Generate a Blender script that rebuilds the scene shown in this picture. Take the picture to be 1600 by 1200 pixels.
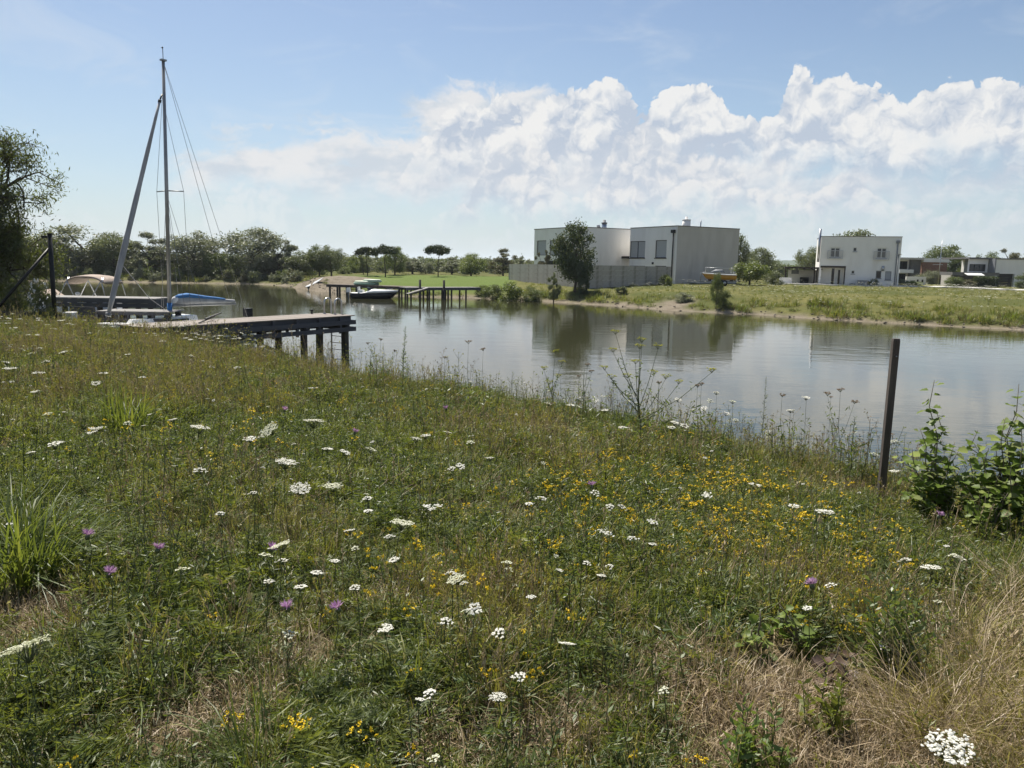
import bpy, math, random
import numpy as np
from mathutils import Vector, Matrix

R = math.radians
rng = np.random.default_rng(7)
random.seed(7)
for o in list(bpy.data.objects):
    bpy.data.objects.remove(o, do_unlink=True)
scene = bpy.context.scene
COL = scene.collection

# ------------------------------------------------------------------ camera
F_PX, EYE = 1209.0, 3.3                 # focal length in photo pixels, eye height above the water (m)
PITCH, ROLL = math.atan(187 / F_PX), R(1.0)
_f = np.array([0, math.cos(PITCH), -math.sin(PITCH)])
_u0 = np.array([0, math.sin(PITCH), math.cos(PITCH)])
_r0 = np.array([1.0, 0, 0])
_r = _r0 * math.cos(ROLL) + _u0 * math.sin(ROLL)
_u = -_r0 * math.sin(ROLL) + _u0 * math.cos(ROLL)
cam_d = bpy.data.cameras.new('camera')
cam = bpy.data.objects.new('camera', cam_d)
COL.objects.link(cam)
cam_d.sensor_width = 36
cam_d.lens = 36 * F_PX / 1600
cam_d.clip_start, cam_d.clip_end = 0.05, 30000
cam.matrix_world = Matrix(((_r[0], _u[0], -_f[0], 0), (_r[1], _u[1], -_f[1], 0), (_r[2], _u[2], -_f[2], EYE), (0, 0, 0, 1)))
scene.camera = cam


def ray(px, py):
    return _f + (px - 800) / F_PX * _r - (py - 600) / F_PX * _u


def at_z(px, py, z):
    d = ray(px, py)
    return np.array([0, 0, EYE]) + d * ((z - EYE) / d[2])


def at_y(px, py, y):
    d = ray(px, py)
    return np.array([0, 0, EYE]) + d * (y / d[1])


def azel(px, py):
    d = ray(px, py)
    d = d / np.linalg.norm(d)
    return math.degrees(math.atan2(d[0], d[1])), math.degrees(math.asin(d[2]))


# ------------------------------------------------------------------ sun, sky, exposure
SUN_AZ, SUN_EL = R(-25), R(57)
sdir = Vector((math.sin(SUN_AZ) * math.cos(SUN_EL), math.cos(SUN_AZ) * math.cos(SUN_EL), math.sin(SUN_EL)))
sl = bpy.data.lights.new('sun', 'SUN')
sl.energy, sl.angle, sl.color = 5.0, R(0.53), (1.0, 0.94, 0.84)
sun = bpy.data.objects.new('sun', sl)
COL.objects.link(sun)
sun.rotation_euler = sdir.to_track_quat('Z', 'Y').to_euler()
sun.location = (0, 0, 60)
vs = scene.view_settings
vs.view_transform, vs.look, vs.exposure, vs.gamma, vs.use_curve_mapping = 'Standard', 'None', 0.72, 1.0, False
try:
    scene.cycles.max_bounces = 8
    scene.cycles.transparent_max_bounces = 8
    scene.cycles.volume_bounces = 1
    scene.cycles.use_denoising = True
    scene.cycles.sample_clamp_indirect = 6
    scene.cycles.caustics_reflective = False
    scene.cycles.caustics_refractive = False
except Exception:
    pass

world = bpy.data.worlds.new('World')
scene.world = world
world.use_nodes = True


class V:
    """a socket with arithmetic, so that node formulas read like formulas"""
    def __init__(s, t, k):
        s.t, s.k = t, k

    def op(s, o, b=None, c=None, clamp=False):
        n = s.t.nodes.new('ShaderNodeMath')
        n.operation, n.use_clamp = o, clamp
        for i, v in enumerate((s, b, c)):
            if v is None:
                continue
            if isinstance(v, V):
                s.t.links.new(v.k, n.inputs[i])
            else:
                n.inputs[i].default_value = v
        return V(s.t, n.outputs[0])

    def __add__(s, b): return s.op('ADD', b)
    def __sub__(s, b): return s.op('SUBTRACT', b)
    def __mul__(s, b): return s.op('MULTIPLY', b)
    def __truediv__(s, b): return s.op('DIVIDE', b)
    def rs(s, b): return (s * -1.0) + b
    def clamp(s): return s.op('ADD', 0.0, clamp=True)

    def ss(s, a, b):
        n = s.t.nodes.new('ShaderNodeMapRange')
        n.interpolation_type = 'SMOOTHSTEP'
        s.t.links.new(s.k, n.inputs[0])
        n.inputs[1].default_value, n.inputs[2].default_value = a, b
        return V(s.t, n.outputs[0])


def mixc(t, f, a, b):
    n = t.nodes.new('ShaderNodeMix')
    n.data_type = 'RGBA'
    for sock, v in ((n.inputs[0], f), (n.inputs[6], a), (n.inputs[7], b)):
        if isinstance(v, V):
            t.links.new(v.k, sock)
        elif isinstance(v, (tuple, list)):
            sock.default_value = (*v[:3], 1)
        else:
            sock.default_value = v
    return V(t, n.outputs[2])


def build_world():
    t = world.node_tree
    t.nodes.clear()
    new = t.nodes.new
    out, bg = new('ShaderNodeOutputWorld'), new('ShaderNodeBackground')
    bg.inputs[1].default_value = 0.064
    t.links.new(bg.outputs[0], out.inputs[0])
    sky = new('ShaderNodeTexSky')
    sky.sky_type, sky.sun_disc = 'NISHITA', False
    sky.sun_elevation, sky.sun_rotation = SUN_EL, SUN_AZ
    sky.altitude, sky.air_density, sky.dust_density, sky.ozone_density = 100, 1.0, 0.9, 2.6
    skyc = V(t, sky.outputs[0])
    tc = new('ShaderNodeTexCoord')
    sep = new('ShaderNodeSeparateXYZ')
    t.links.new(tc.outputs['Generated'], sep.inputs[0])
    x, y, z = (V(t, sep.outputs[i]) for i in range(3))
    DEG = 180 / math.pi
    az = x.op('ARCTAN2', y) * DEG
    el = z.op('ARCSINE') * DEG

    def curve(pts):
        """elevation (degrees) of a cloud edge as a function of azimuth"""
        c = new('ShaderNodeFloatCurve')
        cm = c.mapping
        cv = cm.curves[0]
        ae = sorted(azel(*p) for p in pts)
        ae = [(-60, ae[0][1])] * (ae[0][0] > -60) + ae + [(60, ae[-1][1])] * (ae[-1][0] < 60)
        q = [((a + 60) / 120, min(max(e / 40, 0), 1)) for a, e in ae]
        while len(cv.points) < len(q):
            cv.points.new(0.5, 0.5)
        for p, (a, e) in zip(cv.points, q):
            p.location = (a, e)
            p.handle_type = 'AUTO'
        cm.update()
        t.links.new(((az + 60.0) / 120.0).k, c.inputs[1])
        return V(t, c.outputs[0]) * 40.0

    def vec(a, e, w):
        n = new('ShaderNodeCombineXYZ')
        t.links.new((a + w * 7.3).k, n.inputs[0])
        t.links.new((e + w * 3.1).k, n.inputs[1])
        return n.outputs[0]

    def noise(a, e, w, scale, detail=4, rough=0.55, dist=0.0):
        n = new('ShaderNodeTexNoise')
        n.noise_dimensions = '2D'
        n.inputs['Scale'].default_value, n.inputs['Detail'].default_value = scale, detail
        n.inputs['Roughness'].default_value, n.inputs['Distortion'].default_value = rough, dist
        t.links.new(vec(a, e, w), n.inputs['Vector'])
        return V(t, n.outputs[0])

    def billow(a, e, w, scale):
        """cauliflower heads: domes on domes, four sizes"""
        tot = None
        for k, (f, g) in enumerate(((1.0, 0.46), (2.15, 0.27), (4.6, 0.15), (9.7, 0.08), (20.0, 0.04))):
            n = new('ShaderNodeTexVoronoi')
            n.voronoi_dimensions, n.feature = '2D', 'F1'
            n.inputs['Scale'].default_value = scale * f
            t.links.new(vec(a, e, w + k * 1.7), n.inputs['Vector'])
            dd = V(t, n.outputs['Distance'])
            term = (dd * dd).rs(1.0) * g
            tot = term if tot is None else tot + term
        return tot

    w1 = noise(az, el, 3.1, 0.45, 4) - 0.5
    w2 = noise(az, el, 9.7, 0.45, 4) - 0.5
    wa, we = az + w1 * 2.0, el + w2 * 2.0

    def cumulus(col, top, seed, scale, amp, k, soft, lit, dark, contrast, base, fade, maxa):
        b0 = billow(wa, we * 1.1, seed, scale)
        b1 = billow(wa - 0.30, we * 1.1 + 0.55, seed, scale)
        big0 = noise(az, el, seed + 2, 0.2, 3)
        big1 = noise(az - 0.8, el + 1.4, seed + 2, 0.2, 3)
        d = (curve(top) - el) * k + (b0 - 0.70) * amp
        a = d.ss(0.0, soft) * (el - base + w1 * 5.0).ss(-fade, fade) * maxa
        L = ((b0 - b1) * contrast + (big0 - big1) * 3.0 + (b0 - 0.7) * 0.9 + (0.64 if maxa > 0.9 else 0.40) + (d.ss(0.2, 4.5) * -0.34)).clamp()
        c = mixc(t, L, dark, lit)
        return mixc(t, a, col, c)

    # whitish summer haze over the blue, thickening towards the horizon
    col = mixc(t, el.ss(20.0, -1.0) * 0.42, skyc, (4.73, 6.27, 7.48))
    cir = noise(az, el * 3.2, 5.0, 0.10, 5, 0.6, 0.6)
    col = mixc(t, cir.ss(0.48, 0.85) * el.ss(22.0, 13.0) * el.ss(0.0, 4.0) * 0.35, col, (7.04, 7.48, 7.92))
    # anvil veil on the left, drawn out and soft
    vs_ = noise(az + w1 * 5.0, el * 2.6 + w2 * 4.0, 1.5, 0.17, 6, 0.62, 0.4)
    vt = curve([(150, 400), (290, 260), (340, 218), (430, 214), (560, 224), (640, 198), (690, 150), (740, 128), (840, 140), (900, 190), (1200, 240), (1600, 300)])
    va = ((vt - el) * 0.55 + (vs_ - 0.36) * 4.2).ss(0.0, 1.2) * (el - 4.4 + w1 * 3.0).ss(-1.2, 2.0)
    vL = noise(az - 0.5, el * 2.2 + 0.8, 8.5, 0.25, 5, 0.6)
    col = mixc(t, va * 0.97, col, mixc(t, vL.ss(0.35, 0.62), (5.72, 6.27, 6.93), (7.59, 7.59, 7.65)))
    lit, dark = (8.25, 8.20, 8.09), (4.75, 5.40, 6.45)
    back = [(560, 320), (640, 260), (690, 190), (760, 165), (840, 165), (900, 140), (930, 128), (985, 152), (1010, 165), (1045, 142), (1085, 134), (1115, 150),
            (1150, 190), (1205, 185), (1222, 168), (1234, 126), (1250, 116), (1275, 128), (1310, 124), (1345, 148), (1385, 146), (1412, 178), (1440, 150),
            (1480, 132), (1560, 130), (1640, 140), (1800, 200), (2000, 300)]
    col = cumulus(col, back, 11.0, 0.38, 3.3, 1.0, 0.26, lit, dark, 2.7, 6.3, 2.6, 0.97)
    mid = [(500, 420), (700, 330), (745, 290), (775, 235), (815, 222), (860, 240), (885, 300), (930, 290), (965, 215), (1010, 195), (1060, 250), (1100, 245), (1150, 270),
           (1200, 300), (1290, 290), (1330, 270), (1370, 300), (1430, 330), (1600, 340)]
    col = cumulus(col, mid, 23.0, 0.45, 2.6, 0.9, 0.5, (8.03, 7.92, 7.81), (4.90, 5.50, 6.45), 2.7, 3.9, 2.0, 0.78)
    low = [(0, 345), (60, 330), (140, 345), (250, 380), (330, 320), (400, 290), (460, 310), (520, 350), (620, 345), (700, 360), (860, 360), (960, 345), (1100, 330),
           (1250, 320), (1340, 310), (1450, 330), (1600, 325)]
    col = cumulus(col, low, 37.0, 0.6, 3.0, 0.7, 0.9, (7.92, 7.87, 7.92), (5.61, 6.38, 7.04), 2.4, 1.5, 1.3, 0.42)
    col = mixc(t, el.ss(5.0, -0.5) * 0.4, col, (5.50, 6.49, 7.15))
    t.links.new(col.k, bg.inputs[0])

    world.cycles.sampling_method, world.cycles.sample_map_resolution = 'MANUAL', 512


build_world()

# ------------------------------------------------------------------ materials
def mat(name, c1, c2=None, scale=6.0, rough=0.8, bump=0.0, bscale=None, metal=0.0, spec=0.3, detail=5, stretch=None, extra=None, c3=None):
    """noise-mottled surface; extra = (colour, scale, low, high) adds a second blotch such as dirt or lichen"""
    m = bpy.data.materials.new(name)
    m.use_nodes = True
    t = m.node_tree
    b = t.nodes['Principled BSDF']
    b.inputs['Roughness'].default_value = rough
    b.inputs['Metallic'].default_value = metal
    b.inputs['Specular IOR Level'].default_value = spec
    tc = t.nodes.new('ShaderNodeTexCoord')
    src = tc.outputs['Object']
    if stretch:
        mp = t.nodes.new('ShaderNodeMapping')
        mp.inputs['Scale'].default_value = stretch
        t.links.new(src, mp.inputs[0])
        src = mp.outputs[0]

    def nz(sc, de=detail):
        n = t.nodes.new('ShaderNodeTexNoise')
        n.inputs['Scale'].default_value, n.inputs['Detail'].default_value = sc, de
        t.links.new(src, n.inputs['Vector'])
        return V(t, n.outputs[0])
    col = mixc(t, nz(scale).ss(0.3, 0.7), c1, c2 or c1)
    if c3:
        oi = t.nodes.new('ShaderNodeObjectInfo')
        col = mixc(t, V(t, oi.outputs['Random']) * 0.8, col, c3)
    if extra:
        col = mixc(t, nz(extra[1]).ss(extra[2], extra[3]), col, extra[0])
    t.links.new(col.k, b.inputs['Base Color'])
    if bump:
        bn = t.nodes.new('ShaderNodeBump')
        bn.inputs['Strength'].default_value, bn.inputs['Distance'].default_value = bump, 0.02
        t.links.new(nz(bscale or scale * 6).k, bn.inputs['Height'])
        t.links.new(bn.outputs[0], b.inputs['Normal'])
    return m


def leaf_mat(name, c1, c2, trans=0.45, rough=0.5, gloss=0.06, under=None, vary=True):
    """thin leaf: diffuse + translucent; tint varies from leaf to leaf (attribute) and plant to plant"""
    m = bpy.data.materials.new(name)
    m.use_nodes = True
    t = m.node_tree
    t.nodes.clear()
    new = t.nodes.new
    at = new('ShaderNodeAttribute')
    at.attribute_name = 'tint'
    oi = new('ShaderNodeObjectInfo')
    f = (V(t, at.outputs['Fac']) * 0.65 + V(t, oi.outputs['Random']) * 0.35) if vary else V(t, at.outputs['Fac'])
    col = mixc(t, f, c1, c2)
    if under:
        ge = new('ShaderNodeNewGeometry')
        top = col
        col = mixc(t, V(t, ge.outputs['Backfacing']), col, under)
    d, tr, mx = new('ShaderNodeBsdfDiffuse'), new('ShaderNodeBsdfTranslucent'), new('ShaderNodeMixShader')
    t.links.new(col.k, d.inputs[0])
    tcol = mixc(t, 0.35, col, (0.30, 0.34, 0.04))
    t.links.new(tcol.k, tr.inputs[0])
    mx.inputs[0].default_value = trans
    t.links.new(d.outputs[0], mx.inputs[1])
    t.links.new(tr.outputs[0], mx.inputs[2])
    g, m2 = new('ShaderNodeBsdfGlossy'), new('ShaderNodeMixShader')
    g.inputs['Roughness'].default_value = rough
    m2.inputs[0].default_value = gloss
    t.links.new(mx.outputs[0], m2.inputs[1])
    t.links.new(g.outputs[0], m2.inputs[2])
    out = new('ShaderNodeOutputMaterial')
    t.links.new(m2.outputs[0], out.inputs[0])
    return m


# ------------------------------------------------------------------ mesh helpers
def nrm(v):
    v = np.asarray(v, float)
    return v / max(np.linalg.norm(v), 1e-9)


class MB:
    """collects shapes and links them as ONE mesh object"""
    def __init__(s):
        s.v, s.f, s.m, s.sm = [], [], [], []

    def add(s, vs, fs, mi=0, smooth=False):
        o = len(s.v)
        s.v += [tuple(float(c) for c in v) for v in vs]
        for f in fs:
            s.f.append(tuple(i + o for i in f))
            s.m.append(mi)
            s.sm.append(smooth)
        return s

    def box(s, x0, x1, y0, y1, z0, z1, mi=0):
        v = [(x0, y0, z0), (x1, y0, z0), (x1, y1, z0), (x0, y1, z0), (x0, y0, z1), (x1, y0, z1), (x1, y1, z1), (x0, y1, z1)]
        return s.add(v, [(0, 3, 2, 1), (4, 5, 6, 7), (0, 1, 5, 4), (1, 2, 6, 5), (2, 3, 7, 6), (3, 0, 4, 7)], mi)

    def bar(s, p, q, w, h, mi=0, up=(0, 0, 1), taper=1.0):
        p, q = np.array(p, float), np.array(q, float)
        d = nrm(q - p)
        a = np.cross(d, up)
        if np.linalg.norm(a) < 1e-4:
            a = np.cross(d, (1, 0, 0))
        a = nrm(a)
        b = np.cross(a, d)
        v = []
        for c, k in ((p, 1.0), (q, taper)):
            for sx, sy in ((-1, -1), (1, -1), (1, 1), (-1, 1)):
                v.append(c + a * sx * w / 2 * k + b * sy * h / 2 * k)
        return s.add(v, [(3, 2, 1, 0), (4, 5, 6, 7), (0, 1, 5, 4), (1, 2, 6, 5), (2, 3, 7, 6), (3, 0, 4, 7)], mi)

    def tube(s, pts, rad, n=8, mi=0, cap=True):
        pts = [np.array(p, float) for p in pts]
        rad = [rad] * len(pts) if np.isscalar(rad) else rad
        vs, fs = [], []
        a = None
        for i, p in enumerate(pts):
            d = nrm((pts[i + 1] if i + 1 < len(pts) else p) - (pts[i - 1] if i else p))
            if a is None:
                a = np.cross(d, (0, 0, 1)) if abs(d[2]) < 0.95 else np.cross(d, (1, 0, 0))
            a = nrm(a - d * (a @ d))
            b = np.cross(d, a)
            for k in range(n):
                th = 2 * math.pi * k / n
                vs.append(p + (a * math.cos(th) + b * math.sin(th)) * rad[i])
        for i in range(len(pts) - 1):
            for k in range(n):
                fs.append((i * n + k, i * n + (k + 1) % n, (i + 1) * n + (k + 1) % n, (i + 1) * n + k))
        if cap:
            fs += [tuple(range(n))[::-1], tuple((len(pts) - 1) * n + k for k in range(n))]
        return s.add(vs, fs, mi, True)

    def loft(s, rings, mi=0, cap=True, smooth=True):
        """rings: equal-length closed loops"""
        n = len(rings[0])
        vs = [p for r_ in rings for p in r_]
        fs = [(i * n + k, i * n + (k + 1) % n, (i + 1) * n + (k + 1) % n, (i + 1) * n + k) for i in range(len(rings) - 1) for k in range(n)]
        if cap:
            fs += [tuple(range(n))[::-1], tuple((len(rings) - 1) * n + k for k in range(n))]
        return s.add(vs, fs, mi, smooth)

    def ball(s, c, r, n=10, m=6, mi=0):
        rings = []
        r = (r, r, r) if np.isscalar(r) else r
        for i in range(m + 1):
            ph = -math.pi / 2 + math.pi * (i + 0.02) / (m + 0.04)
            rings.append([(c[0] + r[0] * math.cos(ph) * math.cos(2 * math.pi * k / n), c[1] + r[1] * math.cos(ph) * math.sin(2 * math.pi * k / n), c[2] + r[2] * math.sin(ph)) for k in range(n)])
        return s.loft(rings, mi)

    def mesh(s, name, mats):
        me = bpy.data.meshes.new(name)
        me.from_pydata(s.v, [], s.f)
        for m_ in (mats if isinstance(mats, (list, tuple)) else [mats]):
            me.materials.append(m_)
        me.polygons.foreach_set('material_index', s.m)
        me.polygons.foreach_set('use_smooth', s.sm)
        me.update()
        return me

    def build(s, name, mats, parent=None, loc=None, rz=0.0):
        return link(name, s.mesh(name, mats), parent, loc, rz)


def link(name, me, parent=None, loc=None, rz=0.0):
    o = bpy.data.objects.new(name, me)
    COL.objects.link(o)
    if parent is not None:
        o.parent = parent
    if loc is not None:
        o.location = loc
    o.rotation_euler = (0, 0, rz)
    return o


def tag(o, label, cat, group=None, kind=None):
    o['label'], o['category'] = label, cat
    if group:
        o['group'] = group
    if kind:
        o['kind'] = kind
    return o


def thing(name, label, cat, loc=(0, 0, 0), rz=0.0, group=None, scale=None):
    o = bpy.data.objects.new(name, None)
    o.empty_display_size = 0.2
    COL.objects.link(o)
    o.location, o.rotation_euler = loc, (0, 0, rz)
    if scale is not None:
        o.scale = scale
    return tag(o, label, cat, group)


def arr_mesh(name, verts, quads=None, tris=None, mats=(), tint=None, mi=None, smooth=False):
    """mesh from arrays; tint = per-face value stored on the faces"""
    me = bpy.data.meshes.new(name)
    verts = np.asarray(verts, np.float32).reshape(-1, 3)
    q = np.zeros((0, 4), np.int32) if quads is None else np.asarray(quads, np.int32).reshape(-1, 4)
    tr = np.zeros((0, 3), np.int32) if tris is None else np.asarray(tris, np.int32).reshape(-1, 3)
    me.vertices.add(len(verts))
    me.vertices.foreach_set('co', verts.ravel())
    lv = np.concatenate([q.ravel(), tr.ravel()])
    me.loops.add(len(lv))
    me.loops.foreach_set('vertex_index', lv)
    nf = len(q) + len(tr)
    me.polygons.add(nf)
    st = np.concatenate([np.arange(len(q)) * 4, len(q) * 4 + np.arange(len(tr)) * 3]).astype(np.int32)
    me.polygons.foreach_set('loop_start', st)
    for m_ in mats:
        me.materials.append(m_)
    if mi is not None:
        me.polygons.foreach_set('material_index', np.asarray(mi, np.int32))
    if smooth:
        me.polygons.foreach_set('use_smooth', np.ones(nf, bool))
    me.update(calc_edges=True)
    if tint is not None:
        a = me.attributes.new('tint', 'FLOAT', 'FACE')
        a.data.foreach_set('value', np.asarray(tint, np.float32))
    return me


def vnoise(x, y, scale, seed=0):
    """smooth value noise in 0..1, vectorised"""
    x, y = np.asarray(x, float) * scale, np.asarray(y, float) * scale
    xi, yi = np.floor(x).astype(np.int64), np.floor(y).astype(np.int64)
    fx, fy = x - xi, y - yi
    fx, fy = fx * fx * (3 - 2 * fx), fy * fy * (3 - 2 * fy)

    def h(a, b):
        v = (a * 374761393 + b * 668265263 + seed * 974634777) & 0x7fffffff
        v = ((v ^ (v >> 13)) * 1274126177) & 0x7fffffff
        return ((v ^ (v >> 16)) & 0xffff) / 65535.0
    return (h(xi, yi) * (1 - fx) + h(xi + 1, yi) * fx) * (1 - fy) + (h(xi, yi + 1) * (1 - fx) + h(xi + 1, yi + 1) * fx) * fy


def fbm(x, y, scale, seed=0, n=4):
    t, a, s = 0, 0.5, 0
    for k in range(n):
        t = t + a * vnoise(x, y, scale * 2 ** k, seed + k)
        s += a
        a *= 0.5
    return t / s


def sstep(a, b, x):
    t = np.clip((np.asarray(x, float) - a) / (b - a), 0, 1)
    return t * t * (3 - 2 * t)


# ------------------------------------------------------------------ terrain and water
NEAR = [(-110, 58), (-60, 47), (-35, 37), (-22, 31.5), (-14.5, 27), (-8.6, 22.6), (-4.6, 18.6), (-1.6, 15.9), (0.5, 14.1), (2.9, 11.9), (4.5, 10.0), (5.9, 8.3), (8.5, 6.6), (14, 4.5), (30, 0), (60, -3), (95, -4)]
FAR = [(95, 35), (60, 38), (45, 40), (37, 42.5), (29.9, 45.4), (27.2, 47.1), (22.8, 50.3), (18.2, 55.4), (12.2, 59.9), (9.3, 64), (5.5, 68.4), (0, 72), (-3.8, 75), (-9, 76), (-16, 79.5),
       (-21.4, 86), (-26, 95), (-29.3, 101.3), (-35, 107), (-52, 105.6), (-69, 104.3), (-110, 100)]
POLY = np.array(NEAR + FAR, float)


def seg_dist(px, py, pts, closed=False):
    pts = np.asarray(pts, float)
    d = np.full(np.shape(px), 1e9)
    n = len(pts)
    for i in range(n if closed else n - 1):
        a, b = pts[i], pts[(i + 1) % n]
        ab = b - a
        tt = np.clip(((px - a[0]) * ab[0] + (py - a[1]) * ab[1]) / (ab @ ab), 0, 1)
        d = np.minimum(d, np.hypot(px - a[0] - tt * ab[0], py - a[1] - tt * ab[1]))
    return d


def inside(px, py):
    c = np.zeros(np.shape(px), bool)
    n = len(POLY)
    for i in range(n):
        x0, y0 = POLY[i]
        x1, y1 = POLY[(i + 1) % n]
        hit = ((y0 > py) != (y1 > py)) & (px < (x1 - x0) * (py - y0) / ((y1 - y0) if y1 != y0 else 1e-9) + x0)
        c ^= hit
    return c


def terrain(px, py):
    """height, distance to the shore (negative in the water), 1 on the photographer's bank"""
    px, py = np.asarray(px, float), np.asarray(py, float)
    wob = (fbm(px, py, 0.35, 5, 3) - 0.5) * 1.5 * sstep(20, 60, np.hypot(px, py)) + (fbm(px, py, 0.9, 15, 3) - 0.5) * 0.9
    dn, df = seg_dist(px, py, NEAR), seg_dist(px, py, FAR)
    ins = inside(px, py)
    d = np.minimum(dn, df)
    sd = np.where(ins, -d, d) + wob * 0.6
    near = dn < df
    hn = 1.18 * sstep(0, 2.1, sd) + 0.44 * sstep(1.5, 9.0, sd)
    hf = 0.34 * sstep(0, 1.2, sd) + 0.74 * sstep(0.8, 7.0, sd) + 0.34 * sstep(6, 30, sd)
    h = np.where(near, hn, hf)
    h = np.where(sd < 0, -0.75 * sstep(0, 5, -sd), h)
    r = np.hypot(px, py)
    h = h + np.where(sd > 0.3, (fbm(px, py, 0.8, 3, 3) - 0.5) * np.where(near, 0.16, 0.22) * sstep(0.3, 2.5, sd), 0)
    # heaped gravel by the far jetty
    hx, hy = -22.5, 92.0
    q = np.hypot((px - hx) / 7.5, (py - hy) / 9.0)
    h = h + 1.0 * (1 - sstep(0.1, 1.0, q)) * (sd > -0.4)
    # worn earth slip on the far bank
    return h, sd, near


def ground(x, y):
    return float(terrain(np.array([x]), np.array([y]))[0][0])


def at_ground(px, py, h=0.0):
    """the point where the sight line through a photo pixel comes down to h above the land"""
    d = ray(px, py)
    ts = np.concatenate([np.linspace(1.2, 40, 1500), np.linspace(40, 220, 900)])
    P = np.array([0, 0, EYE])[None] + d[None] * ts[:, None]
    g = np.maximum(terrain(P[:, 0], P[:, 1])[0], 0) + h
    k = np.argmax(P[:, 2] <= g)
    return P[k]


th = np.concatenate([np.radians(np.linspace(-50, 50, 520)), np.radians(np.linspace(50, 310, 90)[1:-1])])
rr = [0.0]
r_ = 0.6
while r_ < 9000:
    rr.append(r_)
    r_ *= 1.014 if r_ < 140 else 1.07
rr = np.array(rr)
TH, RR = np.meshgrid(th, rr)
GX, GY = RR * np.sin(TH), RR * np.cos(TH)
GH, GS, GN = terrain(GX, GY)
nt = len(th)
ii, kk = np.meshgrid(np.arange(len(rr) - 1), np.arange(nt), indexing='ij')
quads = np.stack([ii * nt + kk, ii * nt + (kk + 1) % nt, (ii + 1) * nt + (kk + 1) % nt, (ii + 1) * nt + kk], -1).reshape(-1, 4)
gme = arr_mesh('ground', np.stack([GX, GY, GH], -1), quads=quads, smooth=True)


def ground_masks():
    gx, gy, s, near = GX.ravel(), GY.ravel(), GS.ravel(), GN.ravel()
    w = fbm(gx, gy, 0.5, 31, 3)
    sand = (1 - sstep(0.35, 0.95, s + (w - 0.5) * 1.4)) * (~near)
    slip = at_z(1045, 474, 0.5)
    q = np.hypot((gx - slip[0] - 0.3 * (gy - slip[1])) / 2.3, (gy - slip[1]) / 4.2)
    sand = np.maximum(sand, 1 - sstep(0.5, 1.15, q + (w - 0.5) * 1.1))
    q = np.hypot((gx + 23.5) / 8.2, (gy - 91.5) / 10.5)
    sand = np.maximum(sand, 1 - sstep(0.8, 1.05, q + (w - 0.5) * 0.2))
    mown = sstep(74, 80, gy) * (1 - sstep(1, 3, gx + 2)) * sstep(-30, -18, gx) * (1 - sstep(116, 126, gy)) * (~near)
    for nme, val in (('sand', sand), ('mown', mown), ('meadow', near.astype(float) * (GS.ravel() > -1))):
        a = gme.attributes.new(nme, 'FLOAT', 'POINT')
        a.data.foreach_set('value', val.astype(np.float32))


ground_masks()


def ground_mat():
    m = bpy.data.materials.new('ground')
    m.use_nodes = True
    t = m.node_tree
    b = t.nodes['Principled BSDF']
    b.inputs['Roughness'].default_value = 0.95
    b.inputs['Specular IOR Level'].default_value = 0.1
    tc = t.nodes.new('ShaderNodeTexCoord')

    def at(n):
        a = t.nodes.new('ShaderNodeAttribute')
        a.attribute_name = n
        return V(t, a.outputs['Fac'])

    def nz(s, d=6):
        n = t.nodes.new('ShaderNodeTexNoise')
        n.inputs['Scale'].default_value, n.inputs['Detail'].default_value = s, d
        t.links.new(tc.outputs['Object'], n.inputs['Vector'])
        return V(t, n.outputs[0])
    n1, n2, n3 = nz(0.12), nz(1.3), nz(14)
    lawn = mixc(t, n1.ss(0.35, 0.65), (0.082, 0.090, 0.024), (0.145, 0.135, 0.045))
    lawn = mixc(t, n2.ss(0.4, 0.75) * 0.6, lawn, (0.060, 0.078, 0.022))
    lawn = mixc(t, at('mown'), lawn, mixc(t, n2, (0.085, 0.130, 0.026), (0.115, 0.150, 0.035)))
    soil = mixc(t, n3.ss(0.35, 0.65), (0.085, 0.066, 0.038), (0.16, 0.122, 0.072))
    soil = mixc(t, n2.ss(0.4, 0.7), soil, (0.050, 0.052, 0.020))
    sand = mixc(t, n3.ss(0.3, 0.7), (0.165, 0.138, 0.100), (0.245, 0.210, 0.162))
    sand = mixc(t, n2.ss(0.45, 0.7) * 0.6, sand, (0.12, 0.098, 0.068))
    col = mixc(t, at('meadow'), lawn, soil)
    col = mixc(t, at('sand'), col, sand)
    t.links.new(col.k, b.inputs['Base Color'])
    bn = t.nodes.new('ShaderNodeBump')
    bn.inputs['Strength'].default_value, bn.inputs['Distance'].default_value = 0.6, 0.15
    t.links.new((n3 + n2).k, bn.inputs['Height'])
    t.links.new(bn.outputs[0], b.inputs['Normal'])
    return m


gme.materials.append(ground_mat())
tag(link('ground', gme), 'grassy ground with a low sandy shore around the lake', 'ground', kind='structure')


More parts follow.
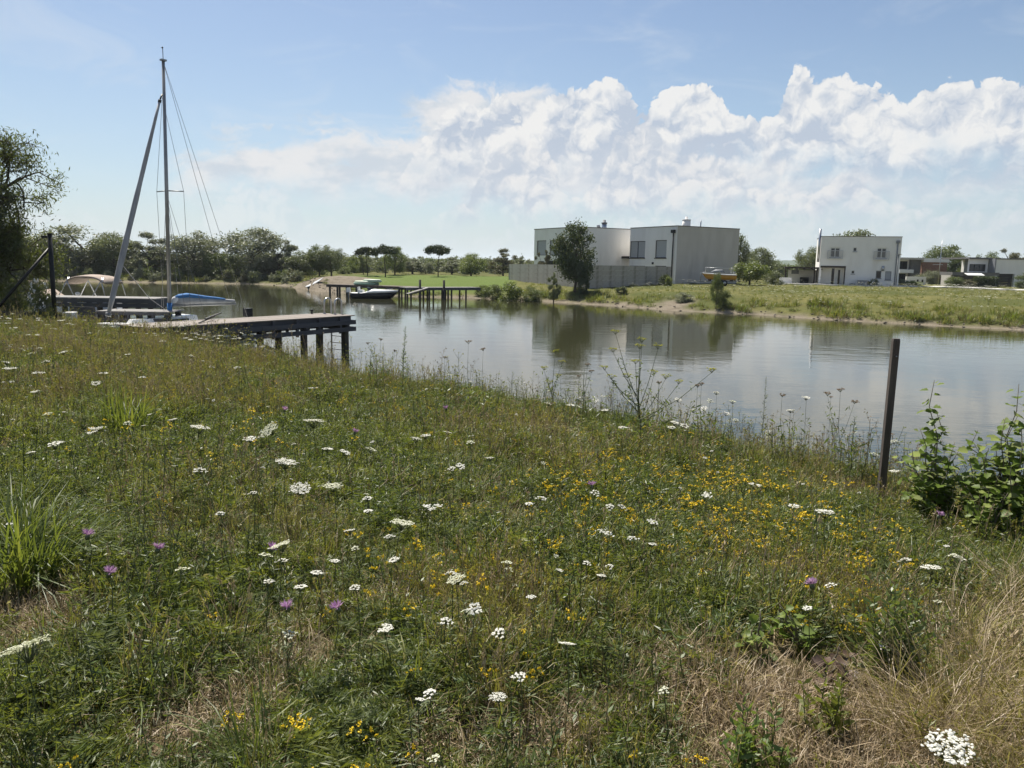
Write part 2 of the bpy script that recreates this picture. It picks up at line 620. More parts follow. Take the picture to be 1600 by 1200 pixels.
def water_mat():
    m = bpy.data.materials.new('water')
    m.use_nodes = True
    t = m.node_tree
    b = t.nodes['Principled BSDF']
    b.inputs['Base Color'].default_value = (0.040, 0.040, 0.019, 1)
    b.inputs['Roughness'].default_value = 0.03
    b.inputs['IOR'].default_value = 1.40
    b.inputs['Specular IOR Level'].default_value = 0.62
    tc = t.nodes.new('ShaderNodeTexCoord')
    h = None
    for sc, st, wgt in ((0.55, (1, 1.7, 1), 1.0), (2.6, (1, 2.2, 1), 0.30), (7.0, (1, 1.6, 1), 0.10)):
        mp = t.nodes.new('ShaderNodeMapping')
        mp.inputs['Scale'].default_value = st
        mp.inputs['Rotation'].default_value = (0, 0, 0.3)
        t.links.new(tc.outputs['Object'], mp.inputs[0])
        n = t.nodes.new('ShaderNodeTexNoise')
        n.inputs['Scale'].default_value, n.inputs['Detail'].default_value = sc, 2
        t.links.new(mp.outputs[0], n.inputs['Vector'])
        term = V(t, n.outputs[0]) * wgt
        h = term if h is None else h + term
    # calm and ruffled patches
    n = t.nodes.new('ShaderNodeTexNoise')
    n.inputs['Scale'].default_value, n.inputs['Detail'].default_value = 0.07, 3
    t.links.new(tc.outputs['Object'], n.inputs['Vector'])
    bn = t.nodes.new('ShaderNodeBump')
    bn.inputs['Distance'].default_value = 0.013
    t.links.new((V(t, n.outputs[0]).ss(0.4, 0.65) * 0.55 + 0.45).k, bn.inputs['Strength'])
    t.links.new(h.k, bn.inputs['Height'])
    t.links.new(bn.outputs[0], b.inputs['Normal'])
    return m


wm = MB().add([(-140, -6, 0), (120, -6, 0), (120, 125, 0), (-140, 125, 0)], [(0, 1, 2, 3)]).build('lake_water', water_mat())
tag(wm, 'calm grey green lake water mirroring clouds and houses', 'water', kind='structure')


def build_hills():
    """wooded ridges some kilometres off"""
    m = mat('far_wood', (0.035, 0.055, 0.025), (0.075, 0.095, 0.040), scale=0.012, rough=1.0, spec=0.0, detail=8)
    a = np.radians(np.linspace(-55, 55, 900))
    rad = np.array([2600, 2750, 2900, 3150, 3500, 3900, 4400])
    prof = np.array([0.0, 0.35, 0.6, 0.75, 0.9, 1.0, 0.5])
    A, RD = np.meshgrid(a, rad)
    top = 15 + 26 * fbm(np.degrees(a) + 200, a * 0, 0.05, 4, 3) + 12 * sstep(0.1, 0.5, a)
    Z = prof[:, None] * top[None, :] + (prof[:, None] > 0) * 7 * (fbm(RD * A, RD, 0.03, 8, 3) - 0.3)
    na = len(a)
    i, k = np.meshgrid(np.arange(len(rad) - 1), np.arange(na - 1), indexing='ij')
    q = np.stack([i * na + k, i * na + k + 1, (i + 1) * na + k + 1, (i + 1) * na + k], -1)
    me = arr_mesh('hills', np.stack([RD * np.sin(A), RD * np.cos(A), Z + 1.0], -1), quads=q[..., ::-1], mats=[m], smooth=True)
    tag(link('hills', me), 'low wooded hills fading blue on the horizon', 'hills', kind='structure')


build_hills()


def build_haze():
    m = bpy.data.materials.new('haze')
    m.use_nodes = True
    t = m.node_tree
    t.nodes.clear()
    o, v = t.nodes.new('ShaderNodeOutputMaterial'), t.nodes.new('ShaderNodeVolumePrincipled')
    v.inputs['Color'].default_value = (0.80, 0.88, 1.0, 1)
    v.inputs['Density'].default_value = HAZE
    v.inputs['Anisotropy'].default_value = 0.2
    t.links.new(v.outputs[0], o.inputs['Volume'])
    h = MB().box(-9500, 9500, -9500, 9500, -2.0, 90).build('haze', m)
    tag(h, 'thin bluish summer haze over the whole view', 'haze', kind='stuff')


HAZE = 0.00013

# ------------------------------------------------------------------ buildings on the far bank
M = {}
M['plaster_white'] = mat('plaster_white', (0.80, 0.78, 0.74), (0.85, 0.83, 0.79), scale=1.2, rough=0.9, bump=0.1, bscale=60, extra=((0.70, 0.67, 0.62), 0.5, 0.55, 0.8), stretch=(1, 1, 0.35))
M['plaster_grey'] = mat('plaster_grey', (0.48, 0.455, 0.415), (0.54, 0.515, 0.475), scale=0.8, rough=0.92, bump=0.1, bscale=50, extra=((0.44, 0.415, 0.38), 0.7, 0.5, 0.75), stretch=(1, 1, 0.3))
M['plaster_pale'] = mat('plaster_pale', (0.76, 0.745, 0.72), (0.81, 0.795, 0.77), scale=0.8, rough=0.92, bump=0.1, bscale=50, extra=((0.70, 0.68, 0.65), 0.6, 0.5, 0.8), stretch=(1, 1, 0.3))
M['trim'] = mat('trim', (0.10, 0.10, 0.105), (0.14, 0.14, 0.14), rough=0.5, metal=0.6)
M['frame_dark'] = mat('frame_dark', (0.02, 0.021, 0.024), rough=0.5)
M['frame_white'] = mat('frame_white', (0.72, 0.72, 0.70), rough=0.5)
M['glass'] = mat('glass', (0.012, 0.015, 0.018), (0.03, 0.034, 0.038), scale=0.7, rough=0.06, spec=0.6)
M['blind'] = mat('blind', (0.34, 0.355, 0.37), (0.39, 0.40, 0.415), scale=40, rough=0.6, stretch=(0.02, 0.02, 1))
M['wood_dark'] = mat('wood_dark', (0.028, 0.020, 0.016), (0.045, 0.033, 0.027), scale=4, rough=0.7, stretch=(1, 1, 0.2))
M['steel'] = mat('steel', (0.42, 0.43, 0.44), (0.52, 0.52, 0.53), scale=3, rough=0.35, metal=0.9)
M['concrete'] = mat('concrete', (0.33, 0.31, 0.28), (0.41, 0.39, 0.355), scale=1.6, rough=0.95, bump=0.25, bscale=25, extra=((0.25, 0.235, 0.205), 0.9, 0.5, 0.75), c3=(0.36, 0.34, 0.31))
M['paving'] = mat('paving', (0.50, 0.48, 0.44), (0.58, 0.56, 0.52), scale=2, rough=0.95)
M['bin'] = mat('bin', (0.012, 0.013, 0.013), rough=0.5)
M['grey_paint'] = mat('grey_paint', (0.20, 0.21, 0.225), (0.24, 0.25, 0.265), scale=3, rough=0.6)
M['roof_grey'] = mat('roof_grey', (0.13, 0.13, 0.13), (0.17, 0.165, 0.16), scale=2, rough=0.9)


def brick_mat():
    m = bpy.data.materials.new('brick_wall')
    m.use_nodes = True
    t = m.node_tree
    b = t.nodes['Principled BSDF']
    b.inputs['Roughness'].default_value = 0.9
    tc, mp, br = t.nodes.new('ShaderNodeTexCoord'), t.nodes.new('ShaderNodeMapping'), t.nodes.new('ShaderNodeTexBrick')
    mp.inputs['Rotation'].default_value = (math.pi / 2, 0, 0)
    br.inputs['Color1'].default_value, br.inputs['Color2'].default_value = (0.25, 0.115, 0.075, 1), (0.17, 0.075, 0.052, 1)
    br.inputs['Mortar'].default_value = (0.30, 0.26, 0.22, 1)
    br.inputs['Scale'].default_value, br.inputs['Mortar Size'].default_value = 1.9, 0.016
    t.links.new(tc.outputs['Object'], mp.inputs[0])
    t.links.new(mp.outputs[0], br.inputs['Vector'])
    t.links.new(br.outputs[0], b.inputs['Base Color'])
    return m


M['brick'] = brick_mat()


def face_uv(px, py, P0, d):
    """where a sight line meets the upright wall through P0 along the direction d: (metres along, height)"""
    r = ray(px, py)
    A = np.array([[d[0], -r[0]], [d[1], -r[1]]])
    s, k = np.linalg.solve(A, -np.array(P0[:2], float))
    return s, EYE + k * r[2]


def wall_face(mb, o, u, n, W, H, holes=(), depth=0.16, mi=0):
    """upright wall with real openings (s0, s1, t0, t1) and their reveals"""
    o, u, n = np.array(o, float), np.array(u, float), np.array(n, float)
    S = sorted({0.0, float(W)} | {float(v) for h in holes for v in h[:2]})
    T = sorted({0.0, float(H)} | {float(v) for h in holes for v in h[2:]})
    P = lambda s, t, dd=0.0: o + u * s + np.array([0, 0, t]) - n * dd
    flip = np.dot(np.cross(u, (0, 0, 1)), n) < 0

    def quad(a, b, c, d):
        mb.add([a, b, c, d], [(3, 2, 1, 0) if flip else (0, 1, 2, 3)], mi)
    for i in range(len(S) - 1):
        for j in range(len(T) - 1):
            cs, ct = (S[i] + S[i + 1]) / 2, (T[j] + T[j + 1]) / 2
            if any(h[0] < cs < h[1] and h[2] < ct < h[3] for h in holes):
                continue
            quad(P(S[i], T[j]), P(S[i + 1], T[j]), P(S[i + 1], T[j + 1]), P(S[i], T[j + 1]))
    for a, b, c, d in holes:
        quad(P(a, c), P(b, c), P(b, c, depth), P(a, c, depth))
        quad(P(a, d, depth), P(b, d, depth), P(b, d), P(a, d))
        quad(P(a, c, depth), P(a, d, depth), P(a, d), P(a, c))
        quad(P(b, c), P(b, d), P(b, d, depth), P(b, c, depth))


def window(parent, o, u, n, hole, frame, pane, cols=1, rows=1, depth=0.12, fw=0.07, name='window'):
    """frame bars with panes behind, set back into the opening"""
    o, u, n = np.array(o, float), np.array(u, float), np.array(n, float)
    s0, s1, t0, t1 = hole
    P = lambda s, t, dd: o + u * s + np.array([0, 0, t]) - n * dd
    f = MB()
    for k in range(cols + 1):
        s = s0 + fw / 2 + (s1 - s0 - fw) * k / cols
        f.bar(P(s, t0, depth), P(s, t1, depth), fw, 0.06, up=n)
    for k in range(rows + 1):
        t = t0 + fw / 2 + (t1 - t0 - fw) * k / rows
        f.bar(P(s0, t, depth + 0.004), P(s1, t, depth + 0.004), fw, 0.06, up=n)
    w = f.build(name, frame, parent)
    for i in range(cols):
        for j in range(rows):
            a, b = s0 + (s1 - s0) * i / cols, s0 + (s1 - s0) * (i + 1) / cols
            c, d = t0 + (t1 - t0) * j / rows, t0 + (t1 - t0) * (j + 1) / rows
            g = MB()
            g.bar(P((a + b) / 2, c, depth + 0.025), P((a + b) / 2, d, depth + 0.025), b - a, 0.015, up=n)
            g.build('pane', pane, w)
    return w


def cube_house(name, label, K, rz, LX, LY, H, mats, holes_x0=(), holes_y0=()):
    """plain rendered block, its near corner at K; local x and y run along its two visible sides"""
    h = thing(name, label, 'house', K, rz)
    m = MB()
    wall_face(m, (0, 0, 0), (1, 0, 0), (0, -1, 0), LX, H, holes_y0)
    m.build('wall', mats[0], h)
    m = MB()
    wall_face(m, (0, LY, 0), (0, -1, 0), (-1, 0, 0), LY, H, [(LY - b, LY - a, c, d) for a, b, c, d in holes_x0])
    wall_face(m, (LX, 0, 0), (0, 1, 0), (1, 0, 0), LY, H)
    wall_face(m, (LX, LY, 0), (-1, 0, 0), (0, 1, 0), LX, H)
    m.build('wall', mats[1], h)
    MB().box(0.02, LX - 0.02, 0.02, LY - 0.02, H - 0.35, H - 0.2).build('roof', M['roof_grey'], h)
    t = MB()
    e, w = 0.05, 0.3
    for x0, x1, y0, y1 in ((-e, LX + e, -e, w), (-e, LX + e, LY - w, LY + e), (-e, w, w, LY - w), (LX - w, LX + e, w, LY - w)):
        t.box(x0, x1, y0, y1, H, H + 0.09)
    t.build('parapet_cap', M['trim'], h)
    return h


def build_white_block():
    K = (7.9, 98.0, 1.25)
    d = (-0.5, 0.866)
    hol = []
    for x0, x1, y0, y1 in ((839, 853.5, 375.5, 399), (859, 875, 375, 399), (841, 850, 408, 416), (854, 876, 407, 421)):
        a, za = face_uv(x1, y0, K, d)
        b, _ = face_uv(x0, y0, K, d)
        _, zb = face_uv((x0 + x1) / 2, y1, K, d)
        hol.append((a, b, max(zb - K[2], 0.1), za - K[2]))
    h = cube_house('white_house', 'white flat roofed block house behind the dark round tree', K, R(30), 10.2, 10.4, 6.75, (M['plaster_white'], M['plaster_white']), holes_x0=hol)
    for k, q in enumerate(hol):
        window(h, (0, 0, 0), (0, 1, 0), (-1, 0, 0), q, M['frame_dark'], M['blind'] if k < 2 else M['glass'], 1 if k != 3 else 2)
    c = MB().tube([(5.6, 2.2, 6.4), (5.6, 2.2, 7.5)], 0.32, 12).build('chimney', M['steel'], h)
    MB().tube([(5.6, 2.2, 7.5), (5.6, 2.2, 7.62), (5.6, 2.2, 7.66), (5.6, 2.2, 7.95)], [0.40, 0.40, 0.2, 0.2], 12).build('cowl', M['grey_paint'], c)
    MB().tube([(4.7, 2.0, 6.4), (4.7, 2.0, 6.95), (4.5, 1.9, 7.15), (4.25, 1.8, 7.1)], 0.16, 8).build('vent_pipe', M['steel'], h)
    MB().box(6.9, 10.15, -1.5, -0.01, 3.05, 3.33).build('canopy', M['wood_dark'], h)
    MB().tube([(7.5, -1.3, 0), (7.5, -1.3, 3.04)], 0.09, 8).build('canopy_post', M['wood_dark'], h)


def build_grey_block():
    K = (19.0, 92.0, 1.25)
    d = (-0.5, 0.866)
    hol = []
    for x0, x1, y0, y1 in ((984.5, 1008.5, 376.5, 403), (1024.5, 1042, 375, 403), (983, 1008, 415.5, 436), (1023, 1041, 415.5, 437)):
        a, za = face_uv(x1, y0, K, d)
        b, _ = face_uv(x0, y0, K, d)
        _, zb = face_uv((x0 + x1) / 2, y1, K, d)
        hol.append((a, b, max(zb - K[2], 0.15), za - K[2]))
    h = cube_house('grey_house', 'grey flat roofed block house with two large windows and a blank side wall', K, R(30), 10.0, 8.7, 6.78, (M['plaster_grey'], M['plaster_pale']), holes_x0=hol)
    for k, q in enumerate(hol):
        w = window(h, (0, 0, 0), (0, 1, 0), (-1, 0, 0), q, M['frame_dark'], M['blind'] if k < 2 else M['glass'], 2 if k in (0, 2) else 1)
        if k < 2:
            MB().box(-0.09, 0.05, q[0] - 0.08, q[1] + 0.08, q[2] - 0.09, q[2] - 0.003).build('sill', M['frame_dark'], w)
    p = MB().tube([(-0.13, 0.55, 0.1), (-0.13, 0.55, 6.0)], 0.075, 8).build('downpipe', M['frame_dark'], h)
    MB().box(-0.36, -0.003, 0.33, 0.77, 6.0, 6.38).build('hopper', M['frame_dark'], p)
    c = MB().tube([(4.4, 3.4, 6.5), (4.4, 3.4, 7.75)], 0.50, 14).build('chimney', M['plaster_white'], h)
    MB().tube([(4.4, 3.4, 7.78), (4.4, 3.4, 7.86), (4.4, 3.4, 7.9), (4.4, 3.4, 8.2)], [0.56, 0.56, 0.17, 0.17], 12).build('chimney_cap', M['plaster_pale'], c)
    MB().tube([(6.0, 2.6, 6.5), (6.0, 2.6, 7.75)], 0.08, 8).build('vent_pipe', M['steel'], h)
    MB().box(-0.14, -0.003, 4.0, 4.22, 2.35, 2.6).build('wall_lamp', M['frame_dark'], h)


def build_garden_wall():
    """precast panel wall: posts and four panels stacked between each pair"""
    pts = [np.array([-0.6, 98.5]), np.array([7.2, 76.0]), np.array([18.2, 91.2])]
    w = thing('garden_wall', 'grey concrete panel wall in front of the two block houses', 'wall', (pts[1][0], pts[1][1], 0.9))
    o = np.array([pts[1][0], pts[1][1], 0.9])
    pan = {}
    for a, b, nb in ((pts[1], pts[2], 7), (pts[1], pts[0], 8)):
        for k in range(nb):
            p, q = a + (b - a) * k / nb, a + (b - a) * (k + 1) / nb
            L = np.linalg.norm(q - p)
            ang = math.atan2(q[1] - p[1], q[0] - p[0])
            for r_ in range(5):
                key = (nb, r_ % 2)
                if key not in pan:
                    pan[key] = MB().box(0.066, L - 0.066, -0.035, 0.035, 0.004, 0.486).box(0.16, L - 0.16, -0.052, -0.035, 0.02, 0.47).mesh('panel', M['concrete'])
                link('panel', pan[key], w, (p[0] - o[0], p[1] - o[1], r_ * 0.49 + rng.uniform(-.004, .004)), ang)
            if 'post' not in pan:
                pan['post'] = MB().box(-0.065, 0.065, -0.042, 0.042, 0, 2.455).mesh('post', M['concrete'])
            link('post', pan['post'], w, (p[0] - o[0], p[1] - o[1], 0), ang)
        link('post', pan['post'], w, (b[0] - o[0], b[1] - o[1], 0), 0)


def build_villa():
    """the white two storey villa with porch and carport"""
    P0 = at_y(1278, 446, 98.0)
    rz = R(-18)
    d = np.array([math.cos(rz), math.sin(rz)])
    W, _ = face_uv(1403, 446, P0, d)
    zb = 1.25
    K = (P0[0], P0[1], zb)
    uv = lambda px, py: (face_uv(px, py, K, d)[0], face_uv(px, py, K, d)[1] - zb)

    def rect(x0, x1, y0, y1):
        a, b = 0.5 * (uv(x0, y0)[0] + uv(x0, y1)[0]), 0.5 * (uv(x1, y0)[0] + uv(x1, y1)[0])
        return (a, b, max(0.02, uv((x0 + x1) / 2, y1)[1]), uv((x0 + x1) / 2, y0)[1])
    H = uv(1340, 370)[1]
    h = thing('white_villa', 'white two storey house with railed upper windows beside the carport', 'house', K, rz)
    up = [rect(1297, 1313, 386.5, 402.5), rect(1333, 1339, 386.5, 393), rect(1369.5, 1385.5, 387, 404)]
    lo = [rect(1330, 1335.5, 422.5, 428), rect(1368.5, 1377, 423, 435), rect(1383, 1392.5, 424, 437.5)]
    porch = rect(1279, 1320, 418, 450)
    porch = (0.25, porch[1], 0.0, porch[3])
    DP = 1.3
    m = MB()
    wall_face(m, (0, 0, 0), (1, 0, 0), (0, -1, 0), W, H, up + lo, depth=0.18)
    # the porch is a shallow recess in the ground floor: rebuild with that hole cut through
    m = MB()
    wall_face(m, (0, 0, 0), (1, 0, 0), (0, -1, 0), W, H, up + lo + [porch], depth=0.18)
    m.build('wall', M['plaster_white'], h)
    door_s = rect(1300, 1304.5, 421, 444)
    door_r = rect(1306, 1318, 421, 444)
    m = MB()
    dh = [(door_s[0], door_s[1], 0.02, 2.25), (door_r[0], door_r[1], 0.02, 2.25)]
    wall_face(m, (porch[0], DP, 0), (1, 0, 0), (0, -1, 0), porch[1] - porch[0], porch[3], [(a - porch[0], b - porch[0], c, e) for a, b, c, e in dh], depth=0.08)
    m.add([(porch[0], 0.18, 0), (porch[0], DP, 0), (porch[0], DP, porch[3]), (porch[0], 0.18, porch[3])], [(0, 1, 2, 3)])
    m.add([(porch[1], 0.18, 0), (porch[1], DP, 0), (porch[1], DP, porch[3]), (porch[1], 0.18, porch[3])], [(3, 2, 1, 0)])
    m.add([(porch[0], 0.18, porch[3]), (porch[1], 0.18, porch[3]), (porch[1], DP, porch[3]), (porch[0], DP, porch[3])], [(0, 1, 2, 3)])
    m.build('porch_wall', M['plaster_white'], h)
    MB().box(porch[0] - 0.1, porch[1] + 0.02, -0.06, -0.003, porch[3] - 0.02, porch[3] + 0.2).build('porch_beam', M['wood_dark'], h)
    MB().box(porch[1] - 0.12, porch[1], -0.04, 0.12, 0.0, porch[3] - 0.03).build('porch_post', M['wood_dark'], h)
    a, b, c, e = dh[1]
    dr = MB().box(a, b, DP + 0.04, DP + 0.08, c, e).build('door', M['frame_white'], h)
    sl_ = (a + b) / 2
    MB().box(sl_ - 0.12, sl_ + 0.12, DP + 0.02, DP + 0.038, c + 0.3, e - 0.2).build('pane', M['glass'], dr)
    MB().bar((a + 0.15, DP + 0.01, 0.9), (a + 0.15, DP + 0.01, 1.3), 0.04, 0.04).build('handle', M['steel'], dr)
    a, b, c, e = dh[0]
    MB().box(a, b, DP + 0.04, DP + 0.07, c, e).build('side_light', M['glass'], h)
    m = MB()
    D = 9.0
    wall_face(m, (0, D, 0), (0, -1, 0), (-1, 0, 0), D, H)
    wall_face(m, (W, 0, 0), (0, 1, 0), (1, 0, 0), D, H)
    wall_face(m, (W, D, 0), (-1, 0, 0), (0, 1, 0), W, H)
    m.build('wall', M['plaster_white'], h)
    MB().box(0.02, W - 0.02, 0.02, D - 0.02, H - 0.3, H - 0.15).build('roof', M['roof_grey'], h)
    t = MB()
    for q in ((-0.04, W + 0.04, -0.04, 0.25), (-0.04, W + 0.04, D - 0.25, D + 0.04), (-0.04, 0.25, 0.25, D - 0.25), (W - 0.25, W + 0.04, 0.25, D - 0.25)):
        t.box(*q, H, H + 0.07)
    t.build('parapet_cap', M['roof_grey'], h)
    for k, q in enumerate(up + lo):
        fr = k in (0, 2)
        w = window(h, (0, 0, 0), (1, 0, 0), (0, -1, 0), q, M['frame_white'] if k != 4 and k != 5 else M['grey_paint'], M['blind'] if k == 5 else M['glass'], 2 if fr else 1, 1, fw=0.12 if fr else 0.07)
        MB().box(q[0] - 0.06, q[1] + 0.06, -0.08, 0.1, q[2] - 0.07, q[2] - 0.003).build('sill', M['grey_paint'], w)
        if fr:
            rl = MB()
            x0, x1 = q[0] - 0.28, q[1] + 0.28
            z0, z1 = q[2] - 0.12, q[2] + 0.85
            rl.bar((x0, -0.16, z1), (x1, -0.16, z1), 0.05, 0.05).bar((x0, -0.16, z0), (x1, -0.16, z0), 0.09, 0.09)
            for k2 in range(2):
                xx = x0 + (x1 - x0) * k2
                rl.bar((xx, -0.16, z0), (xx, -0.16, z1), 0.06, 0.06).bar((xx, -0.16, z1), (xx, -0.003, z1), 0.04, 0.04).bar((xx, -0.16, z0), (xx, -0.003, z0), 0.04, 0.04)
            for k2 in range(1, 16):
                xx = x0 + (x1 - x0) * k2 / 16
                rl.bar((xx, -0.16, z0), (xx, -0.16, z1), 0.018, 0.018)
            rl.build('window_railing', M['steel'], h)
    MB().tube([(-0.18, 0.3, 3.0), (-0.18, 0.3, H + 0.95)], 0.15, 10).build('flue', M['steel'], h)
    sd, _ = uv(1402, 380)
    MB().tube([(W - 0.42, -0.09, 0.05), (W - 0.42, -0.09, H - 0.75)], 0.07, 8).box(W - 0.62, W - 0.22, -0.22, -0.003, H - 0.75, H - 0.42).build('downpipe', M['grey_paint'], h)
    v = rect(1376, 1383, 416, 423)
    MB().tube([((v[0] + v[1]) / 2, -0.1, v[2]), ((v[0] + v[1]) / 2, -0.1, v[3])], 0.16, 8).build('wall_lamp', M['steel'], h)
    # carport
    c = thing('carport', 'low carport with dark flat roof left of the white villa', 'carport', K, rz)
    x0 = uv(1225, 440)[0]
    top = uv(1250, 417)[1]
    MB().box(x0, -0.03, -0.1, 6.0, top - 0.22, top).build('roof', M['wood_dark'], c)
    for k in range(5):
        MB().box(x0 + 0.5 + k * 0.95, x0 + 0.62 + k * 0.95, -0.05, 5.9, top - 0.36, top - 0.225).build('rafter', M['wood_dark'], c)
    for xx, yy in ((x0 + 0.12, 0.0), (-0.22, 0.0), (-0.5, 0.0)):
        MB().box(xx - 0.08, xx + 0.08, yy, yy + 0.16, 0 if xx > x0 + 1 else 1.0, top - 0.225).build('post', M['wood_dark'], c)
    MB().box(x0 + 0.5, -0.1, 3.3, 3.5, 0, top - 0.37).build('back_wall', M['plaster_white'], c)
    MB().box(x0 + 0.9, x0 + 1.8, 3.22, 3.297, 1.45, 1.95).build('vent_grille', M['grey_paint'], c)
    MB().box(x0 - 0.6, x0 + 0.9, -0.15, 0.1, 0, 1.0).build('low_wall', M['plaster_white'], c)
    for k, px in enumerate((1254.5, 1261)):
        s = uv(px, 440)[0]
        b = thing('wheelie_bin', ['black wheeled bin under the carport, further from the villa', 'black wheeled bin under the carport, next to the villa post'][k], 'bin', tuple(Matrix.Translation(K) @ Matrix.Rotation(rz, 4, 'Z') @ Vector((s, 2.4, 0))), rz)
        MB().loft([[(-.22, -.24, .08), (.22, -.24, .08), (.22, .24, .08), (-.22, .24, .08)], [(-.29, -.33, .95), (.29, -.33, .95), (.29, .33, .95), (-.29, .33, .95)]], smooth=False).build('body', M['bin'], b)
        MB().loft([[(-.31, -.37, .955), (.31, -.37, .955), (.31, .37, .955), (-.31, .37, .955)], [(-.27, -.3, 1.03), (.27, -.3, 1.03), (.27, .33, 1.05), (-.27, .33, 1.05)]], smooth=False).build('lid', M['bin'], b)
        for sx in (-.31, .31):
            MB().tube([(sx - .03, .27, .1), (sx + .03, .27, .1)], .1, 10).build('wheel', M['bin'], b)
    # steel tank box, bin of the terrace
    T = Matrix.Translation(K) @ Matrix.Rotation(rz, 4, 'Z')
    s0, s1 = uv(1339.5, 440)[0], uv(1353.5, 440)[0]
    bx = thing('storage_box', 'grey storage box with pale rim at the villa wall', 'box', tuple(T @ Vector(((s0 + s1) / 2, -0.75, 0))), rz)
    w2 = (s1 - s0) / 2
    MB().box(-w2, w2, -.45, .45, 0, .86).build('body', M['grey_paint'], bx)
    MB().box(-w2 - .05, w2 + .05, -.5, .5, .863, .93).build('lid', M['frame_white'], bx)
    sp, _ = uv(1396, 440)
    lp = thing('street_lamp', 'slim lamp post at the right corner of the white villa', 'lamp', tuple(T @ Vector((sp, -2.2, 0))), rz)
    MB().tube([(0, 0, 0), (0, 0, 3.9)], [.075, .05], 8).build('pole', M['grey_paint'], lp)
    MB().tube([(0, 0, 3.9), (0, 0, 4.0), (0, 0, 4.05)], [.1, .34, .36], 12).build('lamp_head', M['steel'], lp)
    p1, p2 = T @ Vector((-0.5, -1.6, 0)), T @ Vector((W, -1.8, 0))
    # paved strip that runs on to the right as a lane
    left = T @ Vector((x0 - 0.5, -1.2, 0))
    c1 = [np.array([left.x, left.y]), np.array([p1.x, p1.y]), np.array([p2.x, p2.y]), np.array(at_z(1480, 450.5, 1.3)[:2]), np.array(at_z(1600, 456.5, 1.25)[:2]), np.array(at_z(1760, 466, 1.2)[:2])]
    dense = []
    for a, b in zip(c1[:-1], c1[1:]):
        for k in range(12):
            dense.append(a + (b - a) * k / 12)
    dense.append(c1[-1])
    dense = np.array(dense)
    tg = np.gradient(dense, axis=0)
    tg /= np.linalg.norm(tg, axis=1)[:, None]
    nn = np.stack([-tg[:, 1], tg[:, 0]], 1)
    mm = MB()
    L, Rr = dense + nn * 1.2, dense - nn * 1.2
    hz = np.maximum(terrain(L[:, 0], L[:, 1])[0], terrain(Rr[:, 0], Rr[:, 1])[0]) + 0.09
    rings = [[(L[k, 0], L[k, 1], hz[k]), (Rr[k, 0], Rr[k, 1], hz[k]), (Rr[k, 0], Rr[k, 1], hz[k] - .5), (L[k, 0], L[k, 1], hz[k] - .5)] for k in range(len(dense))]
    mm.loft(rings, smooth=False).build('path', M['paving'])
    tag(bpy.data.objects['path'], 'pale paved lane running past the front of the villa', 'path', kind='structure')
    return T, uv, dense


VILLA_T, VILLA_UV, PATH_PTS = build_villa()


def front_house(name, label, Y, x0, x1, ybase, cat='house'):
    """empty at the foot of a house facing the lake, with px -> local helpers"""
    p, q = at_y(x0, ybase, Y), at_y(x1, ybase, Y)
    h = thing(name, label, cat, (p[0], Y, 1.25))
    loc = lambda px, py: (at_y(px, py, Y)[0] - p[0], at_y(px, py, Y)[2] - 1.25)
    return h, loc


def build_brick_house():
    h, L = front_house('brick_house', 'low modern house with red brick wall and grey balcony front', 122.0, 1404, 1481, 442)
    X = lambda px: L(px, 420)[0]
    Z = lambda py: L(1440, py)[1]
    m = MB()
    b0, b1 = X(1440.5), X(1479.5)
    wall_face(m, (b0, 0, 0), (1, 0, 0), (0, -1, 0), b1 - b0, Z(409.5))
    wall_face(m, (b1, 0, 0), (0, 1, 0), (1, 0, 0), 8, Z(409.5))
    m.build('brick_wall', M['brick'], h)
    MB().box(X(1443) - .2, b1 + .15, -.15, 8.1, Z(409.4), Z(403.5)).build('roof_fascia', M['plaster_pale'], h)
    w0, w1 = X(1425.5), b0
    MB().box(w0, w1 - .01, 0.4, 8, 0, Z(406)).build('wall', M['roof_grey'], h)
    a0, a1 = X(1404), X(1426)
    hole = (X(1408) - a0, X(1423.5) - a0, Z(421), Z(408.5))
    m = MB()
    wall_face(m, (a0, 1.2, 0), (1, 0, 0), (0, -1, 0), w0 - a0, Z(404.5), [hole, (.5, w0 - a0 - .3, .1, Z(428))], depth=.2)
    m.build('wall', M['plaster_pale'], h)
    window(h, (a0, 1.2, 0), (1, 0, 0), (0, -1, 0), hole, M['frame_dark'], M['glass'], 2)
    window(h, (a0, 1.2, 0), (1, 0, 0), (0, -1, 0), (.5, w0 - a0 - .3, .1, Z(428)), M['frame_dark'], M['glass'], 2, name='glass_door')
    MB().box(a0, X(1426), -.4, 1.19, Z(427), Z(421.5)).build('balcony', M['plaster_pale'], h)
    MB().box(a0, X(1441), -.3, 8, Z(405.8), Z(402.8)).build('roof', M['plaster_grey'], h)
    w = thing('garden_wall', 'white low garden wall in front of the brick house', 'wall', (at_y(1415, 440, 112)[0], 112, 1.2))
    LW = at_y(1446, 440, 112)[0] - at_y(1415, 440, 112)[0]
    MB().box(0, LW, -.12, .12, 0, 1.35).build('wall', M['plaster_white'], w)
    for s in (.58, .82):
        MB().box(LW * s - .12, LW * s + .12, -.15, -.123, .55, .95).build('mailbox', M['frame_dark'], w)
    f = thing('flagpole', 'thin bare pole with cross arm before the brick house', 'pole', (at_y(1466, 440, 110)[0], 110, 1.2))
    MB().tube([(0, 0, 0), (0, 0, at_y(1466, 376, 110)[2] - 1.2)], [.06, .035], 8).build('pole', M['steel'], f)
    MB().bar((-1.0, 0, 3.1), (0.4, 0, 3.1), .06, .06).build('cross_arm', M['steel'], f)


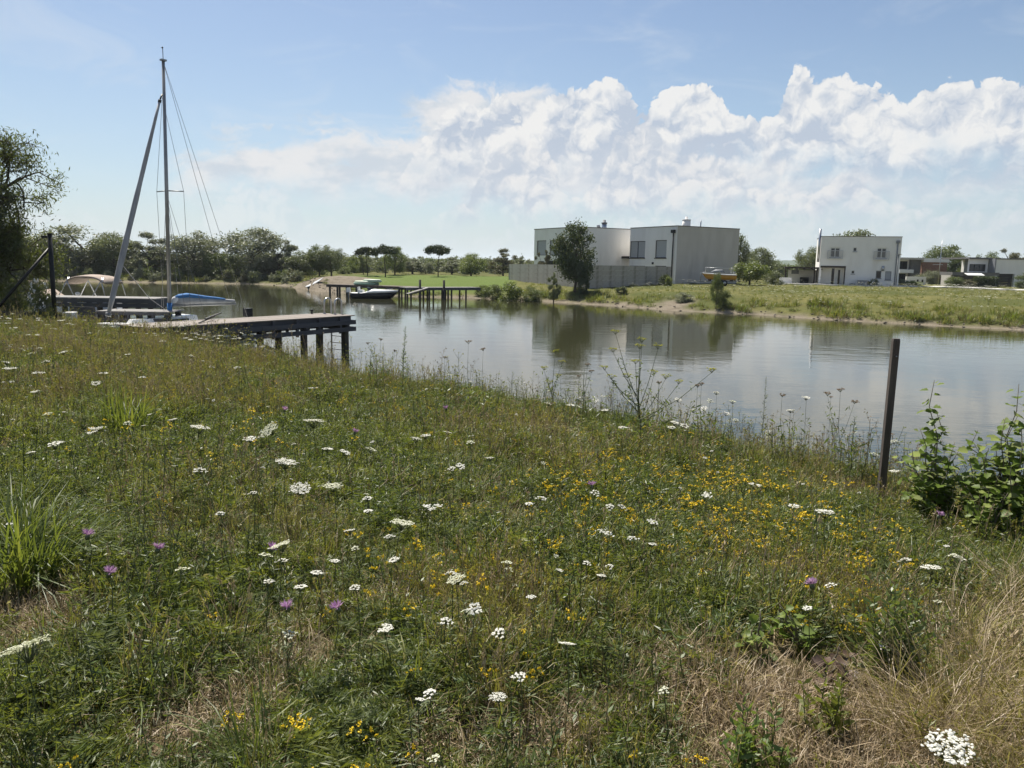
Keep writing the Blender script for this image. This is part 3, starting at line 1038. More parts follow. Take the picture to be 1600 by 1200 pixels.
def build_carport_house():
    h, L = front_house('flat_house', 'pale flat roofed house with dark window band at the right edge', 108.0, 1473, 1625, 446)
    X = lambda px: L(px, 430)[0]
    Z = lambda py: L(1550, py)[1]
    u0, u1 = X(1517), X(1549)
    m = MB()
    hole = (.25, u1 - u0 - .3, Z(424.5), Z(413))
    wall_face(m, (u0, 1.0, 0), (1, 0, 0), (0, -1, 0), u1 - u0, Z(405), [hole], depth=.2)
    m.build('wall', M['plaster_pale'], h)
    window(h, (u0, 1.0, 0), (1, 0, 0), (0, -1, 0), hole, M['frame_dark'], M['glass'], 3)
    w0, w1 = X(1552.5), X(1625)
    op = (X(1558) - w0, X(1585) - w0, 0.05, Z(427.5))
    m = MB()
    wall_face(m, (w0, 0, 0), (1, 0, 0), (0, -1, 0), w1 - w0, Z(405), [op], depth=.35)
    wall_face(m, (w0, 8, 0), (0, -1, 0), (-1, 0, 0), 8, Z(405))
    m.build('wall', M['plaster_white'], h)
    g = MB()
    for k in range(8):
        g.box(w0 + op[0], w0 + op[1], .36, .40, .06 + k * (op[3] - .08) / 8, .04 + (k + 1) * (op[3] - .08) / 8)
    g.build('garage_door', M['frame_dark'], h)
    MB().box(u0 - .1, w0 - .01, .6, 8, Z(405), Z(402.5)).box(w0 - .05, w1, -.1, 8.1, Z(404.9) , Z(403.2)).build('roof', M['roof_grey'], h)
    MB().box(X(1550.5), X(1552.4), -.3, 7, 0, Z(405)).build('pillar', M['grey_paint'], h)
    MB().box(X(1474), X(1546), -2.2, .98, Z(431), Z(426)).build('terrace_roof', M['roof_grey'], h)
    MB().box(X(1474), X(1477), -1.8, .5, 0, Z(431.1)).build('terrace_pillar', M['plaster_grey'], h)
    MB().box(X(1479), X(1545), .9, .98, 0, Z(431.2)).build('terrace_glass', M['glass'], h)
    x0, x1 = X(1487), X(1517)
    MB().loft([[(x0 + .4, -2.25, Z(428)), (x1 + .1, -2.25, Z(428)), (x1 + .1, -2.25, Z(428) + .06), (x0 + .4, -2.25, Z(428) + .06)],
               [(x0, -3.9, Z(431)), (x1 - .4, -3.9, Z(431)), (x1 - .4, -3.9, Z(431) + .06), (x0, -3.9, Z(431) + .06)]], smooth=False).build('awning', M['frame_white'], h)


build_white_block()
build_grey_block()
build_garden_wall()
build_brick_house()
build_carport_house()

# ------------------------------------------------------------------ trees and shrubs
M['bark'] = mat('bark', (0.060, 0.048, 0.036), (0.11, 0.092, 0.072), scale=9, rough=0.95, bump=0.4, stretch=(1, 1, 0.25))
LM = {
    'olive': leaf_mat('leaf_olive', (0.125, 0.140, 0.085), (0.250, 0.265, 0.185), trans=0.28),
    'willow': leaf_mat('leaf_willow', (0.080, 0.105, 0.042), (0.175, 0.195, 0.095), trans=0.32),
    'green': leaf_mat('leaf_green', (0.048, 0.080, 0.020), (0.115, 0.155, 0.040), trans=0.35),
    'bright': leaf_mat('leaf_bright', (0.075, 0.115, 0.022), (0.155, 0.195, 0.045), trans=0.42),
    'dark': leaf_mat('leaf_dark', (0.020, 0.040, 0.013), (0.050, 0.080, 0.026), trans=0.22),
    'pine': leaf_mat('needle_pine', (0.012, 0.026, 0.010), (0.030, 0.050, 0.018), trans=0.12),
    'brown': leaf_mat('leaf_brown', (0.085, 0.080, 0.040), (0.165, 0.150, 0.090), trans=0.25),
}


def unit(n, g):
    v = g.normal(size=(n, 3))
    return v / np.linalg.norm(v, axis=1)[:, None]


def leaf_quads(C, size, aspect, g, droop=0.0, axis=None):
    """a folded diamond for every leaf"""
    n = len(C)
    a = unit(n, g) if axis is None else axis
    a[:, 2] -= droop
    a /= np.linalg.norm(a, axis=1)[:, None]
    b = np.cross(a, unit(n, g))
    b /= np.linalg.norm(b, axis=1)[:, None] + 1e-9
    s = (np.asarray(size) * g.uniform(0.65, 1.25, n))[:, None]
    v = np.stack([C - a * s, C + b * s * aspect, C + a * s, C - b * s * aspect], 1)
    q = np.arange(n * 4).reshape(n, 4)
    return v.reshape(-1, 3), q


def crown_points(kind, g, n):
    """leaf positions in a unit box (footprint 1 x 1, height 1): lobes hung in an envelope"""
    L = []
    if kind == 'column':
        for k in range(26):
            t = g.uniform(0.03, 0.98)
            r = 0.42 * (1 - t) ** 0.6 * (0.35 + 0.65 * min(1, t * 8))
            th = g.uniform(0, 6.28)
            L.append((math.cos(th) * r * .6, math.sin(th) * r * .6, t, 0.14 * (1.15 - t), 0.075))
    elif kind == 'umbrella':
        for k in range(40):
            th, r = g.uniform(0, 6.28), 0.40 * math.sqrt(g.uniform(0, 1))
            L.append((math.cos(th) * r, math.sin(th) * r, 0.76 + 0.13 * (1 - (r / .4) ** 2) + g.uniform(-.045, .045), 0.125, 0.075))
    elif kind == 'shrub':
        for k in range(26):
            th, r = g.uniform(0, 6.28), 0.36 * math.sqrt(g.uniform(0, 1))
            zt = g.uniform(0.05, 1) * (0.85 - (r / .36) ** 2 * .35)
            L.append((math.cos(th) * r, math.sin(th) * r, zt, g.uniform(.09, .17), g.uniform(.09, .16)))
    elif kind == 'sparse':
        for k in range(30):
            th, r = g.uniform(0, 6.28), 0.38 * math.sqrt(g.uniform(0, 1))
            L.append((math.cos(th) * r, math.sin(th) * r, g.uniform(0.25, .97) * (1 - (r / .38) ** 2 * .25), g.uniform(.05, .11), g.uniform(.04, .08)))
    else:
        for k in range(34):
            u = unit(1, g)[0]
            rr_ = g.uniform(0.35, 1.0) ** 0.5
            c = np.array([0, 0, 0.54]) + u * np.array([0.36, 0.36, 0.40]) * rr_
            if c[2] < 0.16:
                c[2] = 0.16 + g.uniform(0, .2)
            L.append((c[0], c[1], c[2], g.uniform(.10, .19), g.uniform(.08, .15)))
        for k in range(9):                        # sprays that break the outline
            th = g.uniform(0, 6.28)
            ph = g.uniform(-.1, 1.4)
            L.append((0.40 * math.cos(ph) * math.cos(th), 0.40 * math.cos(ph) * math.sin(th), 0.56 + 0.38 * math.sin(ph), .09, .07))
    L = np.array(L)
    w = L[:, 3] ** 2 + 0.003
    k = g.choice(len(L), n, p=w / w.sum())
    u = unit(n, g)
    rad = g.uniform(0.0, 1.0, n) ** 0.45 * g.choice([1.0, 1.0, 1.2, 1.5], n)
    P = L[k, :3] + u * rad[:, None] * np.stack([L[k, 3], L[k, 3], L[k, 4]], 1)
    keep = P[:, 2] > 0.0
    return P[keep], k[keep], L


CROWN = {}


def crown_mesh(kind, leaf, var, n, size, aspect=0.42):
    key = (kind, leaf, var)
    if key not in CROWN:
        g = np.random.default_rng(abs(hash((kind, var))) % 1000 if False else (sum(map(ord, kind)) * 7 + var * 131))
        P, k, L = crown_points(kind, g, n)
        v, q = leaf_quads(P, size, aspect, g)
        tint = np.clip(g.uniform(0, 1, len(L))[k] * 0.55 + g.uniform(0, .45, len(P)), 0, 1)
        me = arr_mesh('crown', v, quads=q, mats=[LM[leaf]], tint=tint)
        t = MB()
        top = {'umbrella': .80, 'column': .9}.get(kind, .62)
        r0 = {'shrub': .012, 'umbrella': .018}.get(kind, .024)
        pts = [(0, 0, -0.04)] + [(g.normal(0, .012) * i, g.normal(0, .012) * i, top * i / 4) for i in range(1, 5)]
        t.tube(pts, [r0 * 1.3, r0, r0 * .85, r0 * .7, r0 * .4], 7)
        for c in L[g.choice(len(L), min(13, len(L)), replace=False)]:
            z0 = min(max(c[2] - g.uniform(.2, .42), .06 if kind == 'shrub' else .14), top * .97)
            if kind == 'umbrella':
                z0 = .72
            i = z0 / top * 4
            a = np.array(pts[min(4, max(1, int(round(i))))])
            a = np.array([a[0], a[1], z0])
            mid = (a + c[:3]) / 2 + np.array([0, 0, -.03])
            t.tube([a, mid, c[:3]], [r0 * .5, r0 * .36, r0 * .12], 5, cap=False)
        CROWN[key] = (me, t.mesh('trunk', M['bark']))
    return CROWN[key]


def tree(name, label, cat, pos, w, h, kind='round', leaf='green', var=0, n=8500, size=0.021, rz=None, group=None, aspect=0.42):
    cm, tm = crown_mesh(kind, leaf, var, n, size, aspect)
    r = thing(name, label, cat, (pos[0], pos[1], pos[2] - 0.03), rng.uniform(0, 6.28) if rz is None else rz, group, (w, w, h))
    link('trunk', tm, r)
    link('crown', cm, r)
    return r


def tree_px(name, label, px, wpx, ytop, ybase, Y, kind='round', leaf='green', var=0, cat='tree', group=None, n=8500, size=0.021):
    """stand a tree at distance Y so that it has the width and top it has in the photograph"""
    p = at_y(px, ybase, Y)
    z = ground(p[0], Y)
    top = at_y(px, ytop, Y)[2]
    sc = np.linalg.norm([Y, p[0]]) / F_PX
    return tree(name, label, cat, (p[0], Y, z), wpx * sc * (1.1 if kind in ('shrub', 'column') else 1.3), (top - z) * 1.04, kind, leaf, var, n, size, group=group)


G1 = 'trees along the far left bank'
for a in [
    ('olive_tree', 'dark grey green tree on the far bank behind the black steel post', 36, 105, 368, 440, 112, 'round', 'willow', 0),
    ('olive_tree', 'broad grey green tree on the far bank above the beige boat canopy', 128, 100, 356, 438, 114, 'round', 'olive', 1),
    ('olive_tree', 'slim grey green tree beside the broad one behind the furled forestay', 180, 52, 364, 438, 113, 'round', 'willow', 2),
    ('olive_tree', 'silvery tree on the far bank left of the mast', 234, 66, 367, 438, 113, 'sparse', 'olive', 0),
    ('olive_tree', 'grey green tree on the far bank just right of the mast', 300, 76, 362, 438, 114, 'round', 'olive', 2),
    ('bright_tree', 'low bright green tree among grey trees right of the mast', 345, 56, 387, 440, 112, 'shrub', 'green', 0),
    ('olive_tree', 'tallest grey green tree of the far bank row', 398, 84, 358, 438, 115, 'round', 'olive', 0),
    ('olive_tree', 'rounded silvery tree at the right flank of the tallest one', 437, 58, 376, 440, 113, 'sparse', 'olive', 1),
    ('olive_tree', 'short dull green tree beyond the sand heap', 468, 48, 394, 440, 112, 'round', 'willow', 1),
    ('dense_tree', 'left of two dense upright trees behind the sand heap', 499, 34, 385, 440, 113, 'round', 'green', 1),
    ('dense_tree', 'right of two dense upright trees behind the sand heap', 518, 40, 384, 440, 112, 'round', 'willow', 2),
]:
    tree_px(*a, group=G1)
for px, wp, yt, lf, vr, lab in ((90, 60, 392, 'olive', 0, 'far bank shrub right behind the black steel post'), (160, 60, 398, 'willow', 1, 'far bank shrub above the right end of the beige canopy'),
                                (208, 50, 392, 'olive', 2, 'far bank shrub between the furled sail and the mast'), (268, 55, 396, 'green', 1, 'far bank shrub seen right behind the mast'), (325, 50, 392, 'olive', 0, 'far bank shrub above the blue boom cover'),
                                (372, 60, 396, 'green', 2, 'far bank shrub left below the tallest tree of the row'), (418, 50, 400, 'olive', 1, 'far bank shrub right below the tallest tree of the row'), (452, 40, 406, 'willow', 0, 'lowest far bank shrub just left of the sand heap'), (10, 70, 388, 'willow', 2, 'far bank shrub behind the leafy tree at the left edge')):
    tree_px('bank_shrub', lab, px, wp, yt, 440, 117, 'shrub', lf, vr, 'shrub', 'shrubs between the far bank trees')

G2 = 'umbrella pines on the far lawn'
for a in [
    ('umbrella_pine', 'left umbrella pine of the close pair on the far lawn', 574, 28, 386, 430, 118),
    ('umbrella_pine', 'right umbrella pine of the close pair on the far lawn', 602, 36, 383.5, 432, 114),
    ('umbrella_pine', 'single umbrella pine with thin trunk standing apart on the far lawn', 684.5, 33, 383, 432, 114),
]:
    tree_px(*a, kind='umbrella', leaf='pine', var=int(a[2]) % 3, group=G2, n=6000, size=0.030)
for a in [
    ('young_tree', 'small airy tree behind the pair of umbrella pines', 568, 15, 396, 431, 124, 'sparse', 'willow', 1),
    ('young_tree', 'bushy light green tree right behind the pair of pines', 617, 32, 386, 431, 122, 'round', 'bright', 0),
    ('grey_bush', 'grey loose bush between the pair of pines and the single pine', 645, 46, 400, 431, 130, 'sparse', 'olive', 2),
    ('grey_bush', 'low grey bush left of the single umbrella pine', 665, 30, 407, 431, 132, 'shrub', 'olive', 1),
    ('grey_bush', 'wide grey bush right of the single umbrella pine', 706, 44, 404, 432, 130, 'sparse', 'olive', 0),
    ('bright_tree', 'yellow green round tree between the single pine and the white house', 736, 40, 397, 433, 120, 'round', 'bright', 1),
    ('brown_tree', 'brownish loose tree left of the garden wall end', 786, 42, 391, 432, 126, 'sparse', 'brown', 0),
    ('grey_bush', 'grey scrub behind the brownish loose tree', 812, 36, 402, 432, 135, 'sparse', 'olive', 1),
    ('young_tree', 'small green tree at the left edge of the far lawn', 552, 18, 408, 432, 130, 'shrub', 'green', 2),
    ('young_tree', 'low green bush between dense trees and umbrella pines', 536, 26, 414, 434, 126, 'shrub', 'bright', 0),
    ('poplar', 'tall loose tree behind the blank grey house wall', 1149, 32, 369, 436, 112, 'round', 'willow', 1),
    ('cypress', 'narrow black green cypress at the right of the grey house', 1153, 15, 372, 438, 104, 'column', 'dark', 0),
    ('round_tree', 'grey green round tree behind the cypress', 1184, 42, 388, 436, 135, 'round', 'willow', 0),
    ('round_tree', 'low tree in the gap left of the carport', 1212, 44, 403, 436, 160, 'shrub', 'green', 1),
    ('round_tree', 'green tree rising at the left wall of the villa', 1262, 36, 386, 440, 122, 'round', 'willow', 2),
    ('round_tree', 'tree top showing above the roof of the white villa', 1328, 64, 361, 440, 128, 'round', 'willow', 0),
    ('round_tree', 'dark round tree behind the brick house', 1472, 50, 384, 440, 138, 'round', 'green', 0),
    ('round_tree', 'narrow green tree right of the brick house', 1498, 24, 398, 440, 134, 'round', 'green', 1),
    ('round_tree', 'small tree between brick house and flat house', 1511, 30, 404, 440, 130, 'shrub', 'green', 2),
    ('round_tree', 'low dark tree behind the flat house roof', 1541, 32, 394, 440, 134, 'round', 'green', 2),
    ('round_tree', 'yellowish loose tree behind the flat house roof', 1576, 36, 388, 440, 132, 'sparse', 'brown', 2),
    ('round_tree', 'dull green tree beyond the flat house near the right edge', 1606, 40, 396, 440, 134, 'sparse', 'willow', 0),
]:
    tree_px(*a)
# the dark round tree in front of the garden wall: a thick crown, leaf by leaf
tree_px('round_tree', 'dense dark green tree standing before the garden wall', 898, 64, 352, 443, 73.5, 'round', 'dark', 1, n=10000, size=0.024)
for a in [
    ('shrub', 'dark bush at the foot of the dense dark tree', 911, 22, 424, 446, 72, 'shrub', 'dark', 1),
    ('shrub', 'thin sapling in front of the garden wall left part', 865, 24, 428, 454, 68, 'sparse', 'willow', 1),
    ('shrub', 'reddish bare shrub before the left house windows', 848, 24, 392, 440, 92, 'sparse', 'brown', 1),
    ('shrub', 'small dark shrub at the grey house corner', 1038, 20, 424, 443, 86, 'shrub', 'dark', 0),
    ('shrub', 'yellow green shrub against the grey house corner', 1045, 14, 430, 443, 85, 'shrub', 'bright', 1),
    ('shrub', 'round green bush at the trailer behind', 1171, 44, 407, 444, 88, 'round', 'bright', 2),
    ('shrub', 'low bush between round green bush and carport', 1206, 34, 421, 445, 95, 'shrub', 'willow', 1),
    ('shrub', 'upright young tree on the far bank before the yellow boat', 1119, 16, 427, 472, 58.5, 'round', 'green', 0),
    ('shrub', 'wide leafy shrub right of the upright young tree on the bank', 1130, 28, 449, 472, 59, 'shrub', 'green', 1),
    ('shrub', 'low grey bush on the bank right of the earth slip', 1068, 30, 453, 470, 63, 'shrub', 'olive', 2),
    ('shrub', 'small dark bush on the bank grass below the garden wall', 970, 20, 445, 460, 70, 'shrub', 'dark', 1),
    ('shrub', 'feathery bush before the brick wall', 1452, 40, 420, 443, 116, 'shrub', 'olive', 1),
    ('shrub', 'dark clipped bush before the terrace of the flat house', 1492, 30, 428, 445, 100, 'shrub', 'green', 0),
    ('shrub', 'small bush under the white awning', 1513, 22, 434, 446, 99, 'shrub', 'brown', 2),
    ('shrub', 'tall green bush at the right edge before the flat house', 1602, 30, 420, 450, 98, 'shrub', 'green', 2),
    ('shrub', 'little bush at the right corner of the villa', 1411, 16, 433, 446, 100, 'shrub', 'olive', 0),
    ('shrub', 'bushy grass clump before the white garden wall', 1425, 24, 436, 448, 98, 'shrub', 'bright', 2),
    ('shrub', 'big leafy shrub at the bank end of the grey far jetty', 770, 38, 438, 460, 73, 'shrub', 'green', 0),
    ('shrub', 'leafy shrub second from the grey far jetty', 800, 42, 437, 462, 71, 'shrub', 'bright', 1),
    ('shrub', 'rounded green shrub third from the grey far jetty', 830, 38, 442, 464, 70, 'shrub', 'green', 2),
    ('shrub', 'low green shrub where the shrub row meets the bank grass', 752, 26, 441, 462, 76, 'shrub', 'bright', 0),
]:
    tree_px(*a, cat='shrub', n=3800, size=0.034)
h = VILLA_T @ Vector((VILLA_UV(1362, 440)[0], -0.8, 0))
r = tree('flowering_shrub', 'white flowering shrub at the villa beside the storage box', 'shrub', (h.x, h.y, h.z), 1.7, 1.25, 'shrub', 'green', 1, size=0.045, n=3000)
g = np.random.default_rng(3)
u = unit(60, g)
u[:, 2] = np.abs(u[:, 2])
fl = arr_mesh('blossom', *leaf_quads(u * np.array([.40, .40, .62]) + np.array([0, -.05, .25]), .055, .9, g)[:1], quads=np.arange(240).reshape(-1, 4), mats=[M['frame_white']])
link('blossom', fl, r)
h = VILLA_T @ Vector((VILLA_UV(1331, 440)[0], -0.7, 0))
tree('shrub', 'small dark shrub at the villa wall left of the storage box', 'shrub', (h.x, h.y, h.z), 1.1, .6, 'shrub', 'dark', 0, n=3800, size=0.034)
# clipped hedge of the flat house
p, q = at_y(1522, 446, 100), at_y(1556, 446, 100)
g = np.random.default_rng(5)
n = 5000
L_ = q[0] - p[0]
C = np.stack([g.uniform(0, L_, n), g.uniform(-.5, .5, n), g.uniform(0, 1.55, n) + 0.05 * np.sin(np.arange(n))], 1)
v, qd = leaf_quads(C, .09, .5, g)
hm = arr_mesh('hedge', v, quads=qd, mats=[LM['dark']], tint=g.uniform(0, 1, n))
tag(link('hedge', hm, None, (p[0], 100, 1.25)), 'clipped dark hedge before the garage of the flat house', 'hedge')


def left_tree():
    """the near tree at the left edge: limbs, twigs, narrow leaves"""
    Y = 26.0
    x = at_y(-70, 470, Y)[0]
    z = ground(x, Y)
    t = thing('leafy_tree', 'tall dark leafy tree at the left edge beside the black post', 'tree', (x, Y, z))
    g = np.random.default_rng(12)
    mb = MB()
    tips = []

    def grow(p, d, L, r, lev):
        n = 4
        pts, rad = [p], [r]
        for k in range(n):
            d = nrm(d + g.normal(0, .11, 3) + np.array([0, 0, .05 if lev < 2 else -.05]))
            p = p + d * L / n
            pts.append(p)
            rad.append(r * (1 - .55 * (k + 1) / n))
            if lev >= 2:
                tips.append((p, d))
        mb.tube(pts, rad, 7 if lev < 2 else 4, cap=False)
        if lev < 4:
            m = (7, 5, 4, 4)[lev]
            for k in range(m):
                f = g.uniform(.35, 1.0)
                i = min(n - 1, int(f * n))
                a = pts[i] + (pts[i + 1] - pts[i]) * (f * n - i)
                th = g.uniform(0, 6.28)
                side = nrm(np.cross(d, (math.cos(th), math.sin(th), .3)))
                grow(a, nrm(d * .55 + side * .8 + np.array([0, 0, .12])), L * g.uniform(.5, .68), r * .5, lev + 1)
    grow(np.array([0., 0, -.1]), np.array([.05, 0, 1.]), 3.6, .17, 0)
    grow(np.array([.15, .1, -.1]), np.array([.42, 0, 1.]), 3.0, .12, 0)
    mb.build('trunk', M['bark'], t)
    T = np.array([a for a, _ in tips])
    D = np.array([b for _, b in tips])
    top = at_y(40, 182, Y)[2] - z
    k = g.integers(0, len(T), 36000)
    C = T[k] + g.normal(0, .17, (len(k), 3))
    C = C[C[:, 2] > .5]
    v, q = leaf_quads(C, .085, .21, g, droop=.7)
    tint = np.clip(g.uniform(0, .6, len(C)) + .25 * (C[:, 2] > 3.9), 0, 1)  # upper leaves tinted brighter: light shining through the treetop is put into their colour
    link('crown', arr_mesh('crown', v, quads=q, mats=[leaf_mat('leaf_tree', (0.024, 0.044, 0.012), (0.100, 0.120, 0.028), trans=0.42)], tint=tint), t)
    print('left tree height', C[:, 2].max(), 'wanted', top, 'x range', C[:, 0].min(), C[:, 0].max())
    s = top / C[:, 2].max()
    t.scale = (s, s, s)


left_tree()
for a in [
    ('shrub', 'dark undergrowth bush below the leafy tree at the left edge', 12, 60, 408, 470, 31, 'shrub', 'dark', 0),
    ('shrub', 'second dark bush at the left edge before the lake', -30, 60, 392, 470, 30, 'shrub', 'dark', 1),
]:
    tree_px(*a, cat='shrub', n=5200, size=0.03)
ol = tree_px('oleander', 'dark oleander with white blossoms beside the black post', 63, 30, 432, 486, 24.5, 'shrub', 'dark', 2, cat='shrub')
g = np.random.default_rng(9)
u = unit(26, g)
u[:, 1] = -np.abs(u[:, 1])
C = (u * np.array([.36, .36, .3]) + np.array([0, 0, .62]))
C = np.repeat(C, 5, 0) + g.normal(0, .02, (130, 3))
v, q = leaf_quads(C, .03, .8, g)
ol.rotation_euler = (0, 0, 0)
link('blossom', arr_mesh('blossom', v, quads=q, mats=[M['frame_white']]), ol)

# ------------------------------------------------------------------ jetties
M['deck'] = mat('deck', (0.25, 0.215, 0.185), (0.34, 0.30, 0.26), scale=3, rough=0.85, bump=0.2, bscale=30, stretch=(0.25, 6, 6), extra=((0.13, 0.115, 0.10), 2.0, 0.55, 0.8), c3=(0.17, 0.15, 0.135))
M['dock_dark'] = mat('dock_dark', (0.066, 0.067, 0.078), (0.098, 0.099, 0.112), scale=2, rough=0.75, stretch=(0.3, 4, 4), extra=((0.075, 0.073, 0.072), 1.4, 0.6, 0.85))
M['pile'] = mat('pile', (0.040, 0.036, 0.032), (0.085, 0.078, 0.068), scale=5, rough=0.9, bump=0.3, stretch=(3, 3, 0.5))
M['deck_grey'] = mat('deck_grey', (0.27, 0.26, 0.245), (0.34, 0.33, 0.31), scale=2, rough=0.9, stretch=(0.3, 5, 5), c3=(0.22, 0.21, 0.2))
M['weathered'] = mat('weathered', (0.13, 0.105, 0.085), (0.20, 0.165, 0.135), scale=3, rough=0.9, stretch=(0.3, 4, 4))
M['stainless'] = mat('stainless', (0.42, 0.43, 0.44), (0.50, 0.50, 0.51), rough=0.3, metal=0.7)
M['gel_white'] = mat('gel_white', (0.74, 0.74, 0.72), (0.80, 0.80, 0.78), scale=2, rough=0.25)
M['gel_black'] = mat('gel_black', (0.010, 0.011, 0.016), (0.018, 0.018, 0.024), scale=2, rough=0.15)
M['canvas_beige'] = mat('canvas_beige', (0.33, 0.265, 0.215), (0.41, 0.335, 0.28), scale=7, rough=0.9, bump=0.4, bscale=12)
M['canvas_blue'] = mat('canvas_blue', (0.045, 0.15, 0.36), (0.065, 0.20, 0.44), scale=5, rough=0.8, bump=0.4, bscale=10)
M['sail_grey'] = mat('sail_grey', (0.33, 0.33, 0.335), (0.45, 0.45, 0.45), scale=4, rough=0.8, bump=0.5, bscale=9, stretch=(1, 1, .4))
M['mast_alu'] = mat('mast_alu', (0.30, 0.30, 0.29), (0.36, 0.36, 0.35), scale=3, rough=0.42, metal=0.55)
M['wire'] = mat('wire', (0.22, 0.22, 0.22), rough=0.4, metal=0.8)
M['black_steel'] = mat('black_steel', (0.010, 0.011, 0.012), (0.018, 0.018, 0.018), rough=0.5)
M['slate_panel'] = mat('slate_panel', (0.075, 0.078, 0.084), (0.105, 0.107, 0.112), scale=2, rough=0.85, stretch=(0.4, 2, 2))
M['orange_yellow'] = mat('orange_yellow', (0.40, 0.20, 0.025), (0.48, 0.25, 0.04), scale=2, rough=0.4)
M['rubber_green'] = mat('rubber_green', (0.20, 0.32, 0.25), (0.26, 0.38, 0.30), rough=0.5)
M['rubber_cream'] = mat('rubber_cream', (0.55, 0.62, 0.46), (0.62, 0.66, 0.52), rough=0.5)


def frame_of(A, B):
    """local x along A->B on plan, y to its left"""
    return math.atan2(B[1] - A[1], B[0] - A[0]), math.hypot(B[0] - A[0], B[1] - A[1])


def main_dock():
    A, B, zt = np.array([-9.66, 20.77]), np.array([-5.56, 27.03]), 1.45
    rz, L = frame_of(A, B)
    Wd = 1.62
    d = thing('jetty', 'weathered plank jetty with dark double side boards in front of the sailboat', 'jetty', (A[0], A[1], 0), rz)
    nb = 11
    bw = Wd / nb
    for k in range(nb):
        for x0, x1 in ((-.08, 3.52), (3.53, L + .06)):
            b = MB().box(0, x1 - x0 + rng.uniform(-.02, .02), .004, bw - .004, -.032, 0)
            b.build('plank', M['deck'], d, (x0, k * bw, zt + rng.uniform(-.003, .003)), rng.uniform(-.0012, .0012))
    for y in (.12, Wd / 2, Wd - .12):
        MB().box(-.05, L - .06, y - .04, y + .04, zt - .19, zt - .035).build('joist', M['dock_dark'], d)
    # double side boards on short uprights, set out from the joists
    for y0, y1, sgn in ((-.065, -.03, -1), (Wd + .03, Wd + .065, 1)):
        for z0, z1 in ((zt - .31, zt - .165), (zt - .545, zt - .40)):
            for x0, x1, off in ((-.02, 3.50, .012), (3.52, L + .02, 0)):
                MB().box(x0, x1, y0 + sgn * off, y1 + sgn * off, z0, z1).build('side_board', M['dock_dark'], d)
    k = 0
    for x in np.arange(.2, L, .95):
        for y in (-.026, Wd - .05):
            MB().box(x - .04, x + .04, y, y + .075, zt - .60, zt - .035).build('upright', M['dock_dark'], d)
    for z0, z1 in ((zt - .31, zt - .165), (zt - .545, zt - .40)):
        MB().box(L + .022, L + .055, -.05, Wd + .05, z0, z1).build('end_board', M['dock_dark'], d)
    for x, s in ((3.6, .15), (5.35, .16), (7.2, .18)):
        for y in (.16, Wd - .2):
            MB().bar((x + rng.uniform(-.03, .03), y + .0, -1.0), (x, y, zt - .195), s, s, up=(0, 1, 0)).build('pile', M['pile'], d)
        MB().box(x - .06, x + .06, -.02, Wd + .02, zt - .38, zt - .197).build('cross_beam', M['dock_dark'], d)
    # a fallen plank leaning from the bank into the water
    MB().bar((2.6, -.25, 1.05), (4.5, -.15, .28), .16, .06).build('brace', M['dock_dark'], d)
    # bathing ladder on the end: two hooped rails, rungs
    ld = MB()
    ya, yb = .70, 1.22
    for y in (ya, yb):
        xs = L + .10
        pts = [(xs, y, -.7), (xs, y, zt - .1), (xs, y, zt + .40)]
        for a in np.linspace(0, math.pi, 7)[1:]:
            pts.append((xs - .16 + .16 * math.cos(a), y, zt + .40 + .15 * math.sin(a)))
        pts.append((xs - .32, y, zt))
        ld.tube(pts, .028, 8)
        ld.tube([(xs - .32, y, zt + .002), (xs - .32, y, zt + .022)], .06, 8)
    lad = ld.build('ladder', M['stainless'], d)
    for z in (.18, .42, .66, .90):
        MB().bar((L + .10, ya, z), (L + .10, yb, z), .05, .028).build('rung', M['stainless'], lad)
    MB().tube([(L - .55, Wd - .12, zt + .001), (L - .55, Wd - .12, zt + .09), (L - .55, Wd - .12, zt + .11), (L - .55, Wd - .12, zt + .15)], [.03, .03, .06, .05], 8).build('bollard', M['black_steel'], d)
    # folded black parasol-like rod lying across the deck
    o = thing('dock_rod', 'thin black forked rod lying across the jetty planks', 'rod', (A[0], A[1], 0), rz)
    MB().bar((1.55, .25, zt + .03), (2.9, 1.4, zt + .10), .035, .035).build('shaft', M['black_steel'], o)
    MB().bar((2.1, .72, zt + .09), (3.0, 1.2, zt + .22), .06, .05, taper=.5).build('arm', M['black_steel'], o)


main_dock()


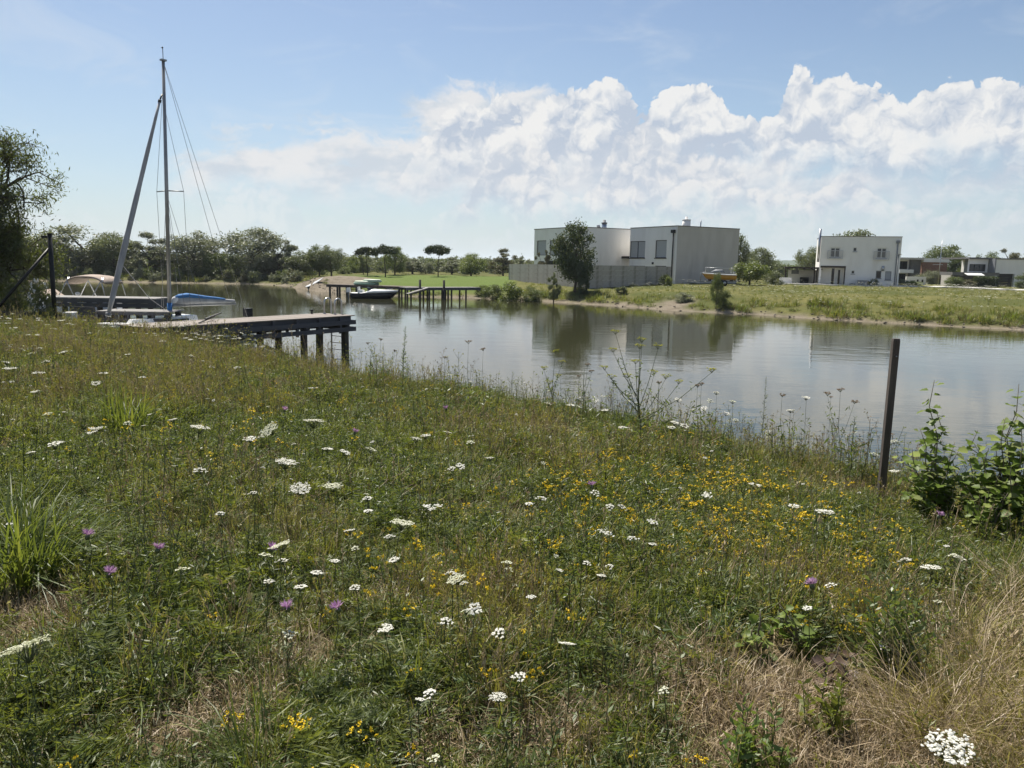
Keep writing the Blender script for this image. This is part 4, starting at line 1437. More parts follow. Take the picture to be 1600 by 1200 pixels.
def side_docks():
    # long dark-sided dock behind
    Y = 35.5
    a, b = at_y(58, 464, Y), at_y(240, 463, Y)
    zt = 1.46
    d = thing('jetty', 'dark sided jetty behind the leaning grey pole, pale edge along its deck', 'jetty', (a[0], Y, 0), 0.02)
    L = b[0] - a[0]
    for k in range(10):
        MB().box(0, L, .004, .166, -.03, 0).build('plank', M['deck_grey'], d, (0, k * .17, zt + rng.uniform(-.003, .003)))
    for z0, z1 in ((zt - .225, zt - .035), (zt - .43, zt - .235)):
        MB().box(0, L, -.045, -.003, z0, z1).build('side_board', M['slate_panel'], d)
    MB().box(L, L + .04, 0, 1.7, zt - .43, zt - .035).build('end_board', M['slate_panel'], d)
    for x in np.linspace(.4, L - .3, 5):
        for y in (.2, 1.5):
            MB().bar((x, y, -1), (x, y, zt - .035), .18, .18, up=(0, 1, 0)).build('pile', M['pile'], d)
    # lower landing in front of it
    Y = 28.5
    a, b = at_y(150, 490, Y), at_y(263, 489, Y)
    zt = at_y(220, 487, Y)[2]
    d = thing('jetty', 'low grey landing where the leaning grey pole meets the bank', 'jetty', (a[0], Y, 0), .03)
    L = b[0] - a[0]
    for k in range(9):
        MB().box(0, L, .004, .156, -.03, 0).build('plank', M['deck_grey'], d, (0, k * .16, zt + rng.uniform(-.003, .003)))
    MB().box(0, L, -.045, -.003, zt - .13, zt - .034).build('side_board', M['dock_dark'], d)
    MB().box(0, L, -.045, -.003, zt - .36, zt - .26).build('side_board', M['dock_dark'], d)
    for x in np.linspace(.25, L - .15, 6):
        MB().box(x - .045, x + .045, -.003, .09, zt - .42, zt - .034).build('upright', M['dock_dark'], d)
    for x in np.linspace(.4, L - .15, 3):
        for y in (.25, 1.2):
            MB().bar((x, y, -1), (x, y, zt - .035), .17, .17, up=(0, 1, 0)).build('pile', M['pile'], d)


side_docks()


def retaining_walls():
    Y = 25.0
    for px0, px1, yt, yb, mt, lab, nm in (
        (-20, 97.5, 487, 508, 'slate_panel', 'long dark grey board wall along the meadow edge at the far left', 'board_wall'),
        (98.5, 112, 488, 505, 'concrete', 'short pale concrete block at the end of the grey board wall', 'concrete_block'),
        (110, 151, 479, 503, 'slate_panel', 'dark grey slanted board screen between block and leaning pole', 'board_screen')):
        y = Y + (1.2 if nm == 'board_screen' else 0)
        a, b = at_y(px0, yb, y), at_y(px1, yb, y)
        zt = at_y((px0 + px1) / 2, yt, y)[2]
        t = thing(nm, lab, 'wall', (a[0], y, 0), 0.0 if nm != 'board_screen' else -.12)
        L = b[0] - a[0]
        if nm == 'concrete_block':
            MB().loft([[(0, 0, .6), (L, 0, .6), (L, .4, .6), (0, .4, .6)], [(0, 0, zt - .02), (L, 0, zt - .02), (L, .4, zt - .02), (0, .4, zt - .02)], [(.02, .02, zt), (L - .02, .02, zt), (L - .02, .38, zt), (.02, .38, zt)]], smooth=False).build('block', M['plaster_pale'], t)
            continue
        n = 3
        h = (zt - .75) / n
        for k in range(n):
            MB().box(0, L + rng.uniform(-.02, .02), rng.uniform(0, .006), .04, .75 + k * h + .004, .75 + (k + 1) * h - .004).build('board', M[mt], t)
        for x in np.linspace(.1, L - .1, max(2, int(L / 1.5))):
            MB().box(x - .05, x + .05, .042, .14, .5, zt - .03).build('post', M['dock_dark'], t)
    # black steel gate post with its stay
    Y = 24.2
    p, q = at_y(85, 489, Y), at_y(77.5, 366, Y)
    z = ground(p[0], Y)
    t = thing('steel_post', 'tall black steel post with a slanted stay at the left', 'post', (p[0], Y, z))
    e = q - np.array([p[0], Y, z])
    MB().tube([(0, 0, -.3), e], .068, 10).build('post', M['black_steel'], t)
    MB().tube([e, e + np.array([0, 0, .03])], .078, 10).build('cap', M['black_steel'], t)
    MB().box(e[0] - .24, e[0] - .07, -.04, .04, e[2] - .12, e[2] - .05).build('bracket', M['black_steel'], t)
    a, b = at_y(77, 388, Y), at_y(0, 477, Y - 1.0)
    c = b + (b - a) * .12
    MB().tube([a - np.array([p[0], Y, z]), c - np.array([p[0], Y, z])], .045, 8).build('stay', M['black_steel'], t)


retaining_walls()


def hull_rings(L, B, free, draft, n=14, stern=.75, rake=.5):
    """sections from stern (x = 0) to bow (x = L); returns closed loops deck edge - keel - deck edge"""
    R_ = []
    for i in range(n + 1):
        t = i / n
        w = B / 2 * (stern + (1 - stern) * math.sin(min(1, t / .45) * math.pi / 2)) * (1 - max(0, (t - .5) / .5) ** 2.2)
        w = max(w, .012)
        sheer = free * (1 + .28 * t * t)
        keel = -draft * (1 - max(0, (t - .55) / .45) ** 2) + (free * .55) * max(0, (t - .75) / .25) ** 2
        x = L * t
        xo = lambda z: x + rake * t ** 4 * (z - keel) / (sheer - keel + 1e-6)
        prof = [(1.0, sheer), (.97, sheer * .5), (.88, .06), (.55, keel * .6 + .02), (0, keel), (-.55, keel * .6 + .02), (-.88, .06), (-.97, sheer * .5), (-1.0, sheer)]
        R_.append([(xo(z), k * w, z) for k, z in prof])
    return R_


def sailboat():
    bow, stern = np.array([-14.75, 27.0]), np.array([-11.2, 32.2])
    rz, L = frame_of(stern, bow)
    s = thing('sailboat', 'white sailboat with bare mast and blue covered boom behind the jetty', 'sailboat', (stern[0], stern[1], 0), rz)
    Ti = (Matrix.Translation((stern[0], stern[1], 0)) @ Matrix.Rotation(rz, 4, 'Z')).inverted()
    loc = lambda p: np.array(Ti @ Vector([float(c) for c in p]))
    rings = hull_rings(L, 1.9, .80, .35, stern=.72)
    m = MB().loft(rings)
    m.build('hull', M['gel_white'], s)
    dk = MB()
    edge = [r_[0] for r_ in rings] + [r_[-1] for r_ in rings[::-1]]
    dk.add([(x, y * .985, z + .012) for x, y, z in edge], [tuple(range(len(edge)))])
    dk.build('deck', M['gel_white'], s)
    cab = []
    for x, w, z in ((2.6, .62, .0), (2.6, .58, .34), (4.2, .44, .30), (4.9, .28, .06)):
        pass
    base = [(2.5, -.62), (2.5, .62), (4.3, .42), (5.0, .16), (5.0, -.16), (4.3, -.42)]
    c = MB().loft([[(x, y, .83) for x, y in base], [(2.52 + (x - 2.5) * .93, y * .86, 1.16 - .035 * (x - 2.5)) for x, y in base]], smooth=False).build('cabin', M['gel_white'], s)
    for sg in (-1, 1):
        MB().bar((2.9, sg * .585, 1.0), (3.9, sg * .46, .98), .03, .12).build('window', M['glass'], c)
    foot, top = loc(at_y(265.5, 500, 29.6)), loc(at_y(255, 94, 29.6))
    foot[2] = .9
    ms = MB().tube([foot, foot * .5 + top * .5, top], [.075, .07, .055], 10).build('mast', M['mast_alu'], s)
    MB().tube([foot - np.array([0, 0, .03]), foot + (top - foot) * .075], .092, 10).build('mast_cover', M['canvas_blue'], ms)
    MB().tube([top, top + np.array([0, 0, .42])], .012, 6).tube([top + np.array([0, 0, .40]), top + np.array([.12, .1, .40])], .01, 5).ball(top + np.array([0, 0, .44]), .03, 6, 4).build('wind_vane', M['black_steel'], ms)
    MB().box(top[0] - .1, top[0] + .1, top[1] - .07, top[1] + .07, top[2] - .03, top[2] + .03).build('masthead', M['mast_alu'], ms)
    # spreaders
    hs = loc(at_y(260, 298, 29.6))
    tl, tr = loc(at_y(243, 299.5, 29.6)), loc(at_y(287, 299, 29.6))
    tl += np.array([-.05, 0, 0])
    MB().tube([tl, hs], .022, 6).build('spreader', M['mast_alu'], s)
    MB().tube([hs, tr], .022, 6).build('spreader', M['mast_alu'], s)
    hound = loc(at_y(253.5, 152, 29.6))
    cl, cr = np.array([3.0, .88, .86]), np.array([3.0, -.88, .86])
    if tl[1] < tr[1]:
        cl, cr = cr, cl
    W_ = .0075
    for pts in ([hound, tl, cl], [hound, tr, cr], [hs, cl * .6 + np.array([3.4, cl[1], .86]) * .4], [hs, cr * .6 + np.array([3.4, cr[1], .86]) * .4],
                [hs + (0, 0, -.1), np.array([2.3, cl[1] * .98, .84])], [hs + (0, 0, -.1), np.array([2.3, cr[1] * .98, .84])]):
        MB().tube(pts, W_, 5).build('shroud', M['wire'], s)
    for ysg in (-.45, .45):
        MB().tube([top - (0, 0, .05), np.array([.12, ysg, .85])], W_, 5).build('backstay', M['wire'], s)
    # furled headsail on the forestay
    b0, b1 = loc(at_y(170, 489, 27.3)), loc(at_y(249, 160, 29.4))
    pts = [b0 + (b1 - b0) * t for t in np.linspace(0, 1, 14)]
    rad = [.065, .09, .10, .104, .102, .098, .094, .088, .082, .078, .07, .062, .052, .042]
    fs = MB().tube(pts, [r_ * (1 + .07 * math.sin(i * 2.1)) for i, r_ in enumerate(rad)], 9).build('furled_sail', M['sail_grey'], s)
    MB().tube([b1, b1 + (b1 - b0) * .012], .06, 8).tube([b1 + (b1 - b0) * .016, hound + (0, 0, .1)], .03, 6).build('swivel', M['black_steel'], fs)
    MB().tube([b0 - (b1 - b0) * .015, b0], .10, 10).build('furling_drum', M['grey_paint'], fs)
    # rope from the roll to the mast foot
    MB().tube([pts[3], pts[3] * .45 + foot * .55 + (0, 0, -.05), foot + (0, 0, .35)], .012, 5).build('sheet', M['sail_grey'], s)
    # boom, bundled sail, blue cover
    e0, e1 = loc(at_y(268, 477.5, 29.7)), loc(at_y(368, 474.5, 31.6))
    v = e1 - e0
    MB().tube([e0, e1], .052, 8).build('boom', M['mast_alu'], s)
    sec = lambda t, up, w, h: [(e0 + v * t + np.array([0, 0, up]) + np.array([0, math.cos(a) * w, math.sin(a) * h])) for a in np.linspace(0, 2 * math.pi, 10, endpoint=False)]
    prof = [(.02, .10, .05, .10), (.06, .20, .12, .17), (.2, .19, .14, .17), (.4, .17, .13, .14), (.6, .15, .11, .12), (.8, .12, .09, .10), (.98, .10, .07, .07)]
    MB().loft([sec(t, u, w, h) for t, u, w, h in prof]).build('bundled_sail', M['sail_grey'], s)
    prof = [(.05, .30, .08, .05), (.12, .34, .17, .09), (.24, .37, .16, .10), (.36, .33, .15, .09), (.52, .28, .135, .07), (.68, .235, .11, .06), (.82, .20, .08, .035)]
    MB().loft([sec(t, u, w, h) for t, u, w, h in prof]).build('boom_cover', M['canvas_blue'], s)
    MB().loft([sec(t, u, w, h) for t, u, w, h in ((.005, .16, .03, .06), (.03, .19, .11, .14), (.075, .22, .13, .15), (.10, .27, .06, .06))]).build('sail_bag', M['gel_white'], s)
    # tiller side: outboard on the transom
    om = MB().box(-.34, -.06, -.14, .14, .95, 1.30).build('outboard_motor', M['black_steel'], s)
    MB().box(-.26, -.12, -.06, .06, -.4, .95).build('motor_leg', M['black_steel'], om)


sailboat()


def canopy_boat():
    Y = 39.5
    a, b = at_y(68, 470, Y), at_y(176, 470, Y)
    L = 4.6
    s = thing('motorboat', 'motorboat with folded beige canopy on silver hoops behind the dark jetty', 'motorboat', (b[0] + .2, Y, 0.05), math.pi - .12)
    MB().loft(hull_rings(L, 1.9, .95, .3, stern=.86)).build('hull', M['gel_white'], s)
    e = hull_rings(L, 1.9, .95, .3, stern=.86)
    edge = [r_[0] for r_ in e[:11]] + [r_[-1] for r_ in e[:11][::-1]]
    MB().add([(x, y * .98, z - .2) for x, y, z in edge], [tuple(range(len(edge)))]).build('deck', M['gel_white'], s)
    # peaked bow cover
    ring0 = [r_[0] for r_ in e[9:]] + [r_[-1] for r_ in e[9:][::-1]]
    cx = 3.45
    ring1 = [(cx + (x - cx) * .55, y * .5, z + .22) for x, y, z in ring0]
    ring2 = [(cx + (x - cx) * .06, y * .06, 1.62) for x, y, z in ring0]
    MB().loft([[(x, y * 1.01, z + .01) for x, y, z in ring0], ring1, ring2]).build('bow_cover', M['canvas_beige'], s)
    # hoops carry the rolled canopy
    zt = at_y(130, 433, Y)[2]
    h = MB()
    for x0, x1 in ((2.3, 1.75), (2.3, 2.0), (.35, 0.05), (.35, .28)):
        pass
    for xf, xt in ((2.75, 2.1), (1.55, 2.05), (.95, .28), (-.05, .2)):
        for sg in (-1, 1):
            h.tube([(xf, sg * .86, .95), (xt, sg * .80, zt - .28), (xt, sg * .62, zt - .06)], .025, 6)
    h.build('canopy_hoops', M['stainless'], s)
    prof = []
    for t in np.linspace(0, 1, 13):
        x = 2.2 - 2.1 * t
        z = zt - .30 * abs(2 * t - 1) ** 3.2
        prof.append([(x + .02 * math.sin(9 * t), math.cos(q) * .82, z + (-.02 + math.sin(q) * .10) * (1 + .2 * math.sin(17 * t)) - .0) for q in np.linspace(0, 2 * math.pi, 12, endpoint=False)])
    MB().loft(prof).build('canopy', M['canvas_beige'], s)
    MB().tube([(3.9, .45, 1.0), (3.9, .45, 1.75), (3.8, .4, 1.9), (3.65, .3, 1.9), (3.6, .25, 1.7)], .03, 6).build('grab_rail', M['stainless'], s)
    MB().tube([(1.9, .3, .8), (1.9, .3, 1.3)], .05, 6).ball((1.9, .3, 1.4), (.12, .12, .09), 8, 5).build('spotlight', M['gel_white'], s)


canopy_boat()


def far_jetties():
    # brown jetty at the sand heap
    A = at_y(508, 444, 76.0)
    B = at_y(640, 447, 72.0)
    rz, L = frame_of(A, B)
    zt = 1.08
    d = thing('jetty', 'brown wooden jetty beside the sand heap carrying green inflatables', 'jetty', (A[0], A[1], 0), rz)
    n = 40
    for k in range(n):
        MB().box(.01, L / n - .01, -.0, 1.9, -.05, 0).build('plank', M['weathered'], d, (k * L / n, 0, zt + rng.uniform(-.006, .006)))
    for y in (.08, 1.75):
        MB().box(.1, L - .1, y - .05, y + .05, zt - .26, zt - .052).build('beam', M['pile'], d)
    for x in (.45, 1.35, 2.45, 4.1, 6.0, 7.4):
        if x < L:
            for y in (.15, 1.7):
                MB().tube([(x, y, -1), (x, y, zt - .055)], .10, 8).build('pile', M['pile'], d)
    # inflatables heaped on it
    for k, (x, lab, z, sx) in enumerate(((4.2, 'larger green and cream inflatable ring heaped on the brown jetty', 0, 1.0), (4.9, 'smaller inflatable lying on top of the larger one on the brown jetty', .42, .72))):
        f = thing('inflatable_raft', lab, 'inflatable', tuple(Matrix.Translation((A[0], A[1], 0)) @ Matrix.Rotation(rz, 4, 'Z') @ Vector((x, .9, zt + z * .68))), rz, None, (sx * 1.0, sx * .8, sx * .62))
        ring = [(1.15 * math.cos(a), .95 * math.sin(a), .22) for a in np.linspace(0, 2 * math.pi, 17)]
        MB().tube(ring, .22, 9).build('float_ring', M['rubber_green'], f)
        ring = [(1.1 * math.cos(a), .9 * math.sin(a), .50) for a in np.linspace(0, 2 * math.pi, 17)]
        MB().tube(ring, .15, 9).build('rim', M['rubber_cream'], f)
        MB().loft([[(1.0 * math.cos(a), .8 * math.sin(a), z_) for a in np.linspace(0, 2 * math.pi, 14, endpoint=False)] for z_ in (.1, .2)]).build('floor', M['rubber_green'], f)
    # grey jetty with mooring piles
    A = at_y(634, 449, 69.0)
    B = at_y(751, 451, 73.0)
    rz, L = frame_of(A, B)
    zt = at_y(690, 449, 71)[2]
    d = thing('jetty', 'dark grey far jetty with two tall mooring piles', 'jetty', (A[0], A[1], 0), rz)
    n = 36
    for k in range(n):
        MB().box(.01, L / n - .01, 0, 1.5, -.05, 0).build('plank', M['deck_grey'], d, (k * L / n, 0, zt + rng.uniform(-.005, .005)))
    MB().box(0, L, -.06, -.003, zt - .26, zt - .04).build('side_board', M['slate_panel'], d)
    MB().box(0, L, 1.503, 1.56, zt - .26, zt - .04).build('side_board', M['slate_panel'], d)
    for x in (.2, .55, 2.35, 2.75, 4.25, 4.6, 6.1):
        if x < L:
            for y in (.1, 1.35):
                MB().tube([(x, y, -1), (x, y, zt - .055)], .085, 8).build('pile', M['pile'], d)
    for px, yt in ((658, 437), (707, 438.5)):
        p = at_y(px, 460, 69.5)
        q = np.array(Matrix.Rotation(-rz, 4, 'Z') @ Vector((p[0] - A[0], 69.3 - A[1], 0)))
        MB().tube([(q[0], -.25, -1), (q[0], -.25, at_y(px, yt, 69.5)[2])], .11, 8).build('mooring_pile', M['pile'], d)
    # sloping gangway between the two
    g = thing('gangway', 'narrow sloping gangway between the two far jetties', 'gangway', (A[0], A[1], 0), rz)
    a, b = at_y(636, 459, 68.4), at_y(668, 449.5, 69.0)
    Rm = Matrix.Rotation(-rz, 4, 'Z')
    la, lb = (np.array(Rm @ Vector((float(p[0] - A[0]), float(p[1] - A[1]), float(p[2])))) for p in (a, b))
    for k in range(8):
        c0, c1 = la + (lb - la) * k / 8, la + (lb - la) * (k + .9) / 8
        MB().bar(c0, c1, .9, .05).build('plank', M['deck_grey'], g)
    for sg in (-.5, .5):
        MB().bar(la + (0, sg, -.07), lb + (0, sg, -.07), .06, .1).build('stringer', M['pile'], g)
    # white board on the sand
    p, q = at_ground(478, 451, .12), at_ground(506, 440, .10)
    p, q = np.array([p[0], p[1], ground(p[0], p[1]) + .1]), np.array([q[0], q[1], ground(q[0], q[1]) + .22])
    L = np.linalg.norm(q - p)
    L = min(L, 4.2)
    q = p + nrm(q - p) * L
    u_ = nrm(q - p)
    s_ = nrm(np.cross(u_, (0, 0, 1)))
    w_ = np.cross(s_, u_)
    s_, w_ = s_ * math.cos(.6) - w_ * math.sin(.6), w_ * math.cos(.6) + s_ * math.sin(.6)
    o = np.array(p) + np.array([0, 0, .22])
    bd = MB()
    rings = []
    for t in np.linspace(0, 1, 12):
        hw = .36 * (1 - abs(2 * t - 1) ** 3.5) + .02
        th_ = .055 * (1 - abs(2 * t - 1) ** 4) + .012
        c = u_ * L * t + w_ * .12 * (2 * t - 1) ** 4
        rings.append([c + s_ * hw * math.cos(a) + w_ * th_ * math.sin(a) for a in np.linspace(0, 2 * math.pi, 12, endpoint=False)])
    b_ = bd.loft(rings).build('surfboard', M['gel_white'], None, tuple(o))
    tag(b_, 'long white surfboard lying on the grey sand heap', 'surfboard')


far_jetties()


def speedboat():
    A = at_y(612, 460, 70.5)
    L = 3.9
    s = thing('speedboat', 'dark hulled speedboat with white deck moored at the brown jetty', 'speedboat', (A[0] - L + .15, 70.9, -.02), .05)
    e = hull_rings(L, 1.75, .50, .25, stern=.9, rake=.35)
    MB().loft(e).build('hull', M['gel_black'], s)
    top = []
    for i, r_ in enumerate(e):
        x, y, z = r_[0]
        t = i / (len(e) - 1)
        h = .30 * sstep(.28, .5, t) * (1 - .55 * max(0, (t - .5) / .5)) + .02
        top.append([(x, y * 1.01, z), (x, y * .97, z + h * .45 + .02), (x, y * .6, z + h + .02), (x, -y * .6, z + h + .02), (x, -y * .97, z + h * .45 + .02), (x, -y * 1.01, z)])
    MB().loft(top).build('deck', M['gel_white'], s)
    MB().loft([[(1.65, -.6, .66), (1.65, .6, .66), (2.1, .5, .84), (2.1, -.5, .84)], [(1.45, -.52, 1.05), (1.45, .52, 1.05), (1.5, .5, 1.07), (1.5, -.5, 1.07)]]).build('windscreen', M['glass'], s)
    for k, (x, y) in enumerate(((.9, -.42), (.9, .42))):
        MB().box(x - .22, x + .22, y - .24, y + .24, .55, .78).box(x - .26, x - .16, y - .24, y + .24, .783, 1.05).build('seat', M['gel_white'], s)
    om = MB().loft([[(-.42, -.16, .55), (-.05, -.16, .55), (-.05, .16, .55), (-.42, .16, .55)], [(-.4, -.14, .95), (-.1, -.14, 1.0), (-.1, .14, 1.0), (-.4, .14, .95)]], smooth=False).build('outboard_motor', M['gel_white'], s)
    MB().box(-.3, -.16, -.05, .05, -.4, .548).build('motor_leg', M['grey_paint'], om)
    MB().tube([(2.9, -.42, .66), (3.1, -.36, .84), (3.75, 0, .92), (3.1, .36, .84), (2.9, .42, .66)], .018, 6).build('bow_rail', M['stainless'], s)


speedboat()


def trailer_boat():
    Y = 86.0
    a, b = at_y(1096, 437, Y), at_y(1150, 437, Y)
    L = b[0] - a[0]
    z = ground(a[0] + L / 2, Y)
    t = thing('boat_trailer', 'boat trailer under the yellow boat beside the grey house', 'trailer', (a[0], Y, z))
    fr = MB()
    for y in (-.6, .6):
        fr.box(.4, L - .1, y - .04, y + .04, .42, .52)
    fr.box(-.6, .45, -.04, .04, .42, .52).box(.4, .5, -.56, .56, .42, .52).box(L * .6, L * .6 + .1, -.56, .56, .42, .52)
    fr.build('frame', M['grey_paint'], t)
    for y in (-.72, .72):
        w = MB().tube([(L * .62, y - .09, .32), (L * .62, y + .09, .32)], .32, 14).build('wheel', M['bin'], t)
        MB().tube([(L * .62, y - .095, .32), (L * .62, y + .095, .32)], .18, 10).build('rim', M['steel'], w)
    for x in (.9, L - .5):
        MB().box(x - .05, x + .05, -.5, .5, .523, .72).build('cradle', M['wood_dark'], t)
    MB().tube([(-.1, 0, .52), (-.1, 0, 1.35), (.3, 0, 1.5)], .05, 6).build('winch_post', M['grey_paint'], t)
    MB().box(L - .12, L + .02, -.35, .35, .55, .75).build('number_plate', M['frame_white'], t)
    s = thing('yellow_boat', 'yellow hulled boat resting on a trailer beside the grey house', 'boat', (a[0] + L - .15, Y, z + .68), math.pi)
    e = hull_rings(L - .5, 1.7, .50, .05, stern=.9, rake=.3)
    MB().loft(e).build('hull', M['orange_yellow'], s)
    top = [[(x, y * 1.015, z_), (x, y * .9, z_ + .09), (x, -y * .9, z_ + .09), (x, -y * 1.015, z_)] for x, y, z_ in (r_[0] for r_ in e)]
    MB().loft(top).build('deck', M['gel_white'], s)
    MB().loft([[(1.2, -.55, .74), (1.2, .55, .74), (2.6, .5, .8), (2.6, -.5, .8)], [(1.5, -.4, 1.12), (1.5, .4, 1.12), (2.1, .35, 1.1), (2.1, -.35, 1.1)]]).build('cuddy', M['grey_paint'], s)
    MB().tube([(.3, .5, .7), (.3, .5, 1.25), (3.2, .35, 1.3), (3.2, .35, .8)], .03, 6).tube([(.3, -.5, .7), (.3, -.5, 1.25), (3.2, -.35, 1.3), (3.2, -.35, .8)], .03, 6).build('mast_crutch', M['steel'], s)
    return


trailer_boat()

# the leaning stake in the meadow
p = at_ground(1376, 776, 0.10)
q = at_y(1400, 529, p[1])
z = ground(p[0], p[1])
st = thing('wooden_stake', 'dark weathered square wooden stake leaning at the lake edge', 'stake', (p[0], p[1], z))
M['stake'] = mat('stake', (0.075, 0.062, 0.053), (0.135, 0.113, 0.097), scale=5, rough=0.9, bump=0.5, bscale=30, stretch=(4, 4, 0.35), extra=((0.17, 0.145, 0.12), 3, 0.55, 0.8))
e = q - np.array([p[0], p[1], z])
w = 11.2 / F_PX * np.linalg.norm(p - np.array([0, 0, EYE])) / 1.16
u_ = nrm(e)
MB().loft([[(sx * w * .5 * k + c[0], sy * w * .5 * k + c[1], c[2]) for sx, sy in ((-1, -.75), (.8, -1), (1, .75), (-.8, 1))] for c, k in ((-e * .25, 1.0), (e * .985, 1.0), (e, .9))], smooth=False).build('post', M['stake'], st)
MB().tube([e * .9 + np.array([0, -w * .5, 0]), e * .9 + np.array([0, -w * .5 - .012, 0])], .006, 6).build('nail', M['steel'], st)
print('stake height', e[2], 'dist', p)

# ------------------------------------------------------------------ meadow
LM['g_green'] = leaf_mat('grass_green', (0.092, 0.125, 0.013), (0.205, 0.220, 0.034), trans=0.48, gloss=0.035, rough=0.5)
LM['g_dark'] = leaf_mat('grass_dark', (0.042, 0.078, 0.010), (0.118, 0.160, 0.026), trans=0.46, gloss=0.04, rough=0.5)
LM['g_gold'] = leaf_mat('grass_gold', (0.215, 0.190, 0.028), (0.380, 0.325, 0.068), trans=0.40, gloss=0.04)
LM['g_straw'] = leaf_mat('grass_straw', (0.280, 0.200, 0.110), (0.480, 0.375, 0.235), trans=0.25, gloss=0.05)
LM['g_brown'] = leaf_mat('grass_brown', (0.070, 0.045, 0.025), (0.150, 0.095, 0.050), trans=0.2, gloss=0.02)
LM['herb'] = leaf_mat('leaf_herb', (0.055, 0.100, 0.016), (0.130, 0.180, 0.036), trans=0.42, gloss=0.06)
LM['greyherb'] = leaf_mat('leaf_greyherb', (0.070, 0.098, 0.030), (0.140, 0.168, 0.064), trans=0.35, gloss=0.03)
LM['lime'] = leaf_mat('leaf_lime', (0.090, 0.160, 0.022), (0.170, 0.240, 0.050), trans=0.48, gloss=0.05)
LM['stem'] = leaf_mat('stem_green', (0.050, 0.075, 0.025), (0.095, 0.110, 0.045), trans=0.1, gloss=0.06)
LM['white'] = leaf_mat('petal_white', (0.70, 0.69, 0.60), (0.82, 0.81, 0.76), trans=0.30, gloss=0.0)
LM['cream'] = leaf_mat('petal_cream', (0.62, 0.63, 0.46), (0.76, 0.76, 0.64), trans=0.30, gloss=0.0)
LM['yellow'] = leaf_mat('petal_yellow', (0.80, 0.50, 0.012), (0.86, 0.68, 0.05), trans=0.25, gloss=0.02)
LM['purple'] = leaf_mat('petal_purple', (0.50, 0.27, 0.52), (0.68, 0.43, 0.68), trans=0.3, gloss=0.0)
LM['umbel_green'] = leaf_mat('umbel_green', (0.20, 0.22, 0.045), (0.34, 0.32, 0.06), trans=0.3, gloss=0.0)


class PM:
    """plant mesh made of thin strips, built from arrays"""
    def __init__(s):
        s.v, s.q, s.t, s.tq, s.tt, s.mq, s.mt, s.n = [], [], [], [], [], [], [], 0

    def raw(s, v, q=None, t=None, tint=.5, mi=0):
        v = np.asarray(v, float).reshape(-1, 3)
        for idx, L, T, Mi in ((q, s.q, s.tq, s.mq), (t, s.t, s.tt, s.mt)):
            if idx is not None and len(idx):
                idx = np.asarray(idx) + s.n
                L.append(idx)
                T.append(np.broadcast_to(tint, (len(idx),)) if np.ndim(tint) == 0 else np.asarray(tint)[:len(idx)])
                Mi.append(np.full(len(idx), mi))
        s.v.append(v)
        s.n += len(v)
        return s

    def strips(s, base, az, h, lean, bend, w, tint, mi=0, flat=False):
        """n curved blades at once: base (n,3), the rest (n,)"""
        n = len(base)
        T = np.array([0, .38, .72, 1.0])
        W = np.array([.75, 1.0, .7, .05])
        d = np.stack([np.cos(az), np.sin(az), 0 * az], 1)
        sd = np.stack([-np.sin(az), np.cos(az), 0 * az], 1)
        vs = []
        for t, k in zip(T, W):
            a = lean + bend * t
            rad = h * t
            c = base + d * (rad * np.sin(a))[:, None] + np.array([0, 0, 1.]) * (rad * np.cos(a))[:, None]
            off = sd * (w * k / 2)[:, None]
            vs += [c - off, c + off]
        v = np.stack(vs, 1).reshape(-1, 3)
        o = np.arange(n)[:, None] * 8
        q = np.concatenate([o + np.array([[0, 1, 3, 2]]), o + np.array([[2, 3, 5, 4]]), o + np.array([[4, 5, 7, 6]])])
        return s.raw(v, q=q, tint=np.tile(tint, 3), mi=mi)

    def tube(s, pts, r, n=4, tint=.5, mi=0):
        m = MB().tube(pts, r, n, cap=False)
        return s.raw(m.v, q=[f for f in m.f if len(f) == 4], tint=tint, mi=mi)

    def leaves(s, C, size, aspect, g, mi=0, axis=None, droop=0.0, tint=None):
        v, q = leaf_quads(np.asarray(C, float), size, aspect, g, droop, axis)
        return s.raw(v, q=q, tint=g.uniform(0, 1, len(q)) if tint is None else tint, mi=mi)

    def discs(s, C, r, g, mi=0, tilt=.35, k=6, tint=None):
        C = np.asarray(C, float)
        n = len(C)
        nn = g.normal(0, tilt, (n, 3)) + np.array([0, 0, 1.])
        nn /= np.linalg.norm(nn, axis=1)[:, None]
        a = np.cross(nn, unit(n, g))
        a /= np.linalg.norm(a, axis=1)[:, None] + 1e-9
        b = np.cross(nn, a)
        rr_ = r * g.uniform(.7, 1.25, n)
        ring = [C + (a * math.cos(t) + b * math.sin(t)) * (rr_ * (1 if j % 2 == 0 else .8))[:, None] for j, t in enumerate(np.linspace(0, 2 * math.pi, k, endpoint=False))]
        v = np.stack(ring + [C + nn * (rr_ * .35)[:, None]], 1).reshape(-1, 3)
        o = np.arange(n)[:, None] * (k + 1)
        t_ = np.concatenate([o + np.array([[j, (j + 1) % k, k]]) for j in range(k)])
        return s.raw(v, t=t_, tint=np.tile(g.uniform(0, 1, n) if tint is None else tint, k), mi=mi)

    def mesh(s, name, mats):
        v = np.concatenate(s.v)
        q = np.concatenate(s.q) if s.q else None
        t = np.concatenate(s.t) if s.t else None
        tint = np.concatenate(s.tq + s.tt)
        mi = np.concatenate(s.mq + s.mt)
        return arr_mesh(name, v, quads=q, tris=t, mats=[LM[m] if isinstance(m, str) else m for m in mats], tint=tint, mi=mi)


